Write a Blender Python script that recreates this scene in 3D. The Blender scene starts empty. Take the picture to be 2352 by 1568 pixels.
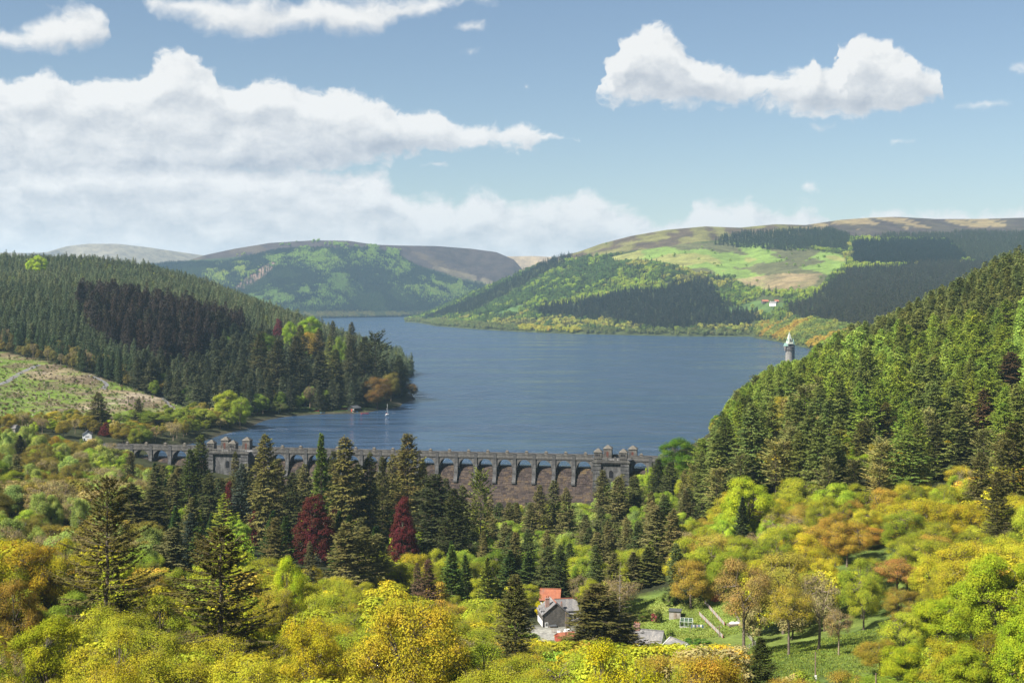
import bpy, bmesh, math, random
import numpy as np
from math import radians, pi, sin, cos

scene = bpy.context.scene
# ------------------------------------------------------------------ camera
CAM_H = 91.0            # metres above the lake
FPX, CX, HY = 3090.0, 1176.0, 682.0     # focal length, centre column and horizon row on a 2352 x 1568 survey grid
cam_d = bpy.data.cameras.new('camera')
cam = bpy.data.objects.new('camera', cam_d)
scene.collection.objects.link(cam)
cam.location = (0, 0, CAM_H)
cam.rotation_euler = (radians(90), 0, 0)
cam_d.sensor_width = 36.0
cam_d.lens = 36.0 * FPX / 2352.0
cam_d.shift_y = -(784.0 - HY) / 2352.0
cam_d.clip_start = 0.5
cam_d.clip_end = 40000
scene.camera = cam

# ------------------------------------------------------------------ sun, sky, exposure
SUN_EL, SUN_AZ = radians(46), radians(-123)   # azimuth from the view direction (+Y), negative = to the left
sun_dir = (cos(SUN_EL)*sin(SUN_AZ), cos(SUN_EL)*cos(SUN_AZ), sin(SUN_EL))
sl = bpy.data.lights.new('sun', 'SUN')
sl.energy = 4.9
sl.angle = radians(0.53)
sl.color = (1.0, 0.945, 0.86)
sun = bpy.data.objects.new('sun', sl)
scene.collection.objects.link(sun)
from mathutils import Vector
sun.rotation_euler = Vector(sun_dir).to_track_quat('Z', 'Y').to_euler()
sun.location = (0, 0, 900)
scene.view_settings.view_transform = 'Standard'
scene.view_settings.look = 'None'
scene.view_settings.exposure = 1.25
scene.view_settings.gamma = 1.0
scene.view_settings.use_curve_mapping = False
scene.render.engine = 'CYCLES'
cy = scene.cycles
cy.max_bounces = 4; cy.diffuse_bounces = 2; cy.glossy_bounces = 2; cy.transmission_bounces = 2
cy.transparent_max_bounces = 8; cy.volume_bounces = 1
cy.caustics_reflective = False; cy.caustics_refractive = False
cy.sample_clamp_indirect = 6.0
cy.use_denoising = True
cy.denoiser = 'OPENIMAGEDENOISE'
try: cy.denoising_input_passes = 'RGB_ALBEDO_NORMAL'; cy.denoising_prefilter = 'ACCURATE'
except Exception: pass

world = bpy.data.worlds.new('World')
scene.world = world
world.use_nodes = True
try: world.cycles.sampling_method = 'NONE'
except Exception: pass

class NT:
    """small helper to write node trees as expressions"""
    def __init__(s, tree): s.t = tree; s.n = tree.nodes; s.l = tree.links
    def node(s, kind, **kw):
        nd = s.n.new(kind)
        for k, v in kw.items(): setattr(nd, k, v)
        return nd
    def put(s, sock, v):
        if isinstance(v, bpy.types.NodeSocket): s.l.new(v, sock)
        elif isinstance(v, bpy.types.Node): s.l.new(v.outputs[0], sock)
        elif v is not None:
            if isinstance(v, (tuple, list)) and len(v) == 3 and sock.type == 'RGBA': v = (*v, 1)
            sock.default_value = v
    def math(s, op, a, b=None, c=None, clamp=False):
        nd = s.node('ShaderNodeMath', operation=op, use_clamp=clamp)
        for i, v in enumerate((a, b, c)):
            if v is not None: s.put(nd.inputs[i], v)
        return nd.outputs[0]
    def vec(s, op, a, b=None, scale=None):
        nd = s.node('ShaderNodeVectorMath', operation=op)
        s.put(nd.inputs[0], a)
        if b is not None: s.put(nd.inputs[1], b)
        if scale is not None: s.put(nd.inputs['Scale'], scale)
        return nd.outputs['Value'] if op in ('LENGTH', 'DOT_PRODUCT', 'DISTANCE') else nd.outputs['Vector']
    def noise(s, vec, scale, detail=4, rough=0.5, out='Fac', dist=0.0, lac=2.0):
        nd = s.node('ShaderNodeTexNoise')
        if vec is not None: s.put(nd.inputs['Vector'], vec)
        s.put(nd.inputs['Scale'], scale); s.put(nd.inputs['Detail'], detail); s.put(nd.inputs['Roughness'], rough)
        s.put(nd.inputs['Distortion'], dist); s.put(nd.inputs['Lacunarity'], lac)
        return nd.outputs[out]
    def mix(s, fac, a, b, blend='MIX'):
        nd = s.node('ShaderNodeMix', data_type='RGBA', blend_type=blend)
        s.put(nd.inputs['Factor'], fac); s.put(nd.inputs['A'], a); s.put(nd.inputs['B'], b)
        return nd.outputs['Result']
    def smooth(s, v, lo, hi, a=0.0, b=1.0):
        nd = s.node('ShaderNodeMapRange', interpolation_type='SMOOTHSTEP')
        for k, q in zip(('Value', 'From Min', 'From Max', 'To Min', 'To Max'), (v, lo, hi, a, b)): s.put(nd.inputs[k], q)
        return nd.outputs[0]
    def lin(s, v, lo, hi, a=0.0, b=1.0):
        nd = s.node('ShaderNodeMapRange')
        for k, q in zip(('Value', 'From Min', 'From Max', 'To Min', 'To Max'), (v, lo, hi, a, b)): s.put(nd.inputs[k], q)
        return nd.outputs[0]

CLOUD_TOP = [(0,168),(40,160),(90,156),(110,165),(150,170),(180,180),(230,172),(290,166),(325,158),(335,130),(370,113),(410,114),(440,128),(480,146),(510,165),(522,196),
    (560,184),(590,170),(640,168),(680,190),(720,205),(780,194),(800,200),(850,216),(920,235),(960,258),(1000,255),(1040,274),(1080,268),(1150,275),(1220,286),(1250,300),(1318,310),
    (1340,400),(1362,400),(1374,212),(1388,150),(1412,100),(1420,78),(1450,64),(1500,46),(1545,62),(1570,95),(1600,108),(1650,140),(1690,160),(1740,178),(1770,170),(1800,150),
    (1840,146),(1870,125),(1900,145),(1925,148),(1932,78),(1945,104),(1965,74),(2000,74),(2040,98),(2080,115),(2110,150),(2150,165),(2172,195),(2182,240),(2200,400)]
CLOUD_BASE = [(0,460),(300,450),(500,438),(700,410),(850,386),(950,368),(1050,356),(1150,350),(1230,345),(1318,334),(1340,300),(1362,200),(1372,226),(1420,240),(1500,250),(1600,246),(1700,252),
    (1760,254),(1850,276),(1930,286),(2000,280),(2080,266),(2150,246),(2182,225),(2200,200)]
HIGH_TOP = [(0,52),(60,40),(100,15),(140,10),(170,-5),(205,-5),(240,40),(255,140),(300,140),(325,-20),(1100,-20),(1135,0),(1150,90),(2290,200),(2330,138),(2352,130),(2400,120)]
HIGH_BASE = [(0,126),(100,131),(200,132),(245,112),(262,20),(300,0),(330,22),(370,45),(420,62),(500,86),(560,96),(650,91),(750,89),(850,86),(900,70),(950,52),(1000,42),(1060,26),(1130,6),(1150,-20),(2290,120),(2330,178),(2400,190)]
DECK_TOP = [(0,345),(300,345),(500,350),(560,355),(640,362),(700,372),(800,386),(860,386),(910,408),(930,440),(960,448),(1000,445),(1040,455),(1070,436),(1130,436),(1170,450),(1200,460),(1240,440),
    (1290,436),(1330,428),(1380,440),(1420,455),(1460,466),(1500,492),(1560,496),(1590,484),(1605,452),(1640,446),(1660,462),(1690,462),(1710,450),(1740,466),(1800,478),(1850,464),(1880,472),(1920,492),
    (1980,482),(2030,470),(2090,482),(2140,480),(2200,468),(2280,482),(2352,472)]
AZ0, AZ1, EL1 = -0.42, 0.42, 0.26
def cloud_group():
    """density field of the cumulus over the valley, in azimuth/elevation: tops and bases follow curves, billows come from noise"""
    g = bpy.data.node_groups.new('cloud_field', 'ShaderNodeTree')
    g.interface.new_socket('P', in_out='INPUT', socket_type='NodeSocketVector')
    g.interface.new_socket('F', in_out='OUTPUT', socket_type='NodeSocketFloat')
    g.interface.new_socket('S', in_out='OUTPUT', socket_type='NodeSocketFloat')
    n = NT(g)
    gi = n.node('NodeGroupInput'); go = n.node('NodeGroupOutput')
    P = gi.outputs[0]
    def noise2(vec, scale, detail, rough, out='Fac'):
        nd = n.node('ShaderNodeTexNoise', noise_dimensions='2D')
        n.put(nd.inputs['Vector'], vec); nd.inputs['Scale'].default_value = scale
        nd.inputs['Detail'].default_value = detail; nd.inputs['Roughness'].default_value = rough
        return nd.outputs[out]
    w = n.vec('SUBTRACT', noise2(P, 34.0, 3, 0.6, 'Color'), (0.5, 0.5, 0.5))
    Pw = n.vec('ADD', P, n.vec('MULTIPLY', w, (0.030, 0.014, 0)))
    fb = n.math('SUBTRACT', noise2(n.vec('MULTIPLY', Pw, (1, 1.35, 1)), 44.0, 8, 0.60), 0.5)
    streak = n.math('SUBTRACT', noise2(n.vec('MULTIPLY', P, (1, 3.6, 1)), 9.0, 6, 0.6), 0.5)
    sep = n.node('ShaderNodeSeparateXYZ'); n.l.new(Pw, sep.inputs[0])
    az = n.lin(sep.outputs[0], AZ0, AZ1); el = sep.outputs[1]
    def curve(pts):
        nd = n.node('ShaderNodeFloatCurve'); c = nd.mapping.curves[0]
        q = []
        for x, y in pts:
            u = math.atan((x-CX)/FPX); v = math.atan((HY-y)/FPX*math.cos(u))
            q.append(((u-AZ0)/(AZ1-AZ0), min(1, max(0, v/EL1))))
        q = [(0.0, q[0][1])] + q + [(1.0, q[-1][1])]
        q.sort()
        c.points[0].location = q[0]; c.points[1].location = q[-1]
        for x, y in q[1:-1]: c.points.new(x, y)
        for p in c.points: p.handle_type = 'VECTOR'
        nd.mapping.update()
        n.put(nd.inputs['Value'], az)
        return n.math('MULTIPLY', nd.outputs[0], EL1)
    def layer(top, base, st, sb, amp):
        up = n.math('DIVIDE', n.math('SUBTRACT', curve(top), el), st)
        if base is None: e = up
        else: e = n.math('SMOOTH_MIN', up, n.math('DIVIDE', n.math('SUBTRACT', el, curve(base)), sb), 0.25)
        e = n.math('MINIMUM', e, 1.15)
        return n.math('ADD', e, n.math('MULTIPLY', fb, amp))
    A = layer(CLOUD_TOP, CLOUD_BASE, 0.015, 0.024, 1.25)
    H = layer(HIGH_TOP, HIGH_BASE, 0.020, 0.020, 0.9)
    D = layer(DECK_TOP, None, 0.016, None, 1.2)
    W = None
    for cx, cy_, rx, ry in [(1075,117,62,19),(1085,62,60,20),(2270,240,95,18),(2062,330,34,14),(1850,427,36,22),(1000,382,50,12),(1895,292,58,13),(1205,198,16,9)]:
        u = math.atan((cx-CX)/FPX); wv = math.atan((HY-cy_)/FPX*math.cos(u))
        d = n.vec('LENGTH', n.vec('MULTIPLY', n.vec('SUBTRACT', Pw, (u, wv, 0)), (FPX/rx, FPX/ry, 0)))
        W = d if W is None else n.math('MINIMUM', W, d)
    W = n.math('MULTIPLY', n.math('ADD', n.math('SUBTRACT', 0.62, W), n.math('MULTIPLY', fb, 1.5)), 0.62)
    # the same broken cloud goes on outside the frame
    sp = n.node('ShaderNodeSeparateXYZ'); n.l.new(P, sp.inputs[0])
    gen = n.math('MULTIPLY', n.math('SUBTRACT', noise2(n.vec('MULTIPLY', P, (1, 1.7, 1)), 5.0, 5, 0.55), 0.53), 5.0)
    out = n.math('MAXIMUM', n.smooth(n.math('ABSOLUTE', sp.outputs[0]), 0.42, 0.60), n.smooth(sp.outputs[1], 0.25, 0.40))
    gen = n.math('SUBTRACT', gen, n.math('MULTIPLY', n.math('SUBTRACT', 1.0, out), 6.0))
    crisp = n.math('MAXIMUM', A, gen)
    inside = n.math('SUBTRACT', 1.0, out)
    deck = n.math('ADD', D, n.math('MULTIPLY', streak, 0.9))
    soft = n.math('MAXIMUM', n.math('MAXIMUM', H, W), deck)
    n.l.new(n.math('MAXIMUM', crisp, soft), go.inputs['F'])
    n.l.new(n.math('SUBTRACT', soft, crisp), go.inputs['S'])
    return g

def build_world():
    n = NT(world.node_tree); n.n.clear()
    out = n.node('ShaderNodeOutputWorld')
    sky = n.node('ShaderNodeTexSky', sky_type='NISHITA')
    sky.sun_disc = False
    sky.sun_elevation = SUN_EL
    sky.sun_rotation = SUN_AZ % (2*pi)
    sky.altitude = 300; sky.air_density = 1.0; sky.dust_density = 0.55; sky.ozone_density = 1.35
    tc = n.node('ShaderNodeTexCoord')
    sep = n.node('ShaderNodeSeparateXYZ'); n.l.new(tc.outputs['Generated'], sep.inputs[0])
    az = n.math('ARCTAN2', sep.outputs[0], sep.outputs[1])
    el = n.math('ARCSINE', sep.outputs[2])
    P = n.node('ShaderNodeCombineXYZ'); n.put(P.inputs[0], az); n.put(P.inputs[1], el); P = P.outputs[0]
    g = cloud_group()
    def field(off):
        nd = n.node('ShaderNodeGroup'); nd.node_tree = g
        n.put(nd.inputs[0], n.vec('ADD', P, off) if off else P)
        return nd
    A = field(None); B = field((-0.006, 0.011, 0.0))
    F = A.outputs[0]
    softness = n.smooth(A.outputs[1], -0.25, 0.25, 0.40, 0.66)
    alpha = n.smooth(F, 0.0, softness)
    low = n.smooth(el, 0.0, 0.10, 0.0, 1.0)
    alpha = n.math('MULTIPLY', alpha, n.lin(low, 0, 1, 0.90, 1.0))
    cl = lambda v: n.math('MINIMUM', n.math('MAXIMUM', v, -0.25), 2.2)
    lit1 = n.math('SUBTRACT', cl(F), cl(B.outputs[0]))
    lit = n.math('ADD', n.math('MULTIPLY', lit1, 0.66), 0.60)
    puff = n.noise(n.vec('MULTIPLY', P, (1, 2.2, 1)), 20.0, 6, 0.6)
    lit = n.math('ADD', lit, n.math('MULTIPLY', n.math('MULTIPLY', n.math('SUBTRACT', puff, 0.5), 2.6), n.lin(low, 0, 1, 1.0, 0.35)))
    thin = n.smooth(F, 0.0, 0.55, 0.25, 0.0)       # thin rims let the light through
    lit = n.math('ADD', lit, thin, clamp=True)
    # softly lit low deck
    shade = n.mix(low, (0.55, 0.57, 0.59), (0.45, 0.50, 0.57))
    bright = n.mix(low, (0.84, 0.82, 0.79), (0.90, 0.90, 0.89))
    ccol = n.mix(lit, shade, bright)
    bg1 = n.node('ShaderNodeBackground'); n.put(bg1.inputs['Color'], sky.outputs[0]); bg1.inputs['Strength'].default_value = 0.045
    bg2 = n.node('ShaderNodeBackground'); n.put(bg2.inputs['Color'], ccol); bg2.inputs['Strength'].default_value = 0.425
    mx = n.node('ShaderNodeMixShader')
    n.put(mx.inputs[0], alpha); n.l.new(bg1.outputs[0], mx.inputs[1]); n.l.new(bg2.outputs[0], mx.inputs[2])
    n.l.new(mx.outputs[0], out.inputs[0])
build_world()

# ------------------------------------------------------------------ helpers
rng = np.random.default_rng(7)
random.seed(7)
COL = scene.collection
def up(x, y, d):
    """survey grid column, row and distance -> world point"""
    return ((x-CX)/FPX*d, d, CAM_H-(y-HY)/FPX*d)
def proj(X, Y, Z):
    return CX+FPX*X/Y, HY+FPX*(CAM_H-Z)/Y
def link(o, parent=None):
    COL.objects.link(o)
    if parent is not None: o.parent = parent
    return o
def tag(o, label=None, cat=None, group=None, kind=None):
    if label: o['label'] = label
    if cat: o['category'] = cat
    if group: o['group'] = group
    if kind: o['kind'] = kind
    return o
def empty(name, loc, rz=0.0):
    o = bpy.data.objects.new(name, None)
    o.empty_display_size = 0.5
    o.location = loc; o.rotation_euler = (0, 0, rz)
    return link(o)
def mesh_np(name, verts, faces, mat=None, smooth=False, mats=None, midx=None):
    """faces: (N,4) or (N,3) int array"""
    verts = np.asarray(verts, dtype=np.float32); faces = np.asarray(faces, dtype=np.int32)
    k = faces.shape[1]
    me = bpy.data.meshes.new(name)
    me.vertices.add(len(verts)); me.vertices.foreach_set('co', verts.ravel())
    me.loops.add(faces.size); me.loops.foreach_set('vertex_index', faces.ravel())
    me.polygons.add(len(faces))
    me.polygons.foreach_set('loop_start', np.arange(0, faces.size, k, dtype=np.int32))
    if mats:
        for m in mats: me.materials.append(m)
        if midx is not None: me.polygons.foreach_set('material_index', np.asarray(midx, dtype=np.int32))
    elif mat: me.materials.append(mat)
    me.polygons.foreach_set('use_smooth', np.full(len(faces), smooth))
    me.update(calc_edges=True)
    return me
def new_mat(name):
    m = bpy.data.materials.new(name); m.use_nodes = True
    n = NT(m.node_tree); n.n.clear()
    out = n.node('ShaderNodeOutputMaterial')
    return m, n, out
def principled(n, out, color, rough=0.8, spec=0.3, normal=None, metal=0.0):
    b = n.node('ShaderNodeBsdfPrincipled')
    n.put(b.inputs['Base Color'], color); n.put(b.inputs['Roughness'], rough)
    n.put(b.inputs['Specular IOR Level'], spec); n.put(b.inputs['Metallic'], metal)
    if normal is not None: n.l.new(normal, b.inputs['Normal'])
    n.l.new(b.outputs[0], out.inputs['Surface'])
    return b
def bump(n, height, strength=0.5, dist=0.1):
    b = n.node('ShaderNodeBump'); n.put(b.inputs['Height'], height)
    b.inputs['Strength'].default_value = strength; b.inputs['Distance'].default_value = dist
    return b.outputs[0]
def coords(n, kind='Object'):
    return n.node('ShaderNodeTexCoord').outputs[kind]
def mottled(name, c1, c2, scale=3.0, rough=0.85, c3=None, bumpd=0.03, spec=0.2, kind='Object', metal=0.0, detail=6):
    """two or three colours broken up by noise, with a little relief"""
    m, n, out = new_mat(name)
    co = coords(n, kind)
    a = n.noise(co, scale, detail, 0.6)
    col = n.mix(n.smooth(a, 0.35, 0.65), c1, c2)
    if c3: col = n.mix(n.smooth(n.noise(co, scale*0.31, 4, 0.6), 0.52, 0.68), col, c3)
    fine = n.noise(co, scale*7, 3, 0.6)
    col = n.mix(0.35, col, n.mix(fine, (0.25, 0.25, 0.25), (1, 1, 1)), 'MULTIPLY')
    nrm = bump(n, fine, 0.4, bumpd) if bumpd else None
    principled(n, out, col, rough, spec, nrm, metal)
    return m
def fbm2(x, y, oct=5, seed=0, rough=0.5):
    """cheap value noise, -1..1"""
    r = np.random.default_rng(seed); tot = np.zeros_like(x, dtype=float); amp = 1.0; norm = 0
    for o in range(oct):
        T = r.random((64, 64))*2-1
        xs = x*2**o + 13.7*o; ys = y*2**o + 7.3*o
        xi = np.floor(xs).astype(int); yi = np.floor(ys).astype(int)
        fx = xs-xi; fy = ys-yi
        fx = fx*fx*(3-2*fx); fy = fy*fy*(3-2*fy)
        a = T[xi % 64, yi % 64]; b = T[(xi+1) % 64, yi % 64]; c = T[xi % 64, (yi+1) % 64]; d = T[(xi+1) % 64, (yi+1) % 64]
        tot += amp*((a*(1-fx)+b*fx)*(1-fy)+(c*(1-fx)+d*fx)*fy); norm += amp; amp *= rough
    return tot/norm
def inpoly(x, y, poly):
    x = np.asarray(x, dtype=float); y = np.asarray(y, dtype=float)
    ins = np.zeros(x.shape, bool); n_ = len(poly)
    for i in range(n_):
        x1, y1 = poly[i]; x2, y2 = poly[(i+1) % n_]
        c = ((y1 > y) != (y2 > y)) & (x < (x2-x1)*(y-y1)/((y2-y1) or 1e-9)+x1)
        ins ^= c
    return ins

# ------------------------------------------------------------------ the valley ground: one height field through surveyed points
DAM_L = (-240.0, 769.0); DAM_R = (90.0, 703.0)       # the two ends of the dam crest line
CP = [(0,-250,140),(200,-250,130),(-200,-250,130),(0,-100,104),(0,0,86),(0,20,79),(0,60,59),(0,100,43),(0,150,31),(0,215,21),(0,300,3),(0,360,-9),(0,430,-15),(0,560,-25),(0,690,-31),
      (-40,60,60),(40,60,59),(-60,150,32),(60,150,26),(120,100,50),(-120,100,55),(250,0,80),(-250,0,85),
      (-100,240,27),(-160,300,26),(-80,330,12),(-120,400,6),(-157,450,12),(-230,560,12),(-240,650,8),(-170,620,-8),(-145,600,-14),(-60,500,-9),(-70,620,-22),(-200,720,-4),(-260,760,5),(-300,700,16),
      (15,430,-15),(60,420,-12),(75,400,-9),(40,520,-20),(60,560,-20),(0,640,-29),(72,330,4),(95,330,6),(50,250,12),(80,200,17),(110,300,13),(150,250,30),(105,385,1),(120,430,8),(79,450,2),(160,520,12),
      (102,550,12),(93,620,10),(80,690,2),(88,722,6),(60,660,-16),(141,700,33),(213,800,53),(298,900,83),(380,1000,113),(173,650,23),(232,700,34),(304,800,66),(167,560,10),(190,500,14),(240,560,22),(300,650,45),(450,900,120),(600,1000,150),(350,500,60),(500,650,110),
      (-246,782,5),(-230,800,4),(-193,857,1),(-182,928,1),(-215,900,4),(-255,830,9),(-300,850,12),(-235,900,8),
      (-110,760,-12),(0,745,-16),(60,770,-12),(0,900,-18),(0,1300,-22),(-100,950,-9),(-130,860,-8),(-60,1080,-9),(70,900,-12),(100,850,-6),(130,900,0),(200,1000,6),(232,1150,-1),(262,1150,12),(300,1200,24),(370,1500,-3),(400,1500,12),(150,950,1),(110,880,-4),(130,830,8),(400,1900,-12),(450,1900,-2),(500,1900,18),(500,1300,80),(600,1600,90),(120,1100,-14),(200,1500,-20),
      (-182,940,1),(-168,1030,1),(-142,1049,1),(-108,1052,1),(-92,1111,1.5),(-86,1200,1.5),(-92,1261,1),(-130,1100,4),(-150,1180,7),(-214,1150,10),(-200,1050,6),(-60,1350,-8),(-150,1400,2),(-60,1250,-5),(-140,1700,0.5),(-220,2000,1),(-300,2300,1),(-50,1700,-20),(-100,2200,-20),
      (-326,1300,58),(-410,1300,67),(-533,1400,83),(-482,1700,96),(-685,1800,106),(-664,2100,138),(-595,2100,131),(-527,2100,116),(-900,2000,138),(-440,1900,95),(-382,1800,79),(-295,1700,62),(-246,1600,46),(-272,1450,38),(-500,2350,92),(-600,2400,108),(-420,2200,70),(-330,2000,46),(-700,2400,116),(-1000,1500,115),(-1000,1000,95),(-1400,1800,170),(-1400,2400,170),(-1300,1200,130),(800,900,175),(900,1400,190),(-600,600,60),(-500,300,75),(500,300,95),(700,600,140),(450,2300,-15),(550,2420,-14),(650,2420,-12),(350,2420,-20),(600,2200,-6),(560,2050,3),(800,2420,-8)]
for x, y, d in [(0,812,1150),(110,838,1100),(220,865,1060),(330,905,1030),(440,945,1000),(0,962,850),(200,962,850),(400,962,905),(100,900,970),(260,920,960),(520,930,1060),(-60,790,1180)]:
    CP.append(up(x, y, d))
CP = np.array(CP, float)
def rbf_fit(cp, smooth=2.0, s=100.0):
    q = cp[:, :2]/s
    r = np.linalg.norm(q[:, None]-q[None], axis=2)
    n_ = len(cp)
    A = np.zeros((n_+3, n_+3)); A[:n_, :n_] = r - np.eye(n_)*smooth*0.01       # linear kernel: no overshoot
    A[:n_, n_] = 1; A[:n_, n_+1:] = q; A[n_, :n_] = 1; A[n_+1:, :n_] = q.T
    w = np.linalg.solve(A, np.concatenate([cp[:, 2], np.zeros(3)]))
    return w, q, s
RB = rbf_fit(CP)
GX0, GX1, GY0, GY1, GS = -1480.0, 960.0, -260.0, 2420.0, 8.0
gx = np.arange(GX0, GX1+1, GS); gy = np.arange(GY0, GY1+1, GS)
def rbf_eval(X, Y):
    w, q, s = RB; n_ = len(q); out = np.zeros(X.shape)
    for i in range(n_): out += w[i]*np.hypot(X/s-q[i, 0], Y/s-q[i, 1])
    return out + w[n_] + w[n_+1]*X/s + w[n_+2]*Y/s
GXX, GYY = np.meshgrid(gx, gy)
GZ = rbf_eval(GXX, GYY)
def blur(a):
    p = np.pad(a, 1, mode='edge')
    return (p[:-2, 1:-1]+p[2:, 1:-1]+p[1:-1, :-2]+p[1:-1, 2:]+4*p[1:-1, 1:-1])/8
for _ in range(2): GZ = blur(GZ)
nz = fbm2(GXX/60, GYY/60, 5, 3)
GZ = GZ + nz*np.clip((np.abs(GZ)-0.5)/8, 0.03, 1)*2.0
GZ = np.where((GYY > 790) & (GZ < 2.0), GZ-(2.0-GZ)*1.3, GZ)      # the shores drop straight into deep water
def ground(X, Y):
    X = np.asarray(X, float); Y = np.asarray(Y, float)
    fx = np.clip((X-GX0)/GS, 0, len(gx)-1.001); fy = np.clip((Y-GY0)/GS, 0, len(gy)-1.001)
    i = fx.astype(int); j = fy.astype(int); a = fx-i; b = fy-j
    return (GZ[j, i]*(1-a)+GZ[j, i+1]*a)*(1-b)+(GZ[j+1, i]*(1-a)+GZ[j+1, i+1]*a)*b
# levelled plots under the buildings
def level(X, Y, r, z=None):
    global GZ
    z = float(ground(X, Y)) if z is None else z
    w = np.clip(1.6-np.hypot(GXX-X, GYY-Y)/r, 0, 1); w = w*w*(3-2*w)
    GZ = GZ*(1-w)+z*w
    return z

# colour patches of the ground (grass, brash, earth): real ground cover, mapped in plan
def paint(n_, X, Y, base, patches):
    c = np.tile(np.array(base, float), (n_, 1))
    return c

# ------------------------------------------------------------------ ground and hill materials (ground cover colours ride on a colour attribute set in plan)
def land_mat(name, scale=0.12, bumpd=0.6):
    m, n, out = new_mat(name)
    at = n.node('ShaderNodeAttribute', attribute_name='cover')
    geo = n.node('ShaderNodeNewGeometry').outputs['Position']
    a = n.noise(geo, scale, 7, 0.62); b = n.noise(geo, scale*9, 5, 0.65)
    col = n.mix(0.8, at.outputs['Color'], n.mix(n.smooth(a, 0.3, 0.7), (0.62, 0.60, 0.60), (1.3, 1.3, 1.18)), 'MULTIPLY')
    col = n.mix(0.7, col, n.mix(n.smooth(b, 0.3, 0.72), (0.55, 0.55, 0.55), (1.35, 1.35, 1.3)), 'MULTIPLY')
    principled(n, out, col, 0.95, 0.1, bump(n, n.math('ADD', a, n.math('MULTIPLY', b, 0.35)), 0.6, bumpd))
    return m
M_GROUND = land_mat('ground_cover', 0.14, 0.5)
M_HILL = land_mat('hill_cover', 0.02, 5.0)

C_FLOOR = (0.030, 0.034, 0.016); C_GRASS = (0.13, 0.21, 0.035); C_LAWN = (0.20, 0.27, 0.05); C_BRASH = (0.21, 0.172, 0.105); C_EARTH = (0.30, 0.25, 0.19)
C_PAST = (0.135, 0.200, 0.045); C_MOOR = (0.066, 0.048, 0.038); C_MOORG = (0.125, 0.120, 0.045); C_STRAW = (0.22, 0.17, 0.095); C_HEATH = (0.050, 0.041, 0.042)
CLEARING = [(-200,780),(0,808),(110,832),(220,862),(330,902),(450,945),(430,965),(300,975),(150,975),(-200,985)]
FIELD = [(1760,1478),(1700,1440),(1770,1462),(1830,1452),(1945,1425),(1960,1500),(1900,1545),(1820,1550),(1760,1505)]

def ground_mesh():
    V = np.stack([GXX, GYY, GZ], -1).reshape(-1, 3)
    ny, nx = GXX.shape
    idx = np.arange(ny*nx).reshape(ny, nx)
    F = np.stack([idx[:-1, :-1], idx[:-1, 1:], idx[1:, 1:], idx[1:, :-1]], -1).reshape(-1, 4)
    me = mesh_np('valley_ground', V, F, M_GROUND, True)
    X, Y, Z = V.T
    Ys = np.maximum(Y, 30)
    px, py = proj(X, Ys, Z)
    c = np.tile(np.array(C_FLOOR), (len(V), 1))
    n1 = fbm2(X/28, Y/50, 5, 11); n2 = fbm2(X/12, Y/20, 4, 12)
    def put(mask, col, a=1.0):
        a = (np.asarray(a)*np.ones(len(V)))[mask][:, None]
        c[mask] = c[mask]*(1-a)+np.array(col)*a
    cl = inpoly(px, py, CLEARING) & (Y > 780) & (Y < 1300) & (X < -190)
    put(cl, C_BRASH); put(cl & (n1 > -0.10), (0.12, 0.175, 0.028), np.clip((n1+0.10)*7, 0, 0.95)); put(cl & (n1 < -0.32), C_EARTH); put(cl & (n2 > 0.16), (0.10, 0.075, 0.048), 0.8); put(cl & (n2 < -0.25), (0.10, 0.16, 0.025), 0.7)
    fl = (np.hypot((X-84)/36, (Y-328)/34) < 1) & (X > 55)
    put(fl, C_GRASS, 1.0); put(fl & (n2 > 0.2), (0.19, 0.26, 0.06), 0.6)
    rough = (X > 34) & (X < 125) & (Y > 290) & (Y < 460)
    put(rough, (0.085, 0.125, 0.03)); put(rough & (n2 > 0.1), (0.14, 0.18, 0.04), 0.7)
    gd = (np.hypot((X-64)/30, (Y-424)/26) < 1)
    put(gd, (0.15, 0.20, 0.045)); put(gd & (n2 > 0.15), (0.24, 0.25, 0.07), 0.6)
    yd = (np.hypot((X-8)/16, (Y-414)/20) < 1)
    put(yd, (0.24, 0.235, 0.225))
    sh = (Z > -2) & (Z < 0.9) & (Y > 790)
    put(sh, (0.050, 0.046, 0.032))
    bp = (np.hypot((X+140)/70, (Y-1075)/45) < 1) & (Z > 1.5)
    put(bp, (0.045, 0.07, 0.02))
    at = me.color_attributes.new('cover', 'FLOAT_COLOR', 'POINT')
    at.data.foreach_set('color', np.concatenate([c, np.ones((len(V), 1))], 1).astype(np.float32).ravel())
    o = link(bpy.data.objects.new('valley_ground', me)); tag(o, 'wooded valley floor and near slopes below the dam', None, None, 'structure')
    return o

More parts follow.
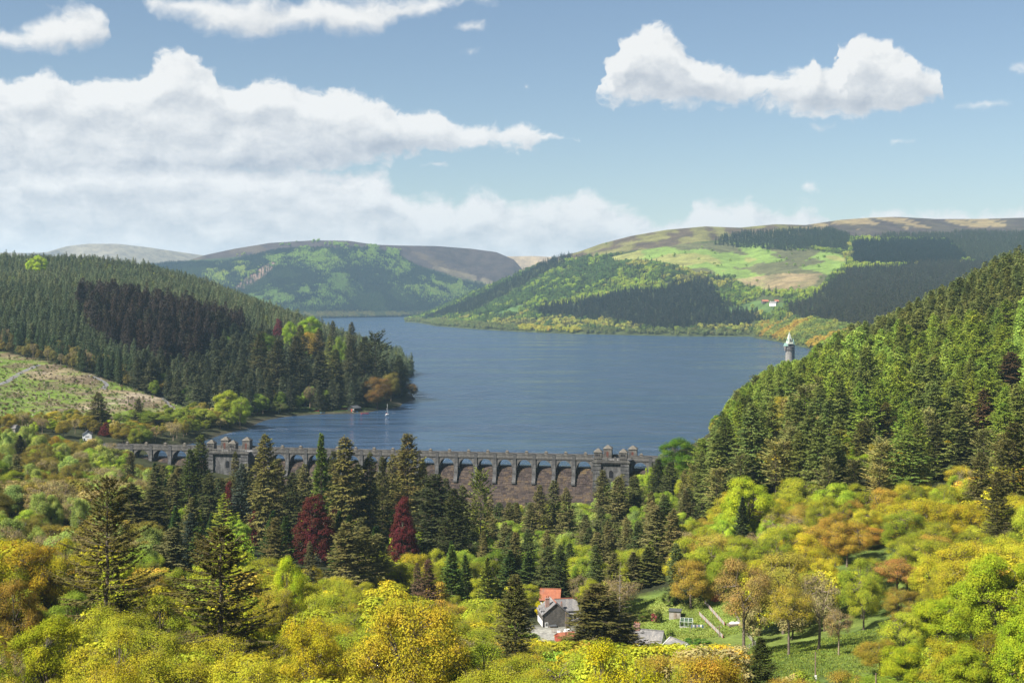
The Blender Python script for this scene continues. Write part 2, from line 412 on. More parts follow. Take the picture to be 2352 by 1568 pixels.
# ------------------------------------------------------------------ far hills: surfaces between a shoreline and a skyline, carried on over the back
def interp(pts, x):
    p = np.array(pts, float)
    return np.array([np.interp(x, p[:, 0], p[:, k]) for k in range(1, p.shape[1])])
class Hill:
    def __init__(s, name, base, sky, nx=260, nv=90, amp=6.0, nscale=260.0, bow=0.0, back=0.35, seed=1):
        """base, sky: lists of (column, row, distance)"""
        s.base, s.sky, s.amp, s.ns, s.seed, s.bow = base, sky, amp, nscale, seed, bow
        s.x0 = base[0][0]; s.x1 = base[-1][0]
        xs = np.linspace(s.x0, s.x1, nx); vs = np.linspace(0, 1, nv)
        XX, VV = np.meshgrid(xs, vs)
        P = s.at(XX, VV)
        # the far side of the ridge
        top = P[-1]; prev = P[-2]
        rows = []
        for k in range(1, 13):
            t = k/12
            f = 1+back*t
            rows.append(np.stack([top[:, 0]*f, top[:, 1]*f, top[:, 2]*(1-0.75*t*t)-t*10], -1))
        Pall = np.concatenate([P, np.array(rows)], 0)
        s.V = Pall.reshape(-1, 3); ny, nx2 = Pall.shape[:2]
        idx = np.arange(ny*nx2).reshape(ny, nx2)
        F = np.stack([idx[:-1, :-1], idx[:-1, 1:], idx[1:, 1:], idx[1:, :-1]], -1).reshape(-1, 4)
        s.me = mesh_np(name, s.V, F, M_HILL, True)
        s.grid = (XX, VV, ny)
        s.o = link(bpy.data.objects.new(name, s.me)); s.o['kind'] = 'structure'
        s.rows = (xs, nv, ny)
    def at(s, x, v):
        by, bd = interp(s.base, x); sy, sd = interp(s.sky, x)
        v2 = v + s.bow*np.sin(np.pi*v)
        d = np.exp(np.log(bd)*(1-v2)+np.log(sd)*v2); y = by*(1-v)+sy*v
        X = (x-CX)/FPX*d; Z = CAM_H-(y-HY)/FPX*d
        nzz = fbm2(X/s.ns, d/s.ns, 5, s.seed)
        Z = Z + nzz*s.amp*np.sin(np.pi*np.clip(v, 0, 1))**0.7 - 3.0*np.exp(-np.clip(v, 0, 1)/0.015)
        return np.stack([X, d, Z], -1)
    def rowv(s, x, y):
        by, _ = interp(s.base, x); sy, _ = interp(s.sky, x)
        return (y-by)/(sy-by)
    def cover(s, fn):
        X, Y, Z = s.V.T
        px, py = proj(X, Y, Z)
        # rows of the back keep the skyline's cover
        nb = len(s.rows[0]); ny = s.rows[2]; nv = s.rows[1]
        py = py.reshape(ny, nb).copy(); py[nv:] = py[nv-1]; px = px.reshape(ny, nb).copy(); px[nv:] = px[nv-1]
        c = fn(px.ravel(), py.ravel(), X, Y)
        at = s.me.color_attributes.new('cover', 'FLOAT_COLOR', 'POINT')
        at.data.foreach_set('color', np.concatenate([c, np.ones((len(c), 1))], 1).astype(np.float32).ravel())

def build_hills():
    global RH, FH, FAR
    RH = Hill('right_hill',
        [(930,738,4900),(965,742,4686),(1000,749,4197),(1100,757,3749),(1250,765,3388),(1400,769,3232),(1560,772,3124),(1725,773,3090),(1738,777,2960),(1800,788,2653),(1860,802,2343),(2000,832,1875),(2352,905,1261),(2480,930,1134),(2900,1010,857)],
        [(930,737,5200),(965,726,5150),(1000,712,5100),(1050,690,5050),(1100,668,5000),(1150,647,4950),(1200,625,4900),(1240,606,4850),(1280,590,4800),(1330,578,4760),(1380,560,4720),(1450,542,4700),(1530,528,4700),(1620,520,4700),(1700,523,4750),
         (1780,515,4800),(1850,517,4900),(1930,505,5100),(2000,500,5200),(2060,498,5300),(2150,503,5400),(2250,503,5500),(2352,500,5600),(2480,505,5700),(2900,512,5900)], nx=300, nv=110, amp=9, nscale=340, seed=21)
    FH = Hill('far_hill',
        [(330,735,5300),(500,733,5600),(745,731,5740),(860,729,5983),(975,727,6248),(1100,722,6600),(1300,716,7000),(1420,712,7200)],
        [(330,612,6600),(415,604,6700),(470,586,6800),(540,571,6900),(620,558,7000),(720,552,7000),(800,553,7000),(860,562,7050),(920,564,7100),(1000,565,7200),(1080,571,7300),(1140,579,7300),(1180,596,7250),(1203,622,7200),(1250,660,7200),(1300,690,7250),(1420,705,7300)],
        nx=220, nv=80, amp=26, nscale=420, seed=31)
    FAR = Hill('distant_moor',
        [(-700,700,8000),(-150,700,8000),(300,690,8600),(700,690,9500),(1176,690,9800),(1500,690,9800)],
        [(-700,575,8600),(-150,578,8600),(0,580,8700),(60,581,8800),(105,580,9000),(150,566,9300),(200,560,9300),(270,560,9300),(340,568,9400),(400,577,9500),(470,587,9600),(700,600,9800),(1100,592,10100),(1170,589,10100),(1225,588,10100),(1262,590,10000),(1350,592,10000),(1500,600,10000)],
        nx=140, nv=24, amp=14, nscale=600, seed=41, back=0.12)
    def mixc(c, m, col, a=1.0):
        a = np.broadcast_to(np.asarray(a, float), m.shape)[m][:, None]
        c[m] = c[m]*(1-a)+np.array(col)*a
    def rh_cover(px, py, X, Y):
        c = np.tile(np.array((0.050, 0.062, 0.022)), (len(px), 1))
        n1 = fbm2(X/110, Y/220, 5, 51); n2 = fbm2(X/40, Y/90, 5, 52)
        past = inpoly(px, py, PASTURE)
        mixc(c, past, C_PAST); mixc(c, past & (n1 > 0.12), C_MOOR, 0.75); mixc(c, past & (n1 < -0.25), (0.21, 0.20, 0.07), 0.8)
        straw = inpoly(px, py, [(1690,640),(1800,628),(1890,628),(1870,655),(1800,668),(1720,660)])
        mixc(c, straw, C_STRAW, np.clip(0.75+n2, 0, 1))
        moor = py < np.interp(px, [1250,1300,1400,1500,1600,1700,1800,1900,1960,2900], [604,598,582,570,556,548,542,540,545,560])
        mixc(c, moor, C_MOORG); mixc(c, moor & (n2 > -0.02), C_MOOR, np.clip((n2+0.02)*5, 0, 0.9))
        far = moor & (px > 1840)
        mixc(c, far & (n1 < 0.16), C_HEATH, 0.85); mixc(c, far & (n1 > 0.16), C_STRAW, 0.8)
        mixc(c, inpoly(px, py, [(1080,735),(1110,722),(1190,700),(1215,702),(1190,715),(1130,728)]), (0.075, 0.13, 0.04))
        mixc(c, inpoly(px, py, [(1600,712),(1680,700),(1745,690),(1850,700),(1900,690),(1850,720),(1760,722),(1700,715),(1640,722)]), (0.07, 0.115, 0.035))
        return c
    RH.cover(rh_cover)
    def fh_cover(px, py, X, Y):
        c = np.tile(np.array((0.035, 0.050, 0.022)), (len(px), 1))
        n1 = fbm2(X/200, Y/300, 5, 61)
        moor = py < np.interp(px, [400,520,640,720,860,920,960,1040,1120,1200], [600,592,580,573,571,590,612,632,650,660])
        mixc(c, moor, (0.050, 0.038, 0.036)); mixc(c, moor & (n1 > 0.1), (0.085, 0.065, 0.046), 0.7)
        scree = inpoly(px, py, [(530,665),(560,640),(600,612),(625,600),(640,606),(600,645),(560,668)])
        mixc(c, scree, (0.20, 0.135, 0.105))
        mixc(c, inpoly(px, py, [(940,640),(1000,610),(1120,640),(1180,670),(1080,672)]) & (n1 > -0.1), (0.17, 0.14, 0.09), 0.6)
        return c
    FH.cover(fh_cover)
    FAR.cover(lambda px, py, X, Y: np.where((px < 800)[:, None], np.array((0.17, 0.15, 0.115)), np.array((0.24, 0.18, 0.11))))
    for h, t in ((RH, 'broad hill of pasture, woods and moor on the far right shore'), (FH, 'forested round hill at the head of the lake'), (FAR, 'distant bare moorland ridge')):
        tag(h.o, t)
PASTURE = [(1395,592),(1470,575),(1560,560),(1660,556),(1780,560),(1935,585),(1948,608),(1905,640),(1880,668),(1760,672),(1700,655),(1690,640),(1600,628),(1545,612),(1480,600),(1420,604)]

# ------------------------------------------------------------------ the lake
def lake():
    m, n, out = new_mat('lake_water')
    geo = n.node('ShaderNodeNewGeometry').outputs['Position']
    st = n.vec('MULTIPLY', geo, (0.55, 1.0, 1.0))
    h1 = n.noise(st, 0.24, 5, 0.66); h2 = n.noise(geo, 0.9, 3, 0.6)
    gust = n.noise(n.vec('MULTIPLY', geo, (0.003, 0.010, 1)), 1.0, 8, 0.74)
    gs = n.smooth(gust, 0.42, 0.57)
    h0 = n.noise(n.vec('MULTIPLY', geo, (0.35, 1.0, 1.0)), 0.055, 3, 0.5)
    h = n.math('ADD', n.math('ADD', n.math('MULTIPLY', h1, 1.2), n.math('MULTIPLY', h0, 5.0)), n.math('MULTIPLY', h2, 0.16))
    bm = n.node('ShaderNodeBump'); n.put(bm.inputs['Height'], h); n.put(bm.inputs['Strength'], n.lin(gs, 0, 1, 0.22, 1.25)); bm.inputs['Distance'].default_value = 3.4
    b = principled(n, out, (0.024, 0.052, 0.098), n.lin(gs, 0, 1, 0.08, 0.24), 0.5, bm.outputs[0])
    b.inputs['IOR'].default_value = 1.333
    # near edge runs along the dam, the rest under the shores
    L = Vector((*DAM_L, 0)); R = Vector((*DAM_R, 0))
    dr = (R-L).normalized(); nrm = Vector((-dr.y, dr.x, 0))
    a = L - dr*6 + nrm*3.4; b_ = R + dr*10 + nrm*3.4
    pts = [a, b_, Vector((300, 1000, 0)), Vector((560, 1400, 0)), Vector((1200, 2200, 0)), Vector((2200, 3600, 0)), Vector((1500, 7400, 0)), Vector((-2200, 7400, 0)), Vector((-1300, 3200, 0)), Vector((-700, 2420, 0)), Vector((-330, 1250, 0)), Vector((-320, 860, 0))]
    bm_ = bmesh.new()
    f = bm_.faces.new([bm_.verts.new(p) for p in pts])
    bmesh.ops.triangulate(bm_, faces=[f])
    me = bpy.data.meshes.new('lake_water'); bm_.to_mesh(me); bm_.free(); me.materials.append(m)
    o = link(bpy.data.objects.new('lake_water', me)); tag(o, 'rippled steel blue reservoir lake reaching up the valley', None, None, 'structure')

# ------------------------------------------------------------------ foliage and bark
def leaf_mat(name, source, trans=0.30, vary=0.24, bud_mix=False):
    m, n, out = new_mat(name)
    if source == 'object':
        base = n.node('ShaderNodeObjectInfo').outputs['Color']
        orand = n.node('ShaderNodeObjectInfo').outputs['Random']
    else:
        base = n.node('ShaderNodeAttribute', attribute_name='tint', attribute_type='INSTANCER').outputs['Color']
        orand = 0.5
    geo = n.node('ShaderNodeNewGeometry')
    r = geo.outputs['Random Per Island']
    cl = n.noise(n.vec('ADD', coords(n, 'Object'), n.vec('SCALE', (7.0, 3.0, 5.0), scale=orand)), 0.32, 3, 0.6)
    v = n.math('MULTIPLY', n.lin(r, 0, 1, 1-vary*0.6, 1+vary*0.6), n.lin(cl, 0.25, 0.75, 0.66, 1.34))
    hsv = n.node('ShaderNodeHueSaturation')
    n.put(hsv.inputs['Hue'], n.math('ADD', n.lin(cl, 0.25, 0.75, 0.530, 0.468), n.lin(r, 0, 1, -0.012, 0.012)))
    n.put(hsv.inputs['Value'], v); n.put(hsv.inputs['Color'], base)
    bud = n.smooth(n.noise(n.vec('ADD', coords(n, 'Object'), n.vec('SCALE', (3.0, 9.0, 2.0), scale=orand)), 0.42, 4, 0.65), 0.50, 0.68, 0.0, 0.34)
    lcol = n.mix(bud if bud_mix else 0.0, hsv.outputs[0], n.mix(0.42, hsv.outputs[0], (0.17, 0.125, 0.075)))
    d = n.node('ShaderNodeBsdfDiffuse'); n.put(d.inputs['Color'], lcol)
    t = n.node('ShaderNodeBsdfTranslucent')
    tcol = n.mix(1.0, lcol, (1.12, 1.1, 0.6), 'MULTIPLY'); n.put(t.inputs['Color'], tcol)
    mx = n.node('ShaderNodeMixShader'); mx.inputs[0].default_value = trans
    n.l.new(d.outputs[0], mx.inputs[1]); n.l.new(t.outputs[0], mx.inputs[2])
    n.l.new(mx.outputs[0], out.inputs['Surface'])
    return m
M_LEAF = leaf_mat('broad_leaves', 'object', 0.33, bud_mix=True)
M_NEEDLE = leaf_mat('needles', 'object', 0.16, 0.45)
M_FLEAF = leaf_mat('broad_leaves_far', 'instancer', 0.30)
M_FNEEDLE = leaf_mat('needles_far', 'instancer', 0.14, 0.4)
M_BARK = mottled('bark', (0.115, 0.090, 0.068), (0.19, 0.155, 0.12), 2.0, 0.95, (0.10, 0.11, 0.07), 0.02, 0.05)
M_BARKG = mottled('grey_bark', (0.23, 0.205, 0.175), (0.34, 0.30, 0.25), 2.0, 0.95, None, 0.02, 0.05)
M_TWIG = mottled('twigs', (0.20, 0.155, 0.105), (0.30, 0.24, 0.17), 2.0, 0.95, None, 0, 0.05)

def unit(v): return v/np.maximum(np.linalg.norm(v, axis=-1, keepdims=True), 1e-9)
def diamonds(c, axis, nrm, length, width):
    """leaf sprays: four-cornered blades lying along axis, facing nrm"""
    axis = unit(axis); side = unit(np.cross(nrm, axis))
    L = length[:, None]; W = width[:, None]
    a = c - axis*L*0.5; b = c - axis*L*0.05 + side*W*0.5; d = c + axis*L*0.5; e = c - axis*L*0.05 - side*W*0.5
    V = np.stack([a, b, d, e], 1).reshape(-1, 3)
    return V, np.arange(len(V)).reshape(-1, 4)
def tube(pts, rad, k=5):
    pts = np.asarray(pts, float); rad = np.asarray(rad, float)
    t = np.gradient(pts, axis=0); t = unit(t)
    ref = np.where(np.abs(t[:, 2:3]) > 0.9, np.array([[1.0, 0, 0]]), np.array([[0, 0, 1.0]]))
    s = unit(np.cross(t, ref)); u = np.cross(s, t)
    ang = np.arange(k)/k*2*pi
    ring = pts[:, None]+rad[:, None, None]*(s[:, None]*np.cos(ang)[None, :, None]+u[:, None]*np.sin(ang)[None, :, None])
    V = ring.reshape(-1, 3); m_ = len(pts)
    i = np.arange(m_-1)[:, None]*k; j = np.arange(k)[None]; j2 = (j+1) % k
    F = np.stack([i+j, i+j2, i+k+j2, i+k+j], -1).reshape(-1, 4)
    return V, F
class Acc:
    def __init__(s): s.V = []; s.F = []; s.n = 0
    def add(s, VF):
        V, F = VF
        s.V.append(V); s.F.append(F+s.n); s.n += len(V)
    def mesh(s, name, mat, smooth=False):
        return mesh_np(name, np.concatenate(s.V), np.concatenate(s.F), mat, smooth)
class Proto:
    def __init__(s, H, W, crown, trunk): s.H, s.W, s.crown, s.trunk = H, W, crown, trunk

def broadleaf(name, H=18.0, W=15.0, cb=0.25, nclump=70, per=190, leaf=0.36, seed=1, shape='dome', flat=0.75, twigs=4, mat=None, rc=0.112, bark=None, lean=0.0, openness=0.0, droop=0.0):
    r = np.random.default_rng(seed); mat = mat or M_LEAF
    zc = H*(cb+1)/2; hz = H*(1-cb)/2
    ax3 = np.array([W/2, W/2, hz])
    if shape == 'cone':
        i = np.arange(nclump)+0.5
        t_ = 1-(i/nclump)**0.6; th = pi*(1+5**0.5)*i+r.normal(0, 0.25, nclump)
        rad_ = W/2*0.88*(1.05*(1-t_)**0.8+0.06)*(1+0.16*np.sin(th*2+t_*9+seed))*r.uniform(0.82, 1.05, nclump)
        C = np.stack([np.cos(th)*rad_, np.sin(th)*rad_, H*cb+H*(1-cb)*(0.05+0.92*t_)], -1)
    else:
        # a handful of big billows, each carrying leaf clumps on its outer side
        nb_ = 9 if shape == 'dome' else 7
        i = np.arange(nb_)+0.5
        ph = np.arccos(1-2*i/nb_*(0.93 if shape == 'dome' else 0.95)); th = pi*(1+5**0.5)*i+r.normal(0, 0.35, nb_)+seed
        bd = np.stack([np.cos(th)*np.sin(ph), np.sin(th)*np.sin(ph), np.cos(ph)], -1)
        br = r.uniform(0.44, 0.66, nb_)
        BC = bd*br[:, None]*ax3*np.array([1, 1, 0.92]); BR = r.uniform(0.36, 0.50, nb_)
        per_b = np.maximum((nclump*BR**2/np.sum(BR**2)).astype(int), 3)
        kb = np.repeat(np.arange(nb_), per_b); m_ = len(kb)
        dd = unit(r.normal(0, 1, (m_, 3))+bd[kb]*1.1+np.array([0, 0, 0.35]))
        C = BC[kb]+dd*(BR[kb]*r.uniform(0.78, 1.05, m_))[:, None]*ax3*np.array([1, 1, 0.85])
        q_ = np.linalg.norm(C/ax3, axis=1); C *= np.minimum(1, 0.97/np.maximum(q_, 1e-6))[:, None]**0.6
        C = C*0.93+np.array([0, 0, zc])
    ni = max(3, nclump//14)    # some clumps fill the heart of the crown
    C = np.concatenate([C, r.normal(0, 0.26, (ni, 3))*ax3+np.array([0, 0, zc])])
    C[:, 0] += lean*(C[:, 2]/H)
    nc = len(C)
    rad = W*rc*r.uniform(0.65, 1.3, nc)
    cnt = np.maximum((per*(rad/(W*rc))**2*r.uniform(0.6, 1.25, nc)).astype(int), 10)
    if openness: cnt = (cnt*np.where(r.random(nc) < openness, 0.25, 1)).astype(int)+4
    k = np.repeat(np.arange(nc), cnt); N = len(k)
    d = unit(r.normal(0, 1, (N, 3))+np.array([0, 0, 0.25]))
    q = r.random(N)**0.42
    P = C[k]+d*(q*rad[k])[:, None]*np.array([1.08, 1.08, flat])
    if droop: P[:, 2] -= droop*(q*rad[k])**1.3*r.random(N)
    outw = unit(P-np.array([0, 0, zc*0.8]))
    nr = unit(d*0.75+outw*0.45+np.array([0, 0, 0.30])+r.normal(0, 0.34, (N, 3)))
    ax = unit(np.cross(nr, r.normal(0, 1, (N, 3)))+np.array([0, 0, -droop*0.6]))
    ln = leaf*r.uniform(0.7, 1.45, N)
    a = Acc(); a.add(diamonds(P, ax, nr, ln, ln*r.uniform(0.55, 0.9, N)))
    crown = a.mesh(name+'_crown', mat)
    # trunk, limbs, boughs and twigs
    t = Acc()
    th0 = H*0.022*max(1, W/H)
    hz0 = H*(cb+0.30*(1-cb))
    ts = np.linspace(0, 1, 7); bend = r.normal(0, 0.012*H, (2,))
    trunk_pts = np.stack([bend[0]*np.sin(ts*3)+lean*ts*0.5, bend[1]*np.sin(ts*2.4), -0.6+ts*(hz0+0.6)], -1)
    t.add(tube(trunk_pts, th0*np.array([1.35, 1.0, 0.92, 0.86, 0.8, 0.74, 0.62]), 7))
    nl = 7
    an = r.uniform(0, 2*pi)+np.arange(nl)*2*pi/nl*1.02+r.normal(0, 0.2, nl)
    limbs = []
    for j in range(nl):
        st = trunk_pts[-1] if j < 4 else trunk_pts[-2-j % 2]
        end = np.array([cos(an[j])*W*0.27*r.uniform(0.6, 1.1), sin(an[j])*W*0.27*r.uniform(0.6, 1.1), zc+hz*r.uniform(-0.1, 0.5)])
        mid = (st+end)/2+r.normal(0, 0.05*W, 3)
        s_ = np.linspace(0, 1, 6)[:, None]
        pl = (1-s_)**2*st+2*s_*(1-s_)*mid+s_**2*end
        t.add(tube(pl, th0*np.linspace(0.52, 0.17, 6), 5)); limbs.append(pl)
    LP = np.concatenate([l[2:] for l in limbs])
    for c, rd in zip(C, rad):
        jn = np.argmin(np.linalg.norm(LP-c, axis=1)+np.where(LP[:, 2] > c[2]+1, 3, 0))
        st = LP[jn]; mid = (st+c)/2+r.normal(0, 0.03*W, 3)
        s_ = np.linspace(0, 1, 4)[:, None]
        t.add(tube((1-s_)**2*st+2*s_*(1-s_)*mid+s_**2*c, th0*np.linspace(0.17, 0.07, 4), 4))
        for _ in range(twigs):
            e = c+unit(r.normal(0, 1, 3)+np.array([0, 0, 0.4]))*rd*r.uniform(0.7, 1.1)
            m2 = (c+e)/2+r.normal(0, 0.1*rd, 3)
            t.add(tube(np.array([c, m2, e]), th0*np.array([0.06, 0.045, 0.02]), 3))
    trunk = t.mesh(name+'_trunk', bark or M_BARK, True)
    return Proto(H, W, crown, trunk)

def conifer(name, H=25.0, W=8.0, cb=0.06, nbr=170, spr=16, seed=1, p=0.8, size=0.55, top_up=35, low_dn=-22, irregular=0.22, mat=None, droopy=0.25, trunk_r=0.013, spike=0.0, bark=None, tuft=False, wide=0.42, gaps=0.0):
    r = np.random.default_rng(seed); mat = mat or M_NEEDLE
    a = Acc(); t = Acc()
    zs = np.linspace(-0.6, H*0.985, 10); wob = r.normal(0, 0.004*H, (10, 2)); wob[0] = 0
    tp = np.concatenate([wob, zs[:, None]], 1)
    t.add(tube(tp, H*trunk_r*np.linspace(1.15, 0.06, 10), 6))
    u = (np.arange(nbr)+0.5)/nbr
    tt = cb+(1-cb)*u**0.92*0.985
    lump = 1+irregular*np.sin(tt*31+seed)*r.uniform(0.3, 1, nbr)
    prof = W/2*np.clip((1-(tt-cb)/(1-cb)), 0, 1)**p+0.10
    if tuft: prof = W/2*np.sqrt(np.clip(1-((tt-cb)/(1-cb)*1.05-0.45)**2/0.42, 0.08, 1))
    # the lowest boughs of a forest tree are shorter
    prof *= np.clip(0.55+(tt-cb)/0.10*0.45, 0.55, 1)
    az = np.arange(nbr)*2.39996+r.normal(0, 0.3, nbr)
    side_bias = 1+irregular*0.6*np.cos(az-seed)
    L = prof*lump*side_bias*r.uniform(0.72, 1.12, nbr)
    if gaps: L *= np.where(r.random(nbr) < gaps, r.uniform(0.25, 0.55, nbr), 1)
    elv = np.radians(low_dn+(top_up-low_dn)*((tt-cb)/(1-cb))**1.2+r.normal(0, 6, nbr))
    cs, cd, cl_, cw_, cnr = [], [], [], [], []
    for b in range(nbr):
        h = np.array([cos(az[b]), sin(az[b]), 0])
        o = np.array([0, 0, tt[b]*H])
        ns = 4
        s_ = np.linspace(0, 1, ns+1)[:, None]
        arc = h*s_*L[b]*cos(elv[b])+np.array([0, 0, 1])*(s_*L[b]*sin(elv[b])-droopy*L[b]*0.35*np.sin(s_*pi*0.8)+droopy*L[b]*0.25*s_**3)
        pl = o+arc
        if L[b] > 0.5: t.add(tube(pl[::2] if ns > 2 else pl, max(0.018, H*trunk_r*0.16)*np.array([1, 0.6, 0.2]), 3))
        m_ = max(5, int(spr*(0.35+0.65*L[b]/(W/2))))
        q = r.uniform(0.12, 1.0, m_)**0.8
        base = o+np.stack([np.interp(q, s_[:, 0], arc[:, c]) for c in range(3)], -1)
        sd = np.array([-h[1], h[0], 0.0])
        sg = r.choice([-1, 1], m_)[:, None]
        ax = unit(h*r.uniform(0.35, 1.0, (m_, 1))+sd*sg*r.uniform(0.2, 1.0, (m_, 1))+np.array([0, 0, -1])*r.uniform(0.0, 0.9*droopy*2, (m_, 1))+np.array([0, 0, sin(elv[b])*0.5]))
        ln = size*r.uniform(0.7, 1.5, m_)*(0.75+0.5*(1-q))*min(1.0, 0.5+0.5*L[b]/(0.22*W))
        off = ax*ln[:, None]*0.45+sd*sg*(1-q)[:, None]*L[b]*0.18
        nr = unit(np.array([0, 0, 1.0])+r.normal(0, 0.55, (m_, 3))+h*0.25)
        cs.append(base+off+r.normal(0, size*0.12, (m_, 3))); cd.append(ax); cl_.append(ln*1.15); cw_.append(ln*wide*r.uniform(0.7, 1.3, m_)); cnr.append(nr)
    # leader
    m_ = max(6, spr//2); q = r.random(m_)
    cs.append(np.stack([r.normal(0, 0.06, m_), r.normal(0, 0.06, m_), H*(0.93+0.075*q)], -1)); cd.append(unit(r.normal(0, 0.6, (m_, 3))+np.array([0, 0, 0.9])))
    cl_.append(np.full(m_, size*0.8)); cw_.append(np.full(m_, size*0.3)); cnr.append(unit(r.normal(0, 1, (m_, 3))))
    a.add(diamonds(np.concatenate(cs), np.concatenate(cd), np.concatenate(cnr), np.concatenate(cl_), np.concatenate(cw_)))
    return Proto(H, W, a.mesh(name+'_crown', mat), t.mesh(name+'_trunk', bark or M_BARK, True))

PROTO = {}
def build_protos():
    P = PROTO
    P['oak'] = [broadleaf('oak', 18, 16, 0.08, 130, 380, 0.205, s, 'dome', 0.7, 7, openness=0.34) for s in (1, 2, 3, 4, 5)]
    P['tall_oak'] = [broadleaf('tall_oak', 18, 15, 0.36, 100, 330, 0.205, s, 'dome', 0.7, 8, openness=0.4) for s in (6, 7)]
    P['maple'] = [broadleaf('maple', 19, 15, 0.04, 130, 400, 0.22, s, 'dome', 0.72, 2) for s in (11, 12, 13)]
    P['beech'] = [broadleaf('beech', 26, 17, 0.05, 140, 420, 0.28, s, 'dome', 0.85, 2, rc=0.12) for s in (15, 16)]
    P['birch'] = [broadleaf('birch', 17, 9, 0.12, 80, 200, 0.26, s, 'tall', 1.1, 3, rc=0.15, bark=M_BARKG, droop=0.35) for s in (21, 22, 23)]
    P['bare'] = [broadleaf('bare', 16, 12, 0.22, 70, 60, 0.24, s, 'dome', 0.8, 16, mat=M_LEAF, bark=M_TWIG) for s in (31, 32)]
    P['bush'] = [broadleaf('bush', 4.5, 5.5, 0.02, 36, 130, 0.24, s, 'dome', 0.8, 2) for s in (41, 42)]
    P['copper'] = [broadleaf('copper', 24, 15, 0.03, 120, 210, 0.40, s, 'cone', 0.55, 1, rc=0.12) for s in (51, 52)]
    P['spruce'] = [conifer('spruce', 27, 8.5, 0.05, 250, 42, s, 0.66, 0.56, irregular=0.28, droopy=0.35) for s in (61, 62, 63, 64)]
    P['fir'] = [conifer('fir', 30, 13, 0.03, 320, 48, s, 0.58, 0.60, irregular=0.30, droopy=0.20, top_up=42, low_dn=-10) for s in (71, 72, 73)]
    P['old_spruce'] = [conifer('old_spruce', 30, 19, 0.06, 170, 180, s, 0.58, 0.46, irregular=0.38, droopy=0.22, top_up=38, low_dn=-8, gaps=0.16, trunk_r=0.014) for s in (75, 76)]
    P['larch'] = [conifer('larch', 25, 9, 0.08, 230, 40, s, 0.60, 0.52, irregular=0.32, droopy=0.45, wide=0.36) for s in (81, 82, 83)]
    P['pine'] = [conifer('pine', 23, 9, 0.34, 110, 44, s, 0.5, 0.55, irregular=0.35, droopy=0.05, top_up=50, low_dn=10, tuft=True, gaps=0.15) for s in (85, 86)]
    P['cypress'] = [conifer('cypress', 15, 6.5, 0.02, 210, 30, s, 0.85, 0.48, irregular=0.16, droopy=0.15, top_up=60, low_dn=15, wide=0.5) for s in (91, 92)]
    P['cedar'] = [conifer('cedar', 20, 11, 0.06, 90, 90, s, 0.9, 0.50, irregular=0.25, droopy=0.15, top_up=25, low_dn=-6, wide=0.45) for s in (95,)]
    P['snag'] = [conifer('snag', 24, 8, 0.12, 60, 6, s, 0.7, 0.4, irregular=0.5, droopy=0.1, top_up=30, low_dn=-15, bark=M_BARKG) for s in (97,)]
    # simpler trees for the far slopes
    P['far_con'] = [conifer('far_conifer', 22, 7.5, 0.05, 46, 11, s, 0.85, 1.5, irregular=0.2, droopy=0.3, mat=M_FNEEDLE, wide=0.6) for s in (101, 102, 103)]
    P['far_broad'] = [broadleaf('far_broadleaf', 14, 12, 0.05, 30, 24, 1.15, s, 'dome', 0.75, 0, mat=M_FLEAF, rc=0.19) for s in (111, 112, 113)]
    P['mid_con'] = [conifer('mid_conifer', 24, 7.5, 0.05, 90, 18, s, 0.80, 0.95, irregular=0.25, droopy=0.35, mat=M_FNEEDLE, wide=0.5) for s in (121, 122, 123)]
    P['mid_broad'] = [broadleaf('mid_broadleaf', 16, 13, 0.08, 60, 70, 0.62, s, 'dome', 0.75, 1, mat=M_FLEAF, rc=0.16) for s in (131, 132)]

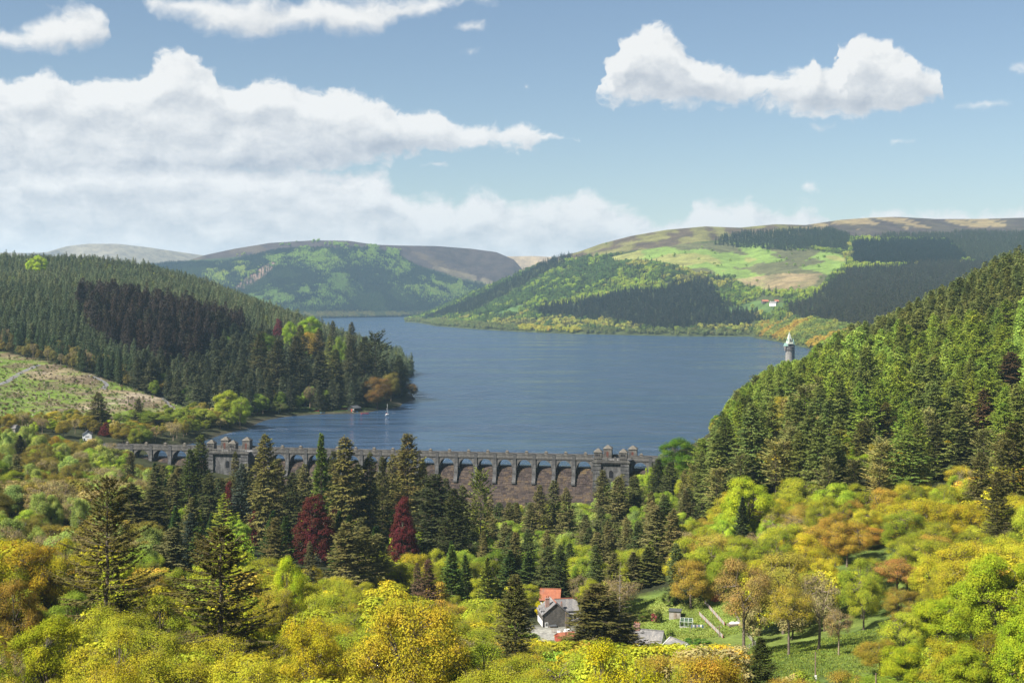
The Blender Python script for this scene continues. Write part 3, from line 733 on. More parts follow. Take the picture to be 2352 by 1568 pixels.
def gn_forest(name, label, pts, scl, rot, idx, tint, protos, cat_kind='stuff', shadow=True):
    """one mass of trees too many to count: points that carry small trees"""
    key = 'protos_'+name
    pc = bpy.data.collections.new(key)
    for i, p in enumerate(protos):
        # crown and trunk of the small trees in one mesh
        me = p.crown.copy(); bm = bmesh.new(); bm.from_mesh(me)
        if M_BARK.name not in [m.name for m in me.materials]: me.materials.append(M_BARK)
        nf = len(bm.faces); bm.from_mesh(p.trunk); bm.faces.ensure_lookup_table()
        for f in bm.faces[nf:]: f.material_index = 1
        bm.to_mesh(me); bm.free()
        o = bpy.data.objects.new('%s_%02d' % (key, i), me); pc.objects.link(o)
    me = bpy.data.meshes.new(name)
    n_ = len(pts)
    me.vertices.add(n_); me.vertices.foreach_set('co', np.asarray(pts, np.float32).ravel())
    def attr(nm, ty, data, fld='value'):
        a = me.attributes.new(nm, ty, 'POINT'); a.data.foreach_set(fld, data)
    attr('scl', 'FLOAT_VECTOR', np.asarray(scl, np.float32).ravel(), 'vector')
    attr('rotv', 'FLOAT_VECTOR', np.stack([np.zeros(n_), np.zeros(n_), rot], -1).astype(np.float32).ravel(), 'vector')
    attr('pick', 'INT', np.asarray(idx, np.int32))
    attr('tint', 'FLOAT_COLOR', np.concatenate([tint, np.ones((n_, 1))], 1).astype(np.float32).ravel(), 'color')
    me.update()
    o = link(bpy.data.objects.new(name, me)); tag(o, label, None, None, 'stuff')
    g = bpy.data.node_groups.new('scatter_'+name, 'GeometryNodeTree')
    g.interface.new_socket('Geometry', in_out='INPUT', socket_type='NodeSocketGeometry')
    g.interface.new_socket('Geometry', in_out='OUTPUT', socket_type='NodeSocketGeometry')
    nd = g.nodes
    gi = nd.new('NodeGroupInput'); go = nd.new('NodeGroupOutput')
    ip = nd.new('GeometryNodeInstanceOnPoints'); ci = nd.new('GeometryNodeCollectionInfo')
    ci.inputs['Collection'].default_value = pc; ci.inputs['Separate Children'].default_value = True; ci.inputs['Reset Children'].default_value = True
    def na(nm, ty):
        q = nd.new('GeometryNodeInputNamedAttribute'); q.data_type = ty; q.inputs['Name'].default_value = nm
        return [s for s in q.outputs if s.enabled and s.name == 'Attribute'][0]
    m2p = nd.new('GeometryNodeMeshToPoints')
    L = g.links
    L.new(gi.outputs[0], m2p.inputs['Mesh']); L.new(m2p.outputs[0], ip.inputs['Points'])
    L.new(ci.outputs[0], ip.inputs['Instance']); ip.inputs['Pick Instance'].default_value = True
    L.new(na('pick', 'INT'), ip.inputs['Instance Index']); L.new(na('scl', 'FLOAT_VECTOR'), ip.inputs['Scale'])
    e2r = nd.new('FunctionNodeEulerToRotation'); L.new(na('rotv', 'FLOAT_VECTOR'), e2r.inputs[0]); L.new(e2r.outputs[0], ip.inputs['Rotation'])
    L.new(ip.outputs[0], go.inputs[0])
    md = o.modifiers.new('scatter', 'NODES'); md.node_group = g
    return o

def put_tree(kind, X, Y, H, W, color, name, label, cat, group=None, rz=None, variant=None, Z=None, crown_name='crown'):
    """a tree of its own: an Empty at the foot of the trunk with a trunk and a crown"""
    ps = PROTO[kind]
    p = ps[variant % len(ps) if variant is not None else random.randrange(len(ps))]
    z = float(ground(X, Y)) if Z is None else Z
    root = empty(name, (X, Y, z-0.1), random.uniform(0, 2*pi) if rz is None else rz)
    wf = 1.2 if kind == 'pine' else (1.55 if kind in ('spruce', 'fir', 'larch', 'cypress', 'cedar', 'old_spruce') else 1.0)
    root.scale = (W*wf/p.W, W*wf/p.W, H/p.H)
    tag(root, label, cat, group)
    t = bpy.data.objects.new('trunk', p.trunk); link(t, root)
    c = bpy.data.objects.new(crown_name, p.crown); link(c, root); c.color = (*color, 1)
    return root

# ------------------------------------------------------------------ mesh building in local coordinates
def box(x0, x1, y0, y1, z0, z1):
    V = np.array([(x, y, z) for z in (z0, z1) for y in (y0, y1) for x in (x0, x1)], float)
    F = np.array([(0, 2, 3, 1), (4, 5, 7, 6), (0, 1, 5, 4), (2, 6, 7, 3), (0, 4, 6, 2), (1, 3, 7, 5)])
    return V, F
def frustum(cx, cy, z0, z1, ax, ay, bx, by):
    """block that tapers from half sizes (ax, ay) to (bx, by)"""
    V = np.array([(cx+s*ax, cy+t*ay, z0) for t in (-1, 1) for s in (-1, 1)]+[(cx+s*bx, cy+t*by, z1) for t in (-1, 1) for s in (-1, 1)], float)
    return V, box(0, 1, 0, 1, 0, 1)[1]
def hexa(p):
    """eight corners: four below, four above, ordered (x0y0, x1y0, x0y1, x1y1)"""
    return np.array(p, float), box(0, 1, 0, 1, 0, 1)[1]
def lathe(prof, k=20, cx=0.0, cy=0.0):
    """(radius, height) profile turned about the vertical"""
    a = np.arange(k)/k*2*pi
    V = np.array([(cx+r_*cos(t), cy+r_*sin(t), z) for r_, z in prof for t in a])
    F = [(i*k+j, i*k+(j+1) % k, (i+1)*k+(j+1) % k, (i+1)*k+j) for i in range(len(prof)-1) for j in range(k)]
    return V, np.array(F)
def bar(p, q, w, h=None):
    """a straight timber between two points"""
    p = np.array(p, float); q = np.array(q, float); h = h or w
    d = unit(q-p); up_ = np.array([0, 0, 1.0]) if abs(d[2]) < 0.9 else np.array([1.0, 0, 0])
    s = unit(np.cross(d, up_))*w/2; u = unit(np.cross(s, d))*h/2
    V = np.array([p-s-u, p+s-u, q-s-u, q+s-u, p-s+u, p+s+u, q-s+u, q+s+u])
    return V, box(0, 1, 0, 1, 0, 1)[1]
def part(name, mat, parent, *shapes, smooth=False, label=None):
    a = Acc()
    for s in shapes: a.add(s)
    o = bpy.data.objects.new(name, a.mesh(name, mat, smooth)); link(o, parent)
    if label: o['label'] = label
    return o
def solo(name, mat, label, cat, *shapes, loc=(0, 0, 0), rz=0.0, group=None, smooth=False):
    o = part(name, mat, None, *shapes, smooth=smooth); o.location = loc; o.rotation_euler = (0, 0, rz)
    return tag(o, label, cat, group)
def copy_parts(src, parent):
    for ch in src:
        c = ch.copy(); COL.objects.link(c); c.parent = parent

def stone_mat(name, a, b, c, scale, rowh, roww, mortar=(0.05, 0.05, 0.05), stain=0.5):
    """coursed masonry: small stones too fine to model, weathered and streaked"""
    m, n, out = new_mat(name)
    co = coords(n, 'Object')
    br = n.node('ShaderNodeTexBrick'); n.put(br.inputs['Vector'], n.vec('ADD', n.vec('MULTIPLY', co, (1, 1, 1)), (0, 0, 0)))
    sx = n.node('ShaderNodeSeparateXYZ'); n.put(sx.inputs[0], co)
    cb = n.node('ShaderNodeCombineXYZ'); n.put(cb.inputs[0], n.math('ADD', sx.outputs[0], sx.outputs[1])); n.put(cb.inputs[1], sx.outputs[2])
    n.put(br.inputs['Vector'], cb.outputs[0])
    for k, v in (('Scale', 1.0), ('Brick Width', roww), ('Row Height', rowh), ('Mortar Size', 0.035), ('Bias', 0.0), ('Mortar Smooth', 0.3)): br.inputs[k].default_value = v
    n.put(br.inputs['Color1'], a); n.put(br.inputs['Color2'], b); n.put(br.inputs['Mortar'], mortar)
    st = n.noise(n.vec('MULTIPLY', co, (1, 1, 0.35)), 0.5, 6, 0.65)
    col = n.mix(n.smooth(st, 0.45, 0.72), br.outputs[0], c)
    fine = n.noise(co, 5.0, 4, 0.65)
    col = n.mix(stain, col, n.mix(n.smooth(fine, 0.3, 0.7), (0.4, 0.4, 0.4), (1.35, 1.35, 1.35)), 'MULTIPLY')
    hgt = n.math('ADD', n.math('MULTIPLY', br.outputs['Fac'], -0.6), fine)
    principled(n, out, col, 0.95, 0.1, bump(n, hgt, 0.7, 0.06))
    return m
def block_mat(name, island=True):
    """big weathered blocks of the dam face, each its own shade"""
    m, n, out = new_mat(name)
    r = n.node('ShaderNodeNewGeometry').outputs['Random Per Island'] if island else n.node('ShaderNodeObjectInfo').outputs['Random']
    geo = n.node('ShaderNodeNewGeometry').outputs['Position']
    ramp = n.node('ShaderNodeValToRGB'); n.put(ramp.inputs[0], r)
    e = ramp.color_ramp.elements; e[0].color = (0.034, 0.027, 0.026, 1); e[1].color = (0.085, 0.060, 0.040, 1)
    for p, c in ((0.35, (0.046, 0.036, 0.033)), (0.7, (0.062, 0.048, 0.042)), (0.9, (0.078, 0.060, 0.046))):
        q = e.new(p); q.color = (*c, 1)
    big = n.noise(n.vec('MULTIPLY', geo, (1, 1, 0.6)), 0.16, 6, 0.65); fine = n.noise(geo, 2.4, 5, 0.7)
    col = n.mix(n.smooth(big, 0.54, 0.72, 0, 0.6), ramp.outputs[0], (0.15, 0.105, 0.045))
    col = n.mix(0.75, col, n.mix(n.smooth(fine, 0.3, 0.7), (0.45, 0.45, 0.45), (1.45, 1.45, 1.4)), 'MULTIPLY')
    principled(n, out, col, 0.95, 0.1, bump(n, fine, 0.8, 0.12))
    return m

def build_dam():
    G1 = stone_mat('dam_masonry', (0.056, 0.056, 0.057), (0.092, 0.091, 0.090), (0.155, 0.153, 0.147), 1, 0.55, 1.1, (0.06, 0.06, 0.058))
    G2 = stone_mat('dam_parapet_stone', (0.078, 0.075, 0.070), (0.118, 0.112, 0.104), (0.175, 0.168, 0.15), 1, 0.45, 1.3, (0.08, 0.075, 0.07))
    GD = stone_mat('dam_dark_stone', (0.075, 0.070, 0.066), (0.115, 0.108, 0.10), (0.16, 0.15, 0.14), 1, 0.6, 1.2, (0.04, 0.04, 0.04))
    GP = stone_mat('pavilion_stone', (0.07, 0.066, 0.061), (0.12, 0.11, 0.10), (0.19, 0.18, 0.155), 1, 0.4, 0.8, (0.05, 0.05, 0.05))
    GR = mottled('pavilion_roof_stone', (0.10, 0.09, 0.078), (0.16, 0.145, 0.118), 1.5, 0.95, (0.21, 0.20, 0.17), 0.05)
    DOOR = mottled('pavilion_door_paint', (0.10, 0.035, 0.025), (0.13, 0.05, 0.035), 2, 0.7, None, 0)
    HOLE = mottled('window_dark', (0.012, 0.013, 0.015), (0.02, 0.02, 0.024), 3, 0.4, None, 0)
    ROAD = mottled('dam_road', (0.17, 0.17, 0.165), (0.22, 0.215, 0.21), 0.8, 0.95, None, 0.01)
    BI = block_mat('dam_face_blocks'); BO = block_mat('dam_face_block', False)
    L = Vector(DAM_L); R = Vector(DAM_R); dr = (R-L).normalized()
    s0 = -L.x/dr.x; org = L+dr*s0
    root = empty('dam', (org.x, org.y, 0), math.atan2(dr.y, dr.x))
    tag(root, 'long dark stone masonry dam with arched road and eight small turrets across the valley', 'dam')
    TOPZ, DEP = 7.0, 6.2
    b = 10.7
    def arch_meshes(b):
        Rr, zs = (b-3.0)/2, 0.15
        N = 22; th = np.linspace(0, pi, N+1)
        ax = Rr*np.cos(th); az = zs+Rr*np.sin(th)*0.98
        V, F = [], []
        def quad(*p):
            i = len(V); V.extend(p); F.append((i, i+1, i+2, i+3))
        for y, flip in ((0, 1), (DEP, -1)):
            for i in range(N):
                q = [(ax[i], y, az[i]), (ax[i], y, 4.9), (ax[i+1], y, 4.9), (ax[i+1], y, az[i+1])]
                quad(*(q if flip > 0 else q[::-1]))
            for x0, x1 in ((-b/2, -Rr), (Rr, b/2)):
                q = [(x0, y, -1.5), (x1, y, -1.5), (x1, y, 4.9), (x0, y, 4.9)]
                quad(*(q if flip > 0 else q[::-1]))
        for i in range(N): quad((ax[i], 0, az[i]), (ax[i+1], 0, az[i+1]), (ax[i+1], DEP, az[i+1]), (ax[i], DEP, az[i]))
        for x, s in ((-Rr, 1), (Rr, -1)):
            q = [(x, 0, -1.5), (x, DEP, -1.5), (x, DEP, zs), (x, 0, zs)]
            quad(*(q if s > 0 else q[::-1]))
        arch = (np.array(V), np.array(F))
        vs = []
        nst = 19
        for k in range(nst):       # the ring of voussoirs, each stone a wedge standing proud
            t0, t1 = pi*(k+0.06)/nst, pi*(k+0.94)/nst; ro = Rr+(0.95 if k % 2 else 1.25)
            pr = 0.05+0.05*(k % 3 == 0)
            c = [(r_*cos(t), y, zs+r_*sin(t)*0.98) for r_, t, y in ((Rr, t1, -pr), (Rr, t0, -pr), (Rr, t1, 0.3), (Rr, t0, 0.3), (ro, t1, -pr), (ro, t0, -pr), (ro, t1, 0.3), (ro, t0, 0.3))]
            vs.append(hexa(c))
        return arch, vs
    def parapet(b, y, cap=True):
        sh = [box(-b/2, b/2, y-0.30, y+0.30, 4.95, 5.45), box(-b/2, b/2, y-0.28, y+0.28, 6.35, 6.72), box(-b/2, b/2, y-0.38, y+0.38, 6.72, TOPZ)]
        n_ = 13
        for k in range(n_+1):
            x = -b/2+b*k/n_; sh.append(box(x-0.17, x+0.17, y-0.24, y+0.24, 5.45, 6.35))
        return sh
    def pier_shapes():
        w = 1.5
        return [box(-0.9, 0.9, -0.55, 0.32, 4.6, TOPZ+0.22), box(-1.0, 1.0, -0.65, 0.40, TOPZ+0.22, TOPZ+0.42), box(-0.85, 0.85, -0.52, 0.0, 0.6, 4.6),
                box(-1.05, 1.05, -0.75, 0.0, -0.1, 0.6), hexa([(-0.95, -1.0, -3.0), (0.95, -1.0, -3.0), (-0.95, 0, -3.0), (0.95, 0, -3.0), (-0.95, -0.62, -0.1), (0.95, -0.62, -0.1), (-0.95, 0, -0.1), (0.95, 0, -0.1)]),
                box(-1.1, 1.1, -1.35, 0.0, -3.6, -3.0),
                hexa([(-1.0, -3.2, -7.4), (1.0, -3.2, -7.4), (-1.0, 0.5, -7.4), (1.0, 0.5, -7.4), (-1.0, -1.2, -3.6), (1.0, -1.2, -3.6), (-1.0, 0.5, -3.6), (1.0, 0.5, -3.6)]),
                box(-1.15, 1.15, -3.5, 0.5, -8.4, -7.4)]
    spans = [(-232.0, -173.4, 5), (-148.3, 44.2, 18), (63.4, 95.5, 3)]
    protos = {}
    for (a0, a1, nb) in spans:
        bw = (a1-a0)/nb
        key = round(bw, 2)
        arch, vs = arch_meshes(bw)
        am = Acc(); am.add(arch); am = am.mesh('arch', G1)
        vm = Acc(); [vm.add(v) for v in vs]; vm = vm.mesh('voussoirs', G2)
        pm = Acc(); [pm.add(v) for v in parapet(bw-1.9, -0.1)]; pm = pm.mesh('parapet', G2)
        p2 = Acc(); [p2.add(v) for v in parapet(bw, DEP+0.1)]; p2 = p2.mesh('parapet', G2)
        cm = Acc(); cm.add(box(-bw/2+0.95, bw/2-0.95, -0.34, 0.0, 4.55, 4.95)); cm = cm.mesh('cornice', G2)
        rm = Acc(); rm.add(box(-bw/2, bw/2, 0.2, DEP-0.2, 4.6, 4.98)); rm = rm.mesh('roadway', ROAD)
        capm = Acc(); capm.add(box(-0.8, 0.8, DEP-0.45, DEP+0.65, 5.0, TOPZ+0.55)); capm.add(box(-0.95, 0.95, DEP-0.6, DEP+0.8, TOPZ+0.55, TOPZ+0.75)); capm.add(frustum(0, DEP+0.1, TOPZ+0.75, TOPZ+1.25, 0.8, 0.6, 0.2, 0.15)); capm = capm.mesh('parapet_cap', GR)
        pr = Acc(); [pr.add(v) for v in pier_shapes()]; pr = pr.mesh('pier', G1)
        for k in range(nb):
            cx = a0+bw*(k+0.5)
            for nm, me in (('arch', am), ('arch_ring', vm), ('parapet', pm), ('parapet', p2), ('cornice', cm), ('roadway', rm), ('parapet_cap', capm)):
                o = bpy.data.objects.new(nm, me); link(o, root); o.location = (cx, 0, 0)
            edges = [a0+bw*k] if k or a0 < -200 else []
            if k == nb-1 and a1 > 90: edges.append(a1)
            for e_ in edges:
                o = bpy.data.objects.new('pier', pr); link(o, root); o.location = (e_, 0, 0)
    # the sloping downstream face: mortar bed with every block laid on it
    def face(z): return 3.0-0.60*(-z)-0.004*z*z          # local y of the face at height z
    rows = np.linspace(0.0, -27, 34)
    V = []; F = []
    for i, z in enumerate(rows):
        for x in (-236.0, 98.0): V.append((x, face(z)+0.16, z))
    F = [(2*i, 2*i+1, 2*i+3, 2*i+2) for i in range(len(rows)-1)]
    part('mortar_bed', GD, root, (np.array(V), np.array([f[::-1] for f in F])))
    part('sill', GD, root, box(-236, 98, 2.9, DEP+0.6, -1.6, 0.1), box(-236, 98, DEP, DEP+2.5, -16, -0.6))
    r = np.random.default_rng(5)
    a = Acc(); singles = []
    unitb = Acc(); uv, uf = box(-0.5, 0.5, -0.5, 0.5, -0.5, 0.5); uv[4:, :2] *= 0.94; unitb.add((uv, uf)); unitm = unitb.mesh('stone_block', BO)
    z = -0.15
    while z > -26:
        hgt = r.uniform(0.72, 1.0); z2 = z-hgt
        x = -234+r.uniform(0, 2)
        while x < 96:
            w = r.uniform(1.3, 3.0); x2 = min(x+w, 97)
            pr = r.uniform(0.0, 0.17); g = 0.035
            zc = (z+z2)/2
            Xw, Yw = (org.x+dr.x*(x+w/2)), (org.y+dr.y*(x+w/2))
            px, py = proj(Xw, Yw-4, zc)
            near = 985 < px < 1352 and 1062 < py < 1128 and zc > -17
            y0, y1 = face(z)-pr, face(z2)-pr
            c = [(x+g, y1, z2+g), (x2-g, y1, z2+g), (x+g, y1+0.5, z2+g), (x2-g, y1+0.5, z2+g), (x+g, y0, z-g), (x2-g, y0, z-g), (x+g, y0+0.5, z-g), (x2-g, y0+0.5, z-g)]
            if near and len(singles) < 300 and r.random() < 0.80: singles.append((x, x2, z, z2, y0, y1, g))
            else: a.add(hexa(c))
            x = x2
        z = z2
    o = bpy.data.objects.new('face_stonework', a.mesh('face_stonework', BI)); link(o, root); o['kind'] = 'stuff'
    for (x, x2, z, z2, y0, y1, g) in singles:
        o = bpy.data.objects.new('stone_block', unitm); link(o, root)
        ang = math.atan2(y0-y1, z-z2)
        o.scale = (x2-x-2*g, 0.5, math.hypot(y0-y1, z-z2)-2*g); o.location = ((x+x2)/2, (y0+y1)/2+0.25, (z+z2)/2); o.rotation_euler = (-ang, 0, 0)
    # the two valve towers, each a bastion with four pavilions
    def pavilion(par, x, y, z0, w, body, door):
        t = bpy.data.objects.new('pavilion', None); link(t, par); t.location = (x, y, z0)
        q = w/2
        part('pavilion_wall', GP, t, box(-q, q, -q, q, -1.4, body), box(-q-0.12, q+0.12, -q-0.12, q+0.12, body*0.0-0.1, 0.12))
        part('pavilion_cornice', G2, t, box(-q-0.3, q+0.3, -q-0.3, q+0.3, body, body+0.28))
        rf = [frustum(0, 0, body+0.28+0.42*k, body+0.28+0.42*k+0.40, (q+0.18)*(1-0.21*k), (q+0.18)*(1-0.21*k), (q+0.18)*(0.86-0.21*k), (q+0.18)*(0.86-0.21*k)) for k in range(4)]
        part('pavilion_roof', GR, t, *rf)
        if door: part('pavilion_door', DOOR, t, box(-0.55, 0.55, -q-0.06, -q+0.1, -0.9, body*0.62))
        for k in ((-0.85, 0, 0.85) if not door else ()):
            part('pavilion_window', HOLE, t, box(k-0.26, k+0.26, -q-0.05, -q+0.1, body*0.30, body*0.72))
        if not door: part('window_surround', G2, t, box(-1.3, 1.3, -q-0.11, -q+0.1, body*0.72, body*0.84), box(-1.3, 1.3, -q-0.11, -q+0.1, body*0.18, body*0.30), *[box(k-0.1, k+0.1, -q-0.1, -q+0.1, body*0.30, body*0.72) for k in (-1.25, -0.43, 0.43, 1.25)])
        return t
    for (a0, a1) in ((-173.4, -148.3), (44.2, 63.4)):
        w = a1-a0; fy = -4.4
        # bodies of the bastion; the recessed centre carries the arched window
        part('bastion', G1, root, box(a0, a1, fy+0.9, DEP+3.0, -24, 4.6), box(a0+0.2, a1-0.2, DEP-1, DEP+5, -12, 5.2))
        q = []
        for x0 in (a0, a1-4.4):
            zz = 4.2
            while zz > -13:
                h = 0.98; q.append(box(x0-0.15*(int(zz*10) % 2), x0+4.4, fy-0.25*(int((4.2-zz)/h) % 2), fy+1.0, zz-h+0.06, zz)); zz -= h
        part('corner_pilaster', G1, root, *q)
        mx = (a0+a1)/2
        n_ = 14; th = np.linspace(0, pi, n_+1); V = [(mx+1.1*cos(t), fy+0.86, -1.2+1.1*sin(t)) for t in th]+[(mx-1.1, fy+0.86, -4.0), (mx+1.1, fy+0.86, -4.0)]
        Vb = np.array(V); i = np.arange(n_)
        fan = np.array([(n_+2, a_, a_+1, n_+1) if a_ == n_//2 else (n_+1 if a_ >= n_//2 else n_+2, a_, a_+1, a_+1) for a_ in range(n_)])
        bmn = bmesh.new(); bmn.faces.new([bmn.verts.new(v) for v in V[:n_+1]+[V[n_+1], V[n_+2]]]); me = bpy.data.meshes.new('arched_opening'); bmn.to_mesh(me); bmn.free(); me.materials.append(HOLE)
        o = bpy.data.objects.new('arched_opening', me); link(o, root)
        part('bastion_cornice', G2, root, box(a0-0.5, a1+0.5, fy-0.6, fy+1.2, 4.2, 4.75), box(a0-0.3, a1+0.3, fy-0.35, fy+1.1, 3.75, 4.2), *[box(a0+0.4+k*1.1, a0+0.85+k*1.1, fy-0.2, fy+0.9, 3.4, 3.75) for k in range(int(w/1.1))])
        part('bastion_deck', ROAD, root, box(a0, a1, fy, DEP+5, 4.72, 5.0))
        bp = [box(a0, a1, fy-0.2, fy+0.4, 5.0, 5.4), box(a0, a1, fy-0.25, fy+0.45, 6.2, 6.5)]+[box(a0+k*0.95, a0+k*0.95+0.35, fy-0.15, fy+0.3, 5.4, 6.2) for k in range(int(w/0.95))]
        bp += [box(mx-2.2+k*4.4-0.45, mx-2.2+k*4.4+0.45, fy-0.3, fy+0.5, 5.0, 7.1) for k in range(2)]
        part('bastion_parapet', G2, root, *bp)
        part('upstream_parapet', G2, root, box(a0, a1, DEP+4.4, DEP+5.0, 5.0, 6.6), box(a0, a1, DEP+4.3, DEP+5.1, 6.6, 6.9))
        sp = 12.8 if a0 < 0 else 13.4
        f0 = a0+2.6
        pavilion(root, f0, fy+2.3, 6.4, 4.1, 2.9, False); pavilion(root, f0+sp, fy+2.3, 6.4, 4.1, 2.9, False)
        pavilion(root, f0+3.8, DEP+2.6, 6.4, 4.4, 3.6, True); pavilion(root, f0+3.8+sp, DEP+2.6, 6.4, 4.4, 3.6, True)
    part('abutment', G1, root, box(95.3, 112, -0.6, DEP+0.6, -6, 4.9), box(95.3, 112, -0.5, 0.1, 4.9, 6.9), box(95.3, 112, DEP-0.1, DEP+0.5, 4.9, 6.9))
    part('abutment', G1, root, box(-250, -231.8, -0.6, DEP+0.6, -6, 4.9), box(-250, -231.8, -0.5, 0.1, 4.9, 6.9), box(-250, -231.8, DEP-0.1, DEP+0.5, 4.9, 6.9))
    return root

def build_tower():
    ST = stone_mat('tower_stone', (0.17, 0.16, 0.145), (0.27, 0.255, 0.23), (0.34, 0.32, 0.29), 1, 0.7, 1.2, (0.10, 0.095, 0.09))
    SD = stone_mat('tower_dark_stone', (0.105, 0.095, 0.088), (0.16, 0.145, 0.135), (0.21, 0.195, 0.18), 1, 0.6, 1.0, (0.06, 0.06, 0.06))
    CU = mottled('copper_roof', (0.42, 0.47, 0.40), (0.52, 0.57, 0.48), 0.35, 0.7, (0.42, 0.36, 0.19), 0.02)
    CG = mottled('green_copper', (0.20, 0.34, 0.29), (0.28, 0.42, 0.36), 0.5, 0.7, None, 0.02)
    PALE = mottled('pale_stone', (0.42, 0.37, 0.30), (0.52, 0.46, 0.38), 1.0, 0.9, None, 0.02)
    HOLE = bpy.data.materials['window_dark']
    d = 1905.0; X = (1813-CX)/FPX*d
    t = empty('straining_tower', (X, d, -1.0), radians(18)); t.scale = (0.84, 0.84, 0.86); tag(t, 'round stone lake tower with pale green pointed copper spires', 'tower')
    part('tower_shaft', ST, t, lathe([(7.2, -14), (6.7, 4), (6.4, 14), (6.4, 20.2)], 28), smooth=True)
    part('corbel_ring', SD, t, *[frustum(7.0*cos(a_), 7.0*sin(a_), 18.6, 21.0, 0.32, 0.32, 0.5, 0.5) for a_ in np.arange(28)/28*2*pi], lathe([(6.6, 19.0), (6.9, 20.4), (7.4, 21.0), (7.4, 21.5)], 28))
    part('gallery', SD, t, lathe([(7.4, 21.4), (7.5, 22.1), (7.2, 22.15), (7.2, 24.2), (7.5, 24.25), (7.5, 24.7), (6.8, 24.75), (6.8, 22.6), (0.1, 22.6)], 28))
    for k in range(14):
        a_ = k/14*2*pi
        part('gallery_slot', HOLE, t, box(7.16*cos(a_)-0.22, 7.16*cos(a_)+0.22, 7.16*sin(a_)-0.22, 7.16*sin(a_)+0.22, 22.7, 23.9))
    part('upper_chamber', SD, t, box(-4.3, 4.3, -4.3, 4.3, 22.6, 30.2))
    for k in (-1.3, 0.0, 1.3):
        part('chamber_window', HOLE, t, box(k-0.34, k+0.34, -4.38, -4.2, 26.2, 28.6)); part('chamber_window', HOLE, t, box(4.2, 4.38, k-0.34, k+0.34, 26.2, 28.6))
    prof = [(5.1, 30.0), (4.3, 31.8), (3.4, 35.5), (2.3, 40.5), (1.1, 45.5), (0.15, 49.5)]
    part('spire_roof', CU, t, *[frustum(0, 0, prof[i][1], prof[i+1][1], prof[i][0], prof[i][0], prof[i+1][0], prof[i+1][0]) for i in range(len(prof)-1)])
    part('finial', CU, t, lathe([(0.15, 49.3), (0.28, 50.0), (0.1, 50.5), (0.04, 53.0)], 8))
    for dx, dy in ((-3.4, 0), (3.4, 0), (0, -3.4)):
        part('dormer', CG if dx else SD, t, box(dx-0.9, dx+0.9, dy-0.9, dy+0.9, 33.6, 37.0), hexa([(dx-1.1, dy-1.1, 37.0), (dx+1.1, dy-1.1, 37.0), (dx-1.1, dy+1.1, 37.0), (dx+1.1, dy+1.1, 37.0), (dx-0.05, dy-1.1, 38.6), (dx+0.05, dy-1.1, 38.6), (dx-0.05, dy+1.1, 38.6), (dx+0.05, dy+1.1, 38.6)]))
    part('stair_turret', SD, t, lathe([(2.1, 0), (2.1, 25.0), (2.35, 25.2)], 18, 7.0, -1.4), smooth=True)
    part('turret_lantern', PALE, t, lathe([(2.35, 25.2), (2.35, 26.0), (1.9, 26.05), (1.9, 28.4), (2.45, 28.5)], 16, 7.0, -1.4))
    part('turret_opening', HOLE, t, *[box(7.0+1.92*cos(a_)-0.25, 7.0+1.92*cos(a_)+0.25, -1.4+1.92*sin(a_)-0.25, -1.4+1.92*sin(a_)+0.25, 26.3, 28.0) for a_ in np.arange(10)/10*2*pi])
    part('turret_roof', CG, t, lathe([(2.7, 28.4), (2.1, 30.0), (1.2, 34.0), (0.3, 38.0), (0.05, 39.5)], 16, 7.0, -1.4), smooth=True)
    part('hoist_house', SD, t, box(-8.6, -3.8, -3.2, 3.2, 22.4, 26.6))
    part('hoist_roof', CG, t, hexa([(-9.2, -4.0, 26.4), (-3.4, -4.0, 26.4), (-9.2, 4.0, 26.4), (-3.4, 4.0, 26.4), (-8.8, -0.15, 31.6), (-3.4, -0.15, 31.6), (-8.8, 0.15, 31.6), (-3.4, 0.15, 31.6)]))
    part('oriel', SD, t, box(-8.9, -6.6, -2.0, 2.0, 18.6, 22.4))

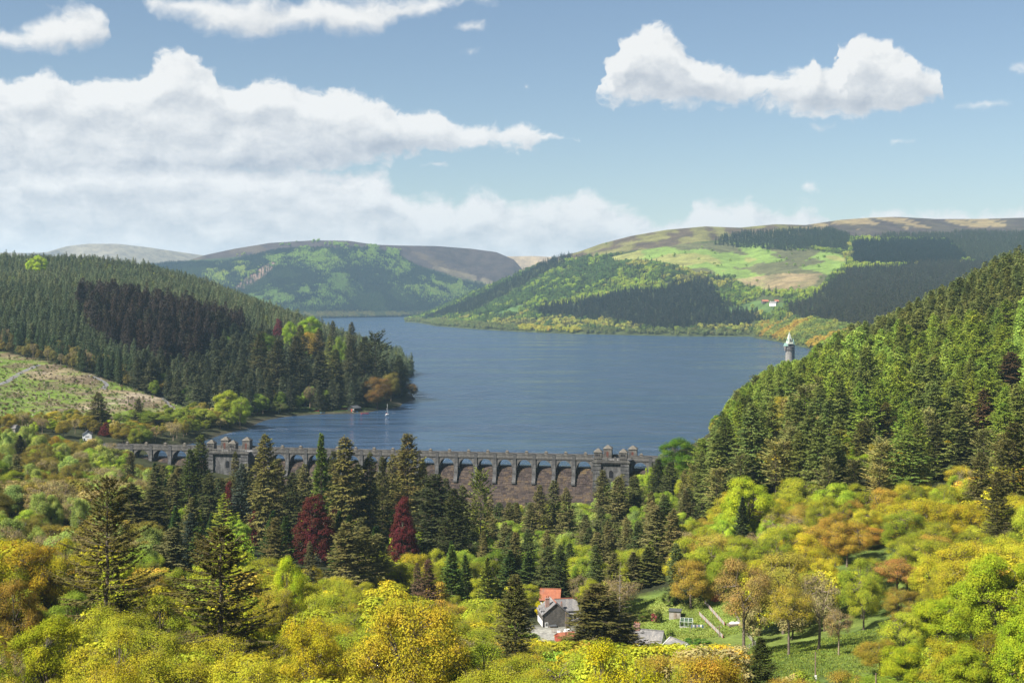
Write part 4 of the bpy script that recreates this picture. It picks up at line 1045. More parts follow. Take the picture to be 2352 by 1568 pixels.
# ------------------------------------------------------------------ houses, sheds and small things
def gable_house(t, x0, x1, y0, y1, h, ridge, wall, roof, verge=None, along='y', over=0.35, thick=0.18):
    """walls with two gables and two roof slopes; the ridge runs along x or y"""
    if along == 'y':
        m_ = (x0+x1)/2
        V = [(x0, y0, -1), (x1, y0, -1), (x1, y0, h), (m_, y0, ridge), (x0, y0, h), (x0, y1, -1), (x1, y1, -1), (x1, y1, h), (m_, y1, ridge), (x0, y1, h)]
        sl = lambda s: [(m_, y0-over, ridge+0.02), ((x1+over) if s > 0 else (x0-over), y0-over, h-over*(ridge-h)/((x1-x0)/2)+0.02), ((x1+over) if s > 0 else (x0-over), y1+over, h-over*(ridge-h)/((x1-x0)/2)+0.02), (m_, y1+over, ridge+0.02)]
    else:
        m_ = (y0+y1)/2
        V = [(x0, y1, -1), (x0, y0, -1), (x0, y0, h), (x0, m_, ridge), (x0, y1, h), (x1, y1, -1), (x1, y0, -1), (x1, y0, h), (x1, m_, ridge), (x1, y1, h)]
        sl = lambda s: [(x0-over, m_, ridge+0.02), (x0-over, (y1+over) if s > 0 else (y0-over), h-over*(ridge-h)/((y1-y0)/2)+0.02), (x1+over, (y1+over) if s > 0 else (y0-over), h-over*(ridge-h)/((y1-y0)/2)+0.02), (x1+over, m_, ridge+0.02)]
    bm = bmesh.new(); vs = [bm.verts.new(v) for v in V]
    for f in ((0, 1, 2, 3, 4), (6, 5, 9, 8, 7), (1, 6, 7, 2), (5, 0, 4, 9)): bm.faces.new([vs[i] for i in f])
    me = bpy.data.meshes.new('wall'); bm.to_mesh(me); bm.free(); me.materials.append(wall)
    o = bpy.data.objects.new('wall', me); link(o, t)
    roofs = []
    for s in (-1, 1):
        q = np.array(sl(s)); up_ = np.array([0, 0, thick])
        a, b_, c, d = q
        roofs.append(part('roof', roof, t, hexa([a, b_, d, c, a+up_, b_+up_, d+up_, c+up_])))
    if verge:
        # ridge tiles
        if along == 'y': rg = box(m_-0.16, m_+0.16, y0-over, y1+over, ridge+thick, ridge+thick+0.2)
        else: rg = box(x0-over, x1+over, m_-0.16, m_+0.16, ridge+thick, ridge+thick+0.2)
        part('ridge_tiles', verge, roofs[0], rg)
    return roofs
def window(t, x0, x1, z0, z1, y, frame, glass, panes=2, name='window', face='-y'):
    f = 0.09
    def bx(a, b_, c, d, dy0, dy1): return box(a, b_, y-dy1, y-dy0, c, d) if face == '-y' else box(y-dy1, y-dy0, a, b_, c, d)
    w = part(name, frame, t, bx(x0, x1, z1-f, z1, -0.05, 0.06), bx(x0, x1, z0, z0+f, -0.05, 0.06), bx(x0, x0+f, z0+f, z1-f, -0.05, 0.06), bx(x1-f, x1, z0+f, z1-f, -0.05, 0.06), *[bx(x0+(x1-x0)*k/panes-0.03, x0+(x1-x0)*k/panes+0.03, z0+f, z1-f, -0.04, 0.05) for k in range(1, panes)])
    for k in range(panes):
        part('pane', glass, w, bx(x0+(x1-x0)*k/panes+0.035, x0+(x1-x0)*(k+1)/panes-0.035, z0+f, z1-f, -0.03, 0.02))
    return w

def build_village():
    STN = stone_mat('house_stone', (0.085, 0.078, 0.070), (0.14, 0.128, 0.115), (0.18, 0.165, 0.145), 1, 0.22, 0.5, (0.07, 0.068, 0.062), 0.6)
    SLATE = stone_mat('slates', (0.17, 0.165, 0.165), (0.235, 0.225, 0.22), (0.28, 0.26, 0.235), 1, 0.28, 0.35, (0.10, 0.10, 0.10), 0.5)
    RIDGE = mottled('red_ridge', (0.30, 0.11, 0.07), (0.38, 0.15, 0.09), 3, 0.85, None, 0.01)
    ORANGE_ = mottled('orange_tiles', (0.27, 0.095, 0.055), (0.35, 0.13, 0.07), 1.2, 0.85, (0.22, 0.11, 0.08), 0.02)
    BRICK = stone_mat('red_brick', (0.28, 0.095, 0.065), (0.36, 0.13, 0.09), (0.40, 0.20, 0.16), 1, 0.09, 0.24, (0.25, 0.2, 0.17), 0.4)
    WHITE = mottled('white_paint', (0.74, 0.74, 0.72), (0.80, 0.80, 0.78), 1.2, 0.7, None, 0.004)
    RED = mottled('red_boards', (0.36, 0.065, 0.038), (0.44, 0.095, 0.055), 2.5, 0.75, (0.28, 0.06, 0.04), 0.01)
    RUST = mottled('rusty_red_sheet', (0.26, 0.055, 0.035), (0.34, 0.085, 0.05), 0.8, 0.75, (0.42, 0.13, 0.06), 0.01)
    YEL = mottled('yellow_skip_paint', (0.62, 0.33, 0.02), (0.70, 0.40, 0.03), 1.5, 0.55, (0.45, 0.24, 0.04), 0.006)
    WOOD = mottled('weathered_wood', (0.22, 0.175, 0.13), (0.33, 0.275, 0.215), 3, 0.9, (0.16, 0.12, 0.09), 0.01)
    PALEW = mottled('silvered_boards', (0.30, 0.275, 0.245), (0.40, 0.37, 0.33), 2, 0.9, None, 0.01)
    POLE = mottled('pole_wood', (0.17, 0.12, 0.085), (0.26, 0.19, 0.14), 3, 0.9, None, 0.01)
    BLACK = mottled('black_plastic', (0.015, 0.016, 0.018), (0.03, 0.03, 0.033), 3, 0.5, None, 0)
    CONC = mottled('concrete', (0.30, 0.27, 0.235), (0.38, 0.35, 0.31), 1.5, 0.9, (0.24, 0.20, 0.16), 0.01)
    GREEN = mottled('green_cladding', (0.02, 0.10, 0.085), (0.03, 0.14, 0.115), 2, 0.6, None, 0)
    DARKB = mottled('dark_boards', (0.018, 0.024, 0.022), (0.035, 0.042, 0.038), 2, 0.7, None, 0.01)
    FELT = mottled('felt_roof', (0.06, 0.065, 0.07), (0.10, 0.105, 0.11), 2, 0.9, None, 0.01)
    ALU = mottled('greenhouse_frame', (0.62, 0.64, 0.62), (0.70, 0.72, 0.70), 3, 0.4, None, 0)
    TARP = mottled('pale_tarpaulin', (0.55, 0.53, 0.50), (0.68, 0.66, 0.62), 1.5, 0.7, None, 0.02)
    m, n, out = new_mat('dark_glass'); principled(n, out, (0.02, 0.025, 0.03), 0.08, 0.6); GLASS = m
    m, n, out = new_mat('clear_glass'); tr = n.node('ShaderNodeBsdfTransparent'); tr.inputs[0].default_value = (0.88, 0.94, 0.92, 1); gl = n.node('ShaderNodeBsdfGlossy'); gl.inputs['Roughness'].default_value = 0.05
    mx = n.node('ShaderNodeMixShader'); mx.inputs[0].default_value = 0.14; n.l.new(tr.outputs[0], mx.inputs[1]); n.l.new(gl.outputs[0], mx.inputs[2]); n.l.new(mx.outputs[0], out.inputs[0]); CLEAR = m
    def place(x, d, r=None, z=None):
        X = (x-CX)/FPX*d
        return X, d, float(ground(X, d))
    HZ = HOUSE_Z
    # --- stone house
    X, Y, _ = place(1277, 432); hz = HZ
    t = empty('stone_house', (X, Y, hz), radians(9)); tag(t, 'dark stone house with slate roof, red ridge tiles and brick chimney', 'house')
    gable_house(t, -4.3, 4.3, 0, 9.5, 4.0, 7.5, STN, SLATE, RIDGE, 'y')
    gable_house(t, 1.0, 8.0, 3.6, 9.4, 4.3, 7.3, STN, SLATE, RIDGE, 'x', 0.3)
    ch = part('chimney', BRICK, t, box(-3.0, -1.7, 2.0, 3.1, 4.8, 8.6), box(-3.12, -1.58, 1.88, 3.22, 8.6, 8.8))
    for k in (-2.65, -2.05): part('chimney_pot', RIDGE, ch, lathe([(0.17, 8.8), (0.15, 9.4), (0.19, 9.5)], 8, k, 2.55))
    c2 = part('chimney', BRICK, t, box(2.2, 2.8, 3.2, 3.8, 5.2, 6.9)); part('chimney_pot', RIDGE, c2, lathe([(0.14, 6.9), (0.12, 7.3)], 8, 2.5, 3.5))
    for y0 in (1.2, 4.6):
        dm = part('dormer', WHITE, t, box(-4.35, -2.6, y0, y0+1.7, 3.4, 5.15))
        part('dormer_roof', SLATE, dm, hexa([(-4.7, y0-0.3, 5.1), (-2.2, y0-0.3, 5.1), (-4.7, y0+2.0, 5.1), (-2.2, y0+2.0, 5.1), (-4.7, y0+0.8, 5.95), (-1.7, y0+0.8, 5.95), (-4.7, y0+0.9, 5.95), (-1.7, y0+0.9, 5.95)]))
        part('dormer_pane', GLASS, dm, box(-4.41, -4.33, y0+0.2, y0+1.5, 3.8, 4.9))
    part('left_render', WHITE, t, box(-4.36, -4.28, 0.4, 9.0, -0.8, 1.9), label='white painted lower wall')
    dr_ = part('door', WHITE, t, box(-3.6, -2.55, -0.07, 0.05, -0.6, 1.5)); part('pane', GLASS, dr_, *[box(-3.45+0.27*i, -3.24+0.27*i, -0.10, 0.0, 0.35+0.36*j, 0.62+0.36*j) for i in range(3) for j in range(3)])
    part('downpipe', BLACK, t, box(-4.2, -4.08, -0.14, -0.02, -0.8, 4.0))
    part('lean_to_wall', STN, t, box(4.3, 8.4, 0.8, 3.6, -1, 1.7))
    part('lean_to_roof', SLATE, t, hexa([(4.1, 0.3, 1.65), (8.7, 0.3, 1.65), (4.1, 3.7, 3.4), (8.7, 3.7, 3.4), (4.1, 0.3, 1.85), (8.7, 0.3, 1.85), (4.1, 3.7, 3.6), (8.7, 3.7, 3.6)]))
    window(t, 4.7, 7.6, 0.15, 1.5, 0.8, WHITE, GLASS, 3)
    part('wood_store', WOOD, t, box(-2.1, -0.1, -1.0, -0.9, -0.6, 0.3), box(-2.2, -2.1, -1.0, -0.1, -0.6, 0.45), box(-0.1, 0.0, -1.0, -0.1, -0.6, 0.45))
    part('store_roof', FELT, t, hexa([(-2.3, -1.2, 0.45), (0.1, -1.2, 0.45), (-2.3, 0, 0.7), (0.1, 0, 0.7), (-2.3, -1.2, 0.52), (0.1, -1.2, 0.52), (-2.3, 0, 0.77), (0.1, 0, 0.77)]))
    # --- orange roofed building behind
    X, Y, z = place(1262, 453)
    t = empty('outbuilding', (X, Y, HZ+2.6), radians(-8)); tag(t, 'small building with bright orange tiled roof behind the stone house', 'building')
    gable_house(t, -2.9, 3.6, -2.6, 2.6, 2.0, 4.9, WHITE, ORANGE_, ORANGE_, 'x', 0.35)
    window(t, -2.3, -1.3, 0.5, 1.7, -2.6, DARKB, GLASS, 1)
    # --- red corrugated shed
    X, Y, z = place(1293, 411)
    t = empty('corrugated_shed', (X, Y, HZ-0.3), radians(24)); tag(t, 'rusty red corrugated iron shed with pitched orange roof in the yard', 'shed')
    gable_house(t, -1.6, 3.6, -2.2, 2.6, 2.5, 3.7, RUST, ORANGE_, None, 'x', 0.2, 0.06)
    part('corrugation', RUST, t, *[box(-1.6+k*0.4, -1.52+k*0.4, -2.24, -2.2, -0.8, 2.45) for k in range(13)])
    # --- yellow skip
    X, Y, z = place(1284, 414)
    t = empty('skip_container', (X, Y, HZ-0.25), radians(6)); tag(t, 'yellow steel skip full of rubble in the yard', 'skip')
    def sk(x0, x1, y0, y1, X0, X1, Y0, Y1, z0, z1): return hexa([(x0, y0, z0), (x1, y0, z0), (x0, y1, z0), (x1, y1, z0), (X0, Y0, z1), (X1, Y0, z1), (X0, Y1, z1), (X1, Y1, z1)])
    part('body', YEL, t, sk(-0.85, 0.85, -1.0, -0.94, -1.2, 1.2, -1.75, -1.69, 0.15, 1.5), sk(-0.85, -0.79, -1.0, 1.3, -1.2, -1.14, -1.75, 1.9, 0.15, 1.5), sk(0.79, 0.85, -1.0, 1.3, 1.14, 1.2, -1.75, 1.9, 0.15, 1.5), sk(-0.85, 0.85, 1.24, 1.3, -1.2, 1.2, 1.84, 1.9, 0.15, 1.5), box(-0.85, 0.85, -1.0, 1.3, 0.12, 0.2))
    part('rim', YEL, t, box(-1.28, 1.28, -1.85, -1.7, 1.46, 1.56), box(-1.28, -1.14, -1.7, 1.9, 1.46, 1.56), box(1.14, 1.28, -1.7, 1.9, 1.46, 1.56), box(-1.28, 1.28, 1.86, 2.0, 1.46, 1.56))
    part('rib', YEL, t, *[sk(k-0.06, k+0.06, -1.12, -1.0, k*1.3-0.06, k*1.3+0.06, -1.86, -1.74, 0.15, 1.45) for k in (-0.6, 0, 0.6)])
    part('rubble', PALEW, t, *[frustum(random.uniform(-0.7, 0.7), random.uniform(-1.1, 1.2), 0.7, random.uniform(1.3, 1.75), 0.5, 0.5, 0.15, 0.2) for _ in range(9)])
    part('skid', BLACK, t, box(-0.6, -0.5, -0.9, 1.2, 0.0, 0.14), box(0.5, 0.6, -0.9, 1.2, 0.0, 0.14))
    # --- white van behind the pole
    X, Y, z = place(1304, 421)
    t = empty('parked_van', (X, Y, HZ-0.1), radians(100)); tag(t, 'white van parked beside the red shed in the yard', 'van')
    part('body', WHITE, t, hexa([(-2.3, -0.9, 0.35), (2.4, -0.9, 0.35), (-2.3, 0.9, 0.35), (2.4, 0.9, 0.35), (-2.25, -0.85, 1.2), (2.35, -0.85, 1.0), (-2.25, 0.85, 1.2), (2.35, 0.85, 1.0)]), hexa([(-2.25, -0.85, 1.2), (1.9, -0.85, 1.1), (-2.25, 0.85, 1.2), (1.9, 0.85, 1.1), (-2.2, -0.75, 2.05), (0.9, -0.75, 2.0), (-2.2, 0.75, 2.05), (0.9, 0.75, 2.0)]))
    part('windscreen', GLASS, t, hexa([(0.98, -0.72, 1.95), (1.86, -0.8, 1.16), (0.98, 0.72, 1.95), (1.86, 0.8, 1.16), (1.02, -0.72, 1.97), (1.92, -0.8, 1.17), (1.02, 0.72, 1.97), (1.92, 0.8, 1.17)]))
    for wx in (-1.5, 1.5):
        for wy in (-0.86, 0.72): part('wheel', BLACK, t, *[hexa([(wx-0.33, wy, 0.2), (wx+0.33, wy, 0.2), (wx-0.33, wy+0.16, 0.2), (wx+0.33, wy+0.16, 0.2), (wx-0.33, wy, 0.5), (wx+0.33, wy, 0.5), (wx-0.33, wy+0.16, 0.5), (wx+0.33, wy+0.16, 0.5)]), box(wx-0.2, wx+0.2, wy, wy+0.16, 0.02, 0.68)])
    # --- yard fence
    X, Y, z = place(1282, 424)
    def rail_fence(name, pts, label, mat, h=1.1, rails=3, step=2.2, follow=True, group=None):
        a0 = pts[0]; t = empty(name, (a0[0], a0[1], a0[2])); tag(t, label, 'fence', group)
        for (p, q) in zip(pts[:-1], pts[1:]):
            L_ = math.hypot(q[0]-p[0], q[1]-p[1]); n_ = max(1, round(L_/step))
            prev = None
            for k in range(n_+1):
                f = k/n_; x_ = p[0]+(q[0]-p[0])*f; y_ = p[1]+(q[1]-p[1])*f
                z_ = float(ground(x_, y_)) if follow else p[2]+(q[2]-p[2])*f
                c = np.array([x_-a0[0], y_-a0[1], z_-a0[2]])
                part('post', mat, t, box(c[0]-0.07, c[0]+0.07, c[1]-0.07, c[1]+0.07, c[2]-0.4, c[2]+h+0.1))
                if prev is not None:
                    for rr in range(rails):
                        hh = h*(rr+0.75)/rails
                        part('rail', mat, t, bar(prev+np.array([0, -0.1, hh]), c+np.array([0, -0.1, hh]), 0.05, 0.13))
                prev = c
    p1 = place(1268, 424.5); p2 = place(1297, 423)
    rail_fence('yard_fence', [(p1[0], p1[1], HZ), (p2[0], p2[1], HZ)], 'dark wooden fence between the yard and the stone house', WOOD, 1.2, 3, 2.0, False)
    # --- two bins and the white tank
    X, Y, z = place(1291, 402)
    for k, lb in ((0, 'black wheelie bin at the yard entrance, left of two'), (0.9, 'black wheelie bin at the yard entrance, right of two')):
        t = empty('wheelie_bin', (X+k, Y, HZ-0.6)); tag(t, lb, 'bin', 'bins at the yard entrance')
        part('bin_body', BLACK, t, frustum(0, 0, 0.06, 1.0, 0.24, 0.28, 0.31, 0.36)); part('bin_lid', BLACK, t, hexa([(-0.33, -0.4, 1.0), (0.33, -0.4, 1.0), (-0.33, 0.4, 1.0), (0.33, 0.4, 1.0), (-0.3, -0.36, 1.06), (0.3, -0.36, 1.06), (-0.3, 0.38, 1.14), (0.3, 0.38, 1.14)]))
    X, Y, z = place(1283, 423)
    t = empty('water_tank', (X, Y-0.8, HZ)); tag(t, 'small white plastic water tank by the yard fence', 'tank')
    part('tank_body', WHITE, t, frustum(0, 0, 0, 1.1, 0.5, 0.5, 0.48, 0.48)); part('tank_cap', WHITE, t, lathe([(0.16, 1.1), (0.16, 1.2), (0.02, 1.2)], 8))
    # --- utility poles
    def pole(x, d, ytop, label, arm=True, boxes=False, base=None):
        X = (x-CX)/FPX*d; z = float(ground(X, d)) if base is None else base; H = CAM_H-(ytop-HY)/FPX*d-z
        t = empty('utility_pole', (X, d, z-0.3)); tag(t, label, 'pole', 'wooden utility poles')
        part('pole_shaft', POLE, t, lathe([(0.16, 0), (0.14, H*0.5), (0.11, H+0.3)], 8), smooth=True)
        if arm:
            part('crossarm', POLE, t, box(-0.7, 0.7, -0.06, 0.06, H-0.5, H-0.36)); part('insulator', WHITE, t, *[lathe([(0.05, H-0.36), (0.06, H-0.2), (0.02, H-0.16)], 6, k, 0) for k in (-0.6, 0.0, 0.6)])
        if boxes: part('meter_box', WHITE, t, box(-0.22, 0.22, -0.32, -0.12, H*0.22, H*0.33))
    pole(1300, 404, 1404, 'wooden pole in the yard before the stone house', False, base=HZ-0.4)
    pole(1652, 398, 1434, 'wooden pole beside the raised garden beds'); pole(1873, 288, 1496, 'wooden pole with a white box on the green field', False, True); pole(2012, 232, 1545, 'wooden pole at the bottom edge right of the field', False)
    pole(1551, 560, 1172, 'wooden pole in the wood below the right end of the dam', False); pole(1418, 470, 1355, 'wooden pole above the house garden among bushes', False); pole(212, 798, 985, 'wooden pole beside the white cottage', False)
    # --- cottages by the garden: slate roof, white verged roof
    X, Y, z = place(1488, 398)
    t = empty('cottage', (X, Y, z-0.6), radians(-20)); tag(t, 'low cottage with grey slate roof and brick chimney right of the fir', 'house')
    gable_house(t, -5.2, 4.6, -3.0, 3.0, 2.6, 5.4, WHITE, SLATE, SLATE, 'x', 0.3)
    c = part('chimney', BRICK, t, box(-4.3, -2.4, -0.5, 0.5, 4.2, 7.0), box(-4.42, -2.28, -0.62, 0.62, 7.0, 7.2)); 
    for k in (-3.9, -3.35, -2.8): part('chimney_pot', RIDGE, c, lathe([(0.18, 7.2), (0.16, 7.7)], 8, k, 0))
    part('lean_to_roof', SLATE, t, hexa([(0.5, -5.6, 1.2), (6.0, -5.6, 1.2), (0.5, -2.9, 2.5), (6.0, -2.9, 2.5), (0.5, -5.6, 1.35), (6.0, -5.6, 1.35), (0.5, -2.9, 2.65), (6.0, -2.9, 2.65)])); part('lean_to_wall', STN, t, box(0.7, 5.8, -5.3, -2.9, -1, 1.2))
    X, Y, z = place(1560, 378)
    t = empty('bungalow', (X, Y, z-1.6), radians(28)); tag(t, 'bungalow roof with white verges peeping over the orange oaks', 'house')
    rf = gable_house(t, -3.4, 3.4, -3.6, 4.2, 2.4, 5.0, WHITE, SLATE, SLATE, 'y', 0.3)
    for s in (-1, 1): part('verge', WHITE, t, bar((0, -3.98, 5.05), (s*3.8, -3.98, 2.15), 0.16, 0.34), bar((0, 4.55, 5.05), (s*3.8, 4.55, 2.15), 0.16, 0.34))
    # --- garden
    X, Y, z = place(1551, 426)
    t = empty('garden_store', (X, Y, z), radians(-14)); tag(t, 'flat roofed concrete garden store beside the greenhouse', 'shed')
    part('wall', CONC, t, box(-1.8, 1.8, -1.3, 1.3, -0.5, 2.3)); part('roof', FELT, t, hexa([(-2.0, -1.6, 2.3), (2.0, -1.6, 2.25), (-2.0, 1.6, 2.5), (2.0, 1.6, 2.45), (-2.0, -1.6, 2.45), (2.0, -1.6, 2.4), (-2.0, 1.6, 2.65), (2.0, 1.6, 2.6)]))
    part('door', WOOD, t, box(-0.3, 0.6, -1.36, -1.28, -0.2, 1.8)); part('window', GLASS, t, box(1.78, 1.86, -0.5, 0.5, 0.9, 1.7))
    X, Y, z = place(1577, 417)
    t = empty('greenhouse', (X, Y, z), radians(-14)); tag(t, 'glass greenhouse with pale frame beside the washing line', 'greenhouse')
    w_, l_, h_, rg = 1.3, 1.9, 1.6, 2.5
    fr = [bar((s*l_, k*w_, 0), (s*l_, k*w_, h_), 0.08) for s in (-1, -0.33, 0.33, 1) for k in (-1, 1)]+[bar((s*l_, k*w_, h_), (s*l_, 0, rg), 0.08) for s in (-1, -0.33, 0.33, 1) for k in (-1, 1)]
    fr += [bar((-l_, k*w_, zz), (l_, k*w_, zz), 0.08) for k in (-1, 1) for zz in (0.05, h_)]+[bar((-l_, 0, rg), (l_, 0, rg), 0.1)]
    part('frame', ALU, t, *fr)
    for i in range(3):
        xa, xb = -l_+2*l_*i/3+0.06, -l_+2*l_*(i+1)/3-0.06
        for k in (-1, 1):
            part('pane', CLEAR, t, box(xa, xb, k*w_-0.01, k*w_+0.01, 0.1, h_-0.05)); part('pane', CLEAR, t, hexa([(xa, k*w_, h_+0.04), (xb, k*w_, h_+0.04), (xa, 0, rg+0.03), (xb, 0, rg+0.03), (xa, k*w_, h_+0.06), (xb, k*w_, h_+0.06), (xa, 0, rg+0.05), (xb, 0, rg+0.05)]))
    part('end_panel', GREEN, t, box(-l_-0.02, -l_+0.02, -w_+0.06, w_-0.06, 0.1, h_-0.05)); part('base', CONC, t, box(-l_-0.1, l_+0.1, -w_-0.1, w_+0.1, -0.5, 0.04))
    # washing line: two posts, a line and each garment
    X, Y, z = place(1602, 410)
    t = empty('washing_line', (X, Y, z)); tag(t, 'washing line across the lawn beside the greenhouse', 'clothes line')
    part('line_post', WOOD, t, box(-2.3, -2.2, -0.05, 0.05, -0.3, 2.1)); part('line_post', WOOD, t, box(2.2, 2.3, -0.05, 0.05, -0.3, 2.1)); part('line', WHITE, t, bar((-2.25, 0, 2.0), (2.25, 0, 2.0), 0.02))
    cols = [(0.12, 0.15, 0.24), (0.50, 0.50, 0.52), (0.08, 0.10, 0.17), (0.42, 0.30, 0.32), (0.13, 0.18, 0.30), (0.70, 0.69, 0.66), (0.05, 0.08, 0.20)]
    nmz = ['blue jeans at the greenhouse end of the washing line', 'pale grey shirt second along the washing line', 'navy trousers in the left half of the washing line', 'pink shirt in the middle of the washing line', 'long blue trousers right of the pink shirt on the line', 'white shirt near the far end of the washing line', 'dark navy trousers at the right end of the washing line']
    for k, (c, lb) in enumerate(zip(cols, nmz)):
        mt = mottled('cloth_%d' % k, c, tuple(v*1.15 for v in c), 3, 0.95, None, 0)
        x0 = -1.95+k*0.56; hgt = 1.0 if 'shirt' not in lb else 0.7
        if 'shirt' in lb: sh = [hexa([(0, -0.03, 2.0-hgt), (0.42, -0.03, 2.0-hgt), (0, 0.06, 2.0-hgt), (0.42, 0.06, 2.0-hgt), (0.02, 0, 2.0), (0.40, 0, 2.0), (0.02, 0.03, 2.0), (0.40, 0.03, 2.0)]), box(-0.08, 0.02, 0, 0.04, 1.6, 1.95), box(0.40, 0.5, 0, 0.04, 1.6, 1.95)]
        else: sh = [box(0.02, 0.40, 0, 0.05, 1.7, 2.0), hexa([(0.0, -0.02, 1.0), (0.18, -0.02, 1.0), (0, 0.07, 1.0), (0.18, 0.07, 1.0), (0.02, 0, 1.7), (0.2, 0, 1.7), (0.02, 0.05, 1.7), (0.2, 0.05, 1.7)]), hexa([(0.24, -0.02, 1.0), (0.42, -0.02, 1.0), (0.24, 0.07, 1.0), (0.42, 0.07, 1.0), (0.22, 0, 1.7), (0.4, 0, 1.7), (0.22, 0.05, 1.7), (0.4, 0.05, 1.7)])]
        solo('garment', mt, lb, 'laundry', *sh, loc=(X+x0, Y-0.02, z), group='laundry on the line')
    # raised beds: two low board walls with red posts
    for (xa, da, xb, db, lb) in ((1618, 432, 1664, 410, 'upper pale board wall of the raised garden beds'), (1606, 424, 1660, 396, 'lower pale board wall of the raised garden beds')):
        pa = np.array(place(xa, da)); pb = np.array(place(xb, db)); t = empty('garden_wall', tuple(pa)); tag(t, lb, 'garden wall', 'board walls of the raised beds')
        v = pb-pa; n_ = 7
        for k in range(n_):
            p, q = v*k/n_, v*(k+1)/n_
            for rr in range(3): part('board', PALEW, t, bar(p+np.array([0, 0, 0.18+0.36*rr]), q+np.array([0, 0, 0.18+0.36*rr]), 0.06, 0.33))
        for k in range(n_+1): p = v*k/n_; part('post', RED, t, box(p[0]-0.07, p[0]+0.07, p[1]-0.14, p[1]-0.02, p[2]-0.3, p[2]+1.2))
    X, Y, z = place(1650, 432)
    t = empty('garden_shed', (X, Y, z), radians(20)); tag(t, 'bright red wooden shed on the bank above the raised beds', 'shed')
    part('wall', RED, t, box(-2.0, 2.0, -1.3, 1.3, -0.4, 2.1)); part('board_joint', BLACK, t, *[box(-2.0+k*0.5-0.012, -2.0+k*0.5+0.012, -1.308, -1.296, 0.0, 2.1) for k in range(1, 8)])
    part('roof', FELT, t, hexa([(-2.2, -1.5, 2.05), (2.2, -1.5, 2.05), (-2.2, 1.5, 2.35), (2.2, 1.5, 2.35), (-2.2, -1.5, 2.15), (2.2, -1.5, 2.15), (-2.2, 1.5, 2.45), (2.2, 1.5, 2.45)])); part('window', GLASS, t, box(0.5, 1.6, -1.33, -1.28, 1.1, 1.75)); part('door', RED, t, box(-1.6, -0.8, -1.34, -1.28, 0, 1.8))
    X, Y, z = place(1688, 408)
    t = empty('timber_stack', (X, Y, z), radians(12)); tag(t, 'stack of grey timber under pale tarpaulin behind the raised beds', 'timber stack')
    part('board', WOOD, t, *[box(-2.2+0.05*k, 2.2-0.03*k, -1.0+0.42*j, -0.66+0.42*j, 0.3*k, 0.3*k+0.25) for k in range(2) for j in range(5)])
    part('tarpaulin', TARP, t, frustum(-0.6, 0.1, 0.62, 1.15, 1.0, 0.8, 0.35, 0.25), frustum(0.9, 0.2, 0.6, 1.05, 0.8, 0.7, 0.3, 0.3))
    def gp(x, d): X = (x-CX)/FPX*d; return (X, d, float(ground(X, d)))
    rail_fence('post_and_rail_fence', [gp(1676, 428), gp(1712, 398), gp(1735, 372)], 'pale post and rail fence running down behind the bare trunked oak', PALEW, 1.1, 2, 2.4)
    rail_fence('post_and_rail_fence', [gp(1735, 371.5), gp(1700, 360), gp(1672, 372)], 'pale post and rail fence along the lower edge of the timber stack', PALEW, 1.1, 2, 2.4)
    X, Y, z = place(1106, 462)
    t = empty('garden_hut', (X, Y, z+1.0), radians(10)); tag(t, 'little dark hut with red roof among the cypresses', 'shed')
    gable_house(t, -1.7, 1.7, -1.2, 1.2, 1.5, 2.5, DARKB, ORANGE_, None, 'x', 0.25)
    part('door', WOOD, t, box(-0.5, 0.3, -1.26, -1.18, 0, 1.4))
    # --- gorse and garden shrubs
    for x, d, H, W, c, lb in [(1243, 446, 5.5, 5.0, (0.50, 0.42, 0.01), 'bright yellow flowering bush left of the orange roof'), (1350, 440, 3.0, 3.2, (0.45, 0.32, 0.015), 'yellow gorse bush behind the broad dark fir'), (1505, 425, 3.2, 3.2, (0.30, 0.07, 0.08), 'pink flowering shrub in the garden slope'), (1513, 424, 3.8, 2.6, (0.06, 0.085, 0.018), 'dark rounded evergreen bush beside the pink shrub'),
                             (1600, 440, 3.0, 4.0, (0.12, 0.19, 0.03), 'green shrub behind the raised beds'), (1575, 436, 2.4, 3.6, (0.10, 0.16, 0.03), 'low green shrub behind the greenhouse'), (1625, 442, 3.0, 3.6, (0.13, 0.18, 0.03), 'green shrub left of the red shed'), (1686, 428, 3.0, 5.0, (0.05, 0.075, 0.03), 'dark laurel bush right of the red shed'), (1590, 392, 1.8, 6.0, (0.10, 0.20, 0.03), 'low green bush at the lawn edge below the greenhouse'),
                             (1612, 390, 1.6, 5.0, (0.11, 0.21, 0.03), 'second low green bush at the lawn edge'), (1540, 408, 2.2, 2.6, (0.13, 0.19, 0.03), 'green bush left of the concrete store'), (1536, 436, 5.0, 4.6, (0.14, 0.19, 0.04), 'light green fruit tree above the concrete store'), (1562, 448, 5.5, 5.0, (0.16, 0.17, 0.06), 'small bare branched fruit tree above the greenhouse'), (1605, 455, 6.5, 6.0, (0.12, 0.20, 0.025), 'many stemmed green tree above the garden'),
                             (1640, 1075/1.0 if False else 446, 3.2, 4.0, (0.20, 0.19, 0.05), 'olive shrub behind the red shed'), (1475, 428, 4.0, 5.0, (0.16, 0.20, 0.035), 'pale green shrub left of the pink shrub'), (1440, 432, 4.2, 5.0, (0.17, 0.21, 0.035), 'pale green shrub behind the cottage chimney'),
                             (807, 1070, 3.0, 4.6, (0.38, 0.24, 0.015), 'orange gorse bush left of the boathouse roof')]:
        X = (x-CX)/FPX*d
        put_tree('bush', X, d, H, W, c, 'garden_shrub', lb, 'shrub', crown_name='foliage')
    # --- white cottage by the dam's left end
    X, Y, z = place(201, 795)
    t = empty('white_cottage', (X, Y, COT_Z), radians(14)); tag(t, 'white gabled cottage with dark slate roof left of the dam', 'house')
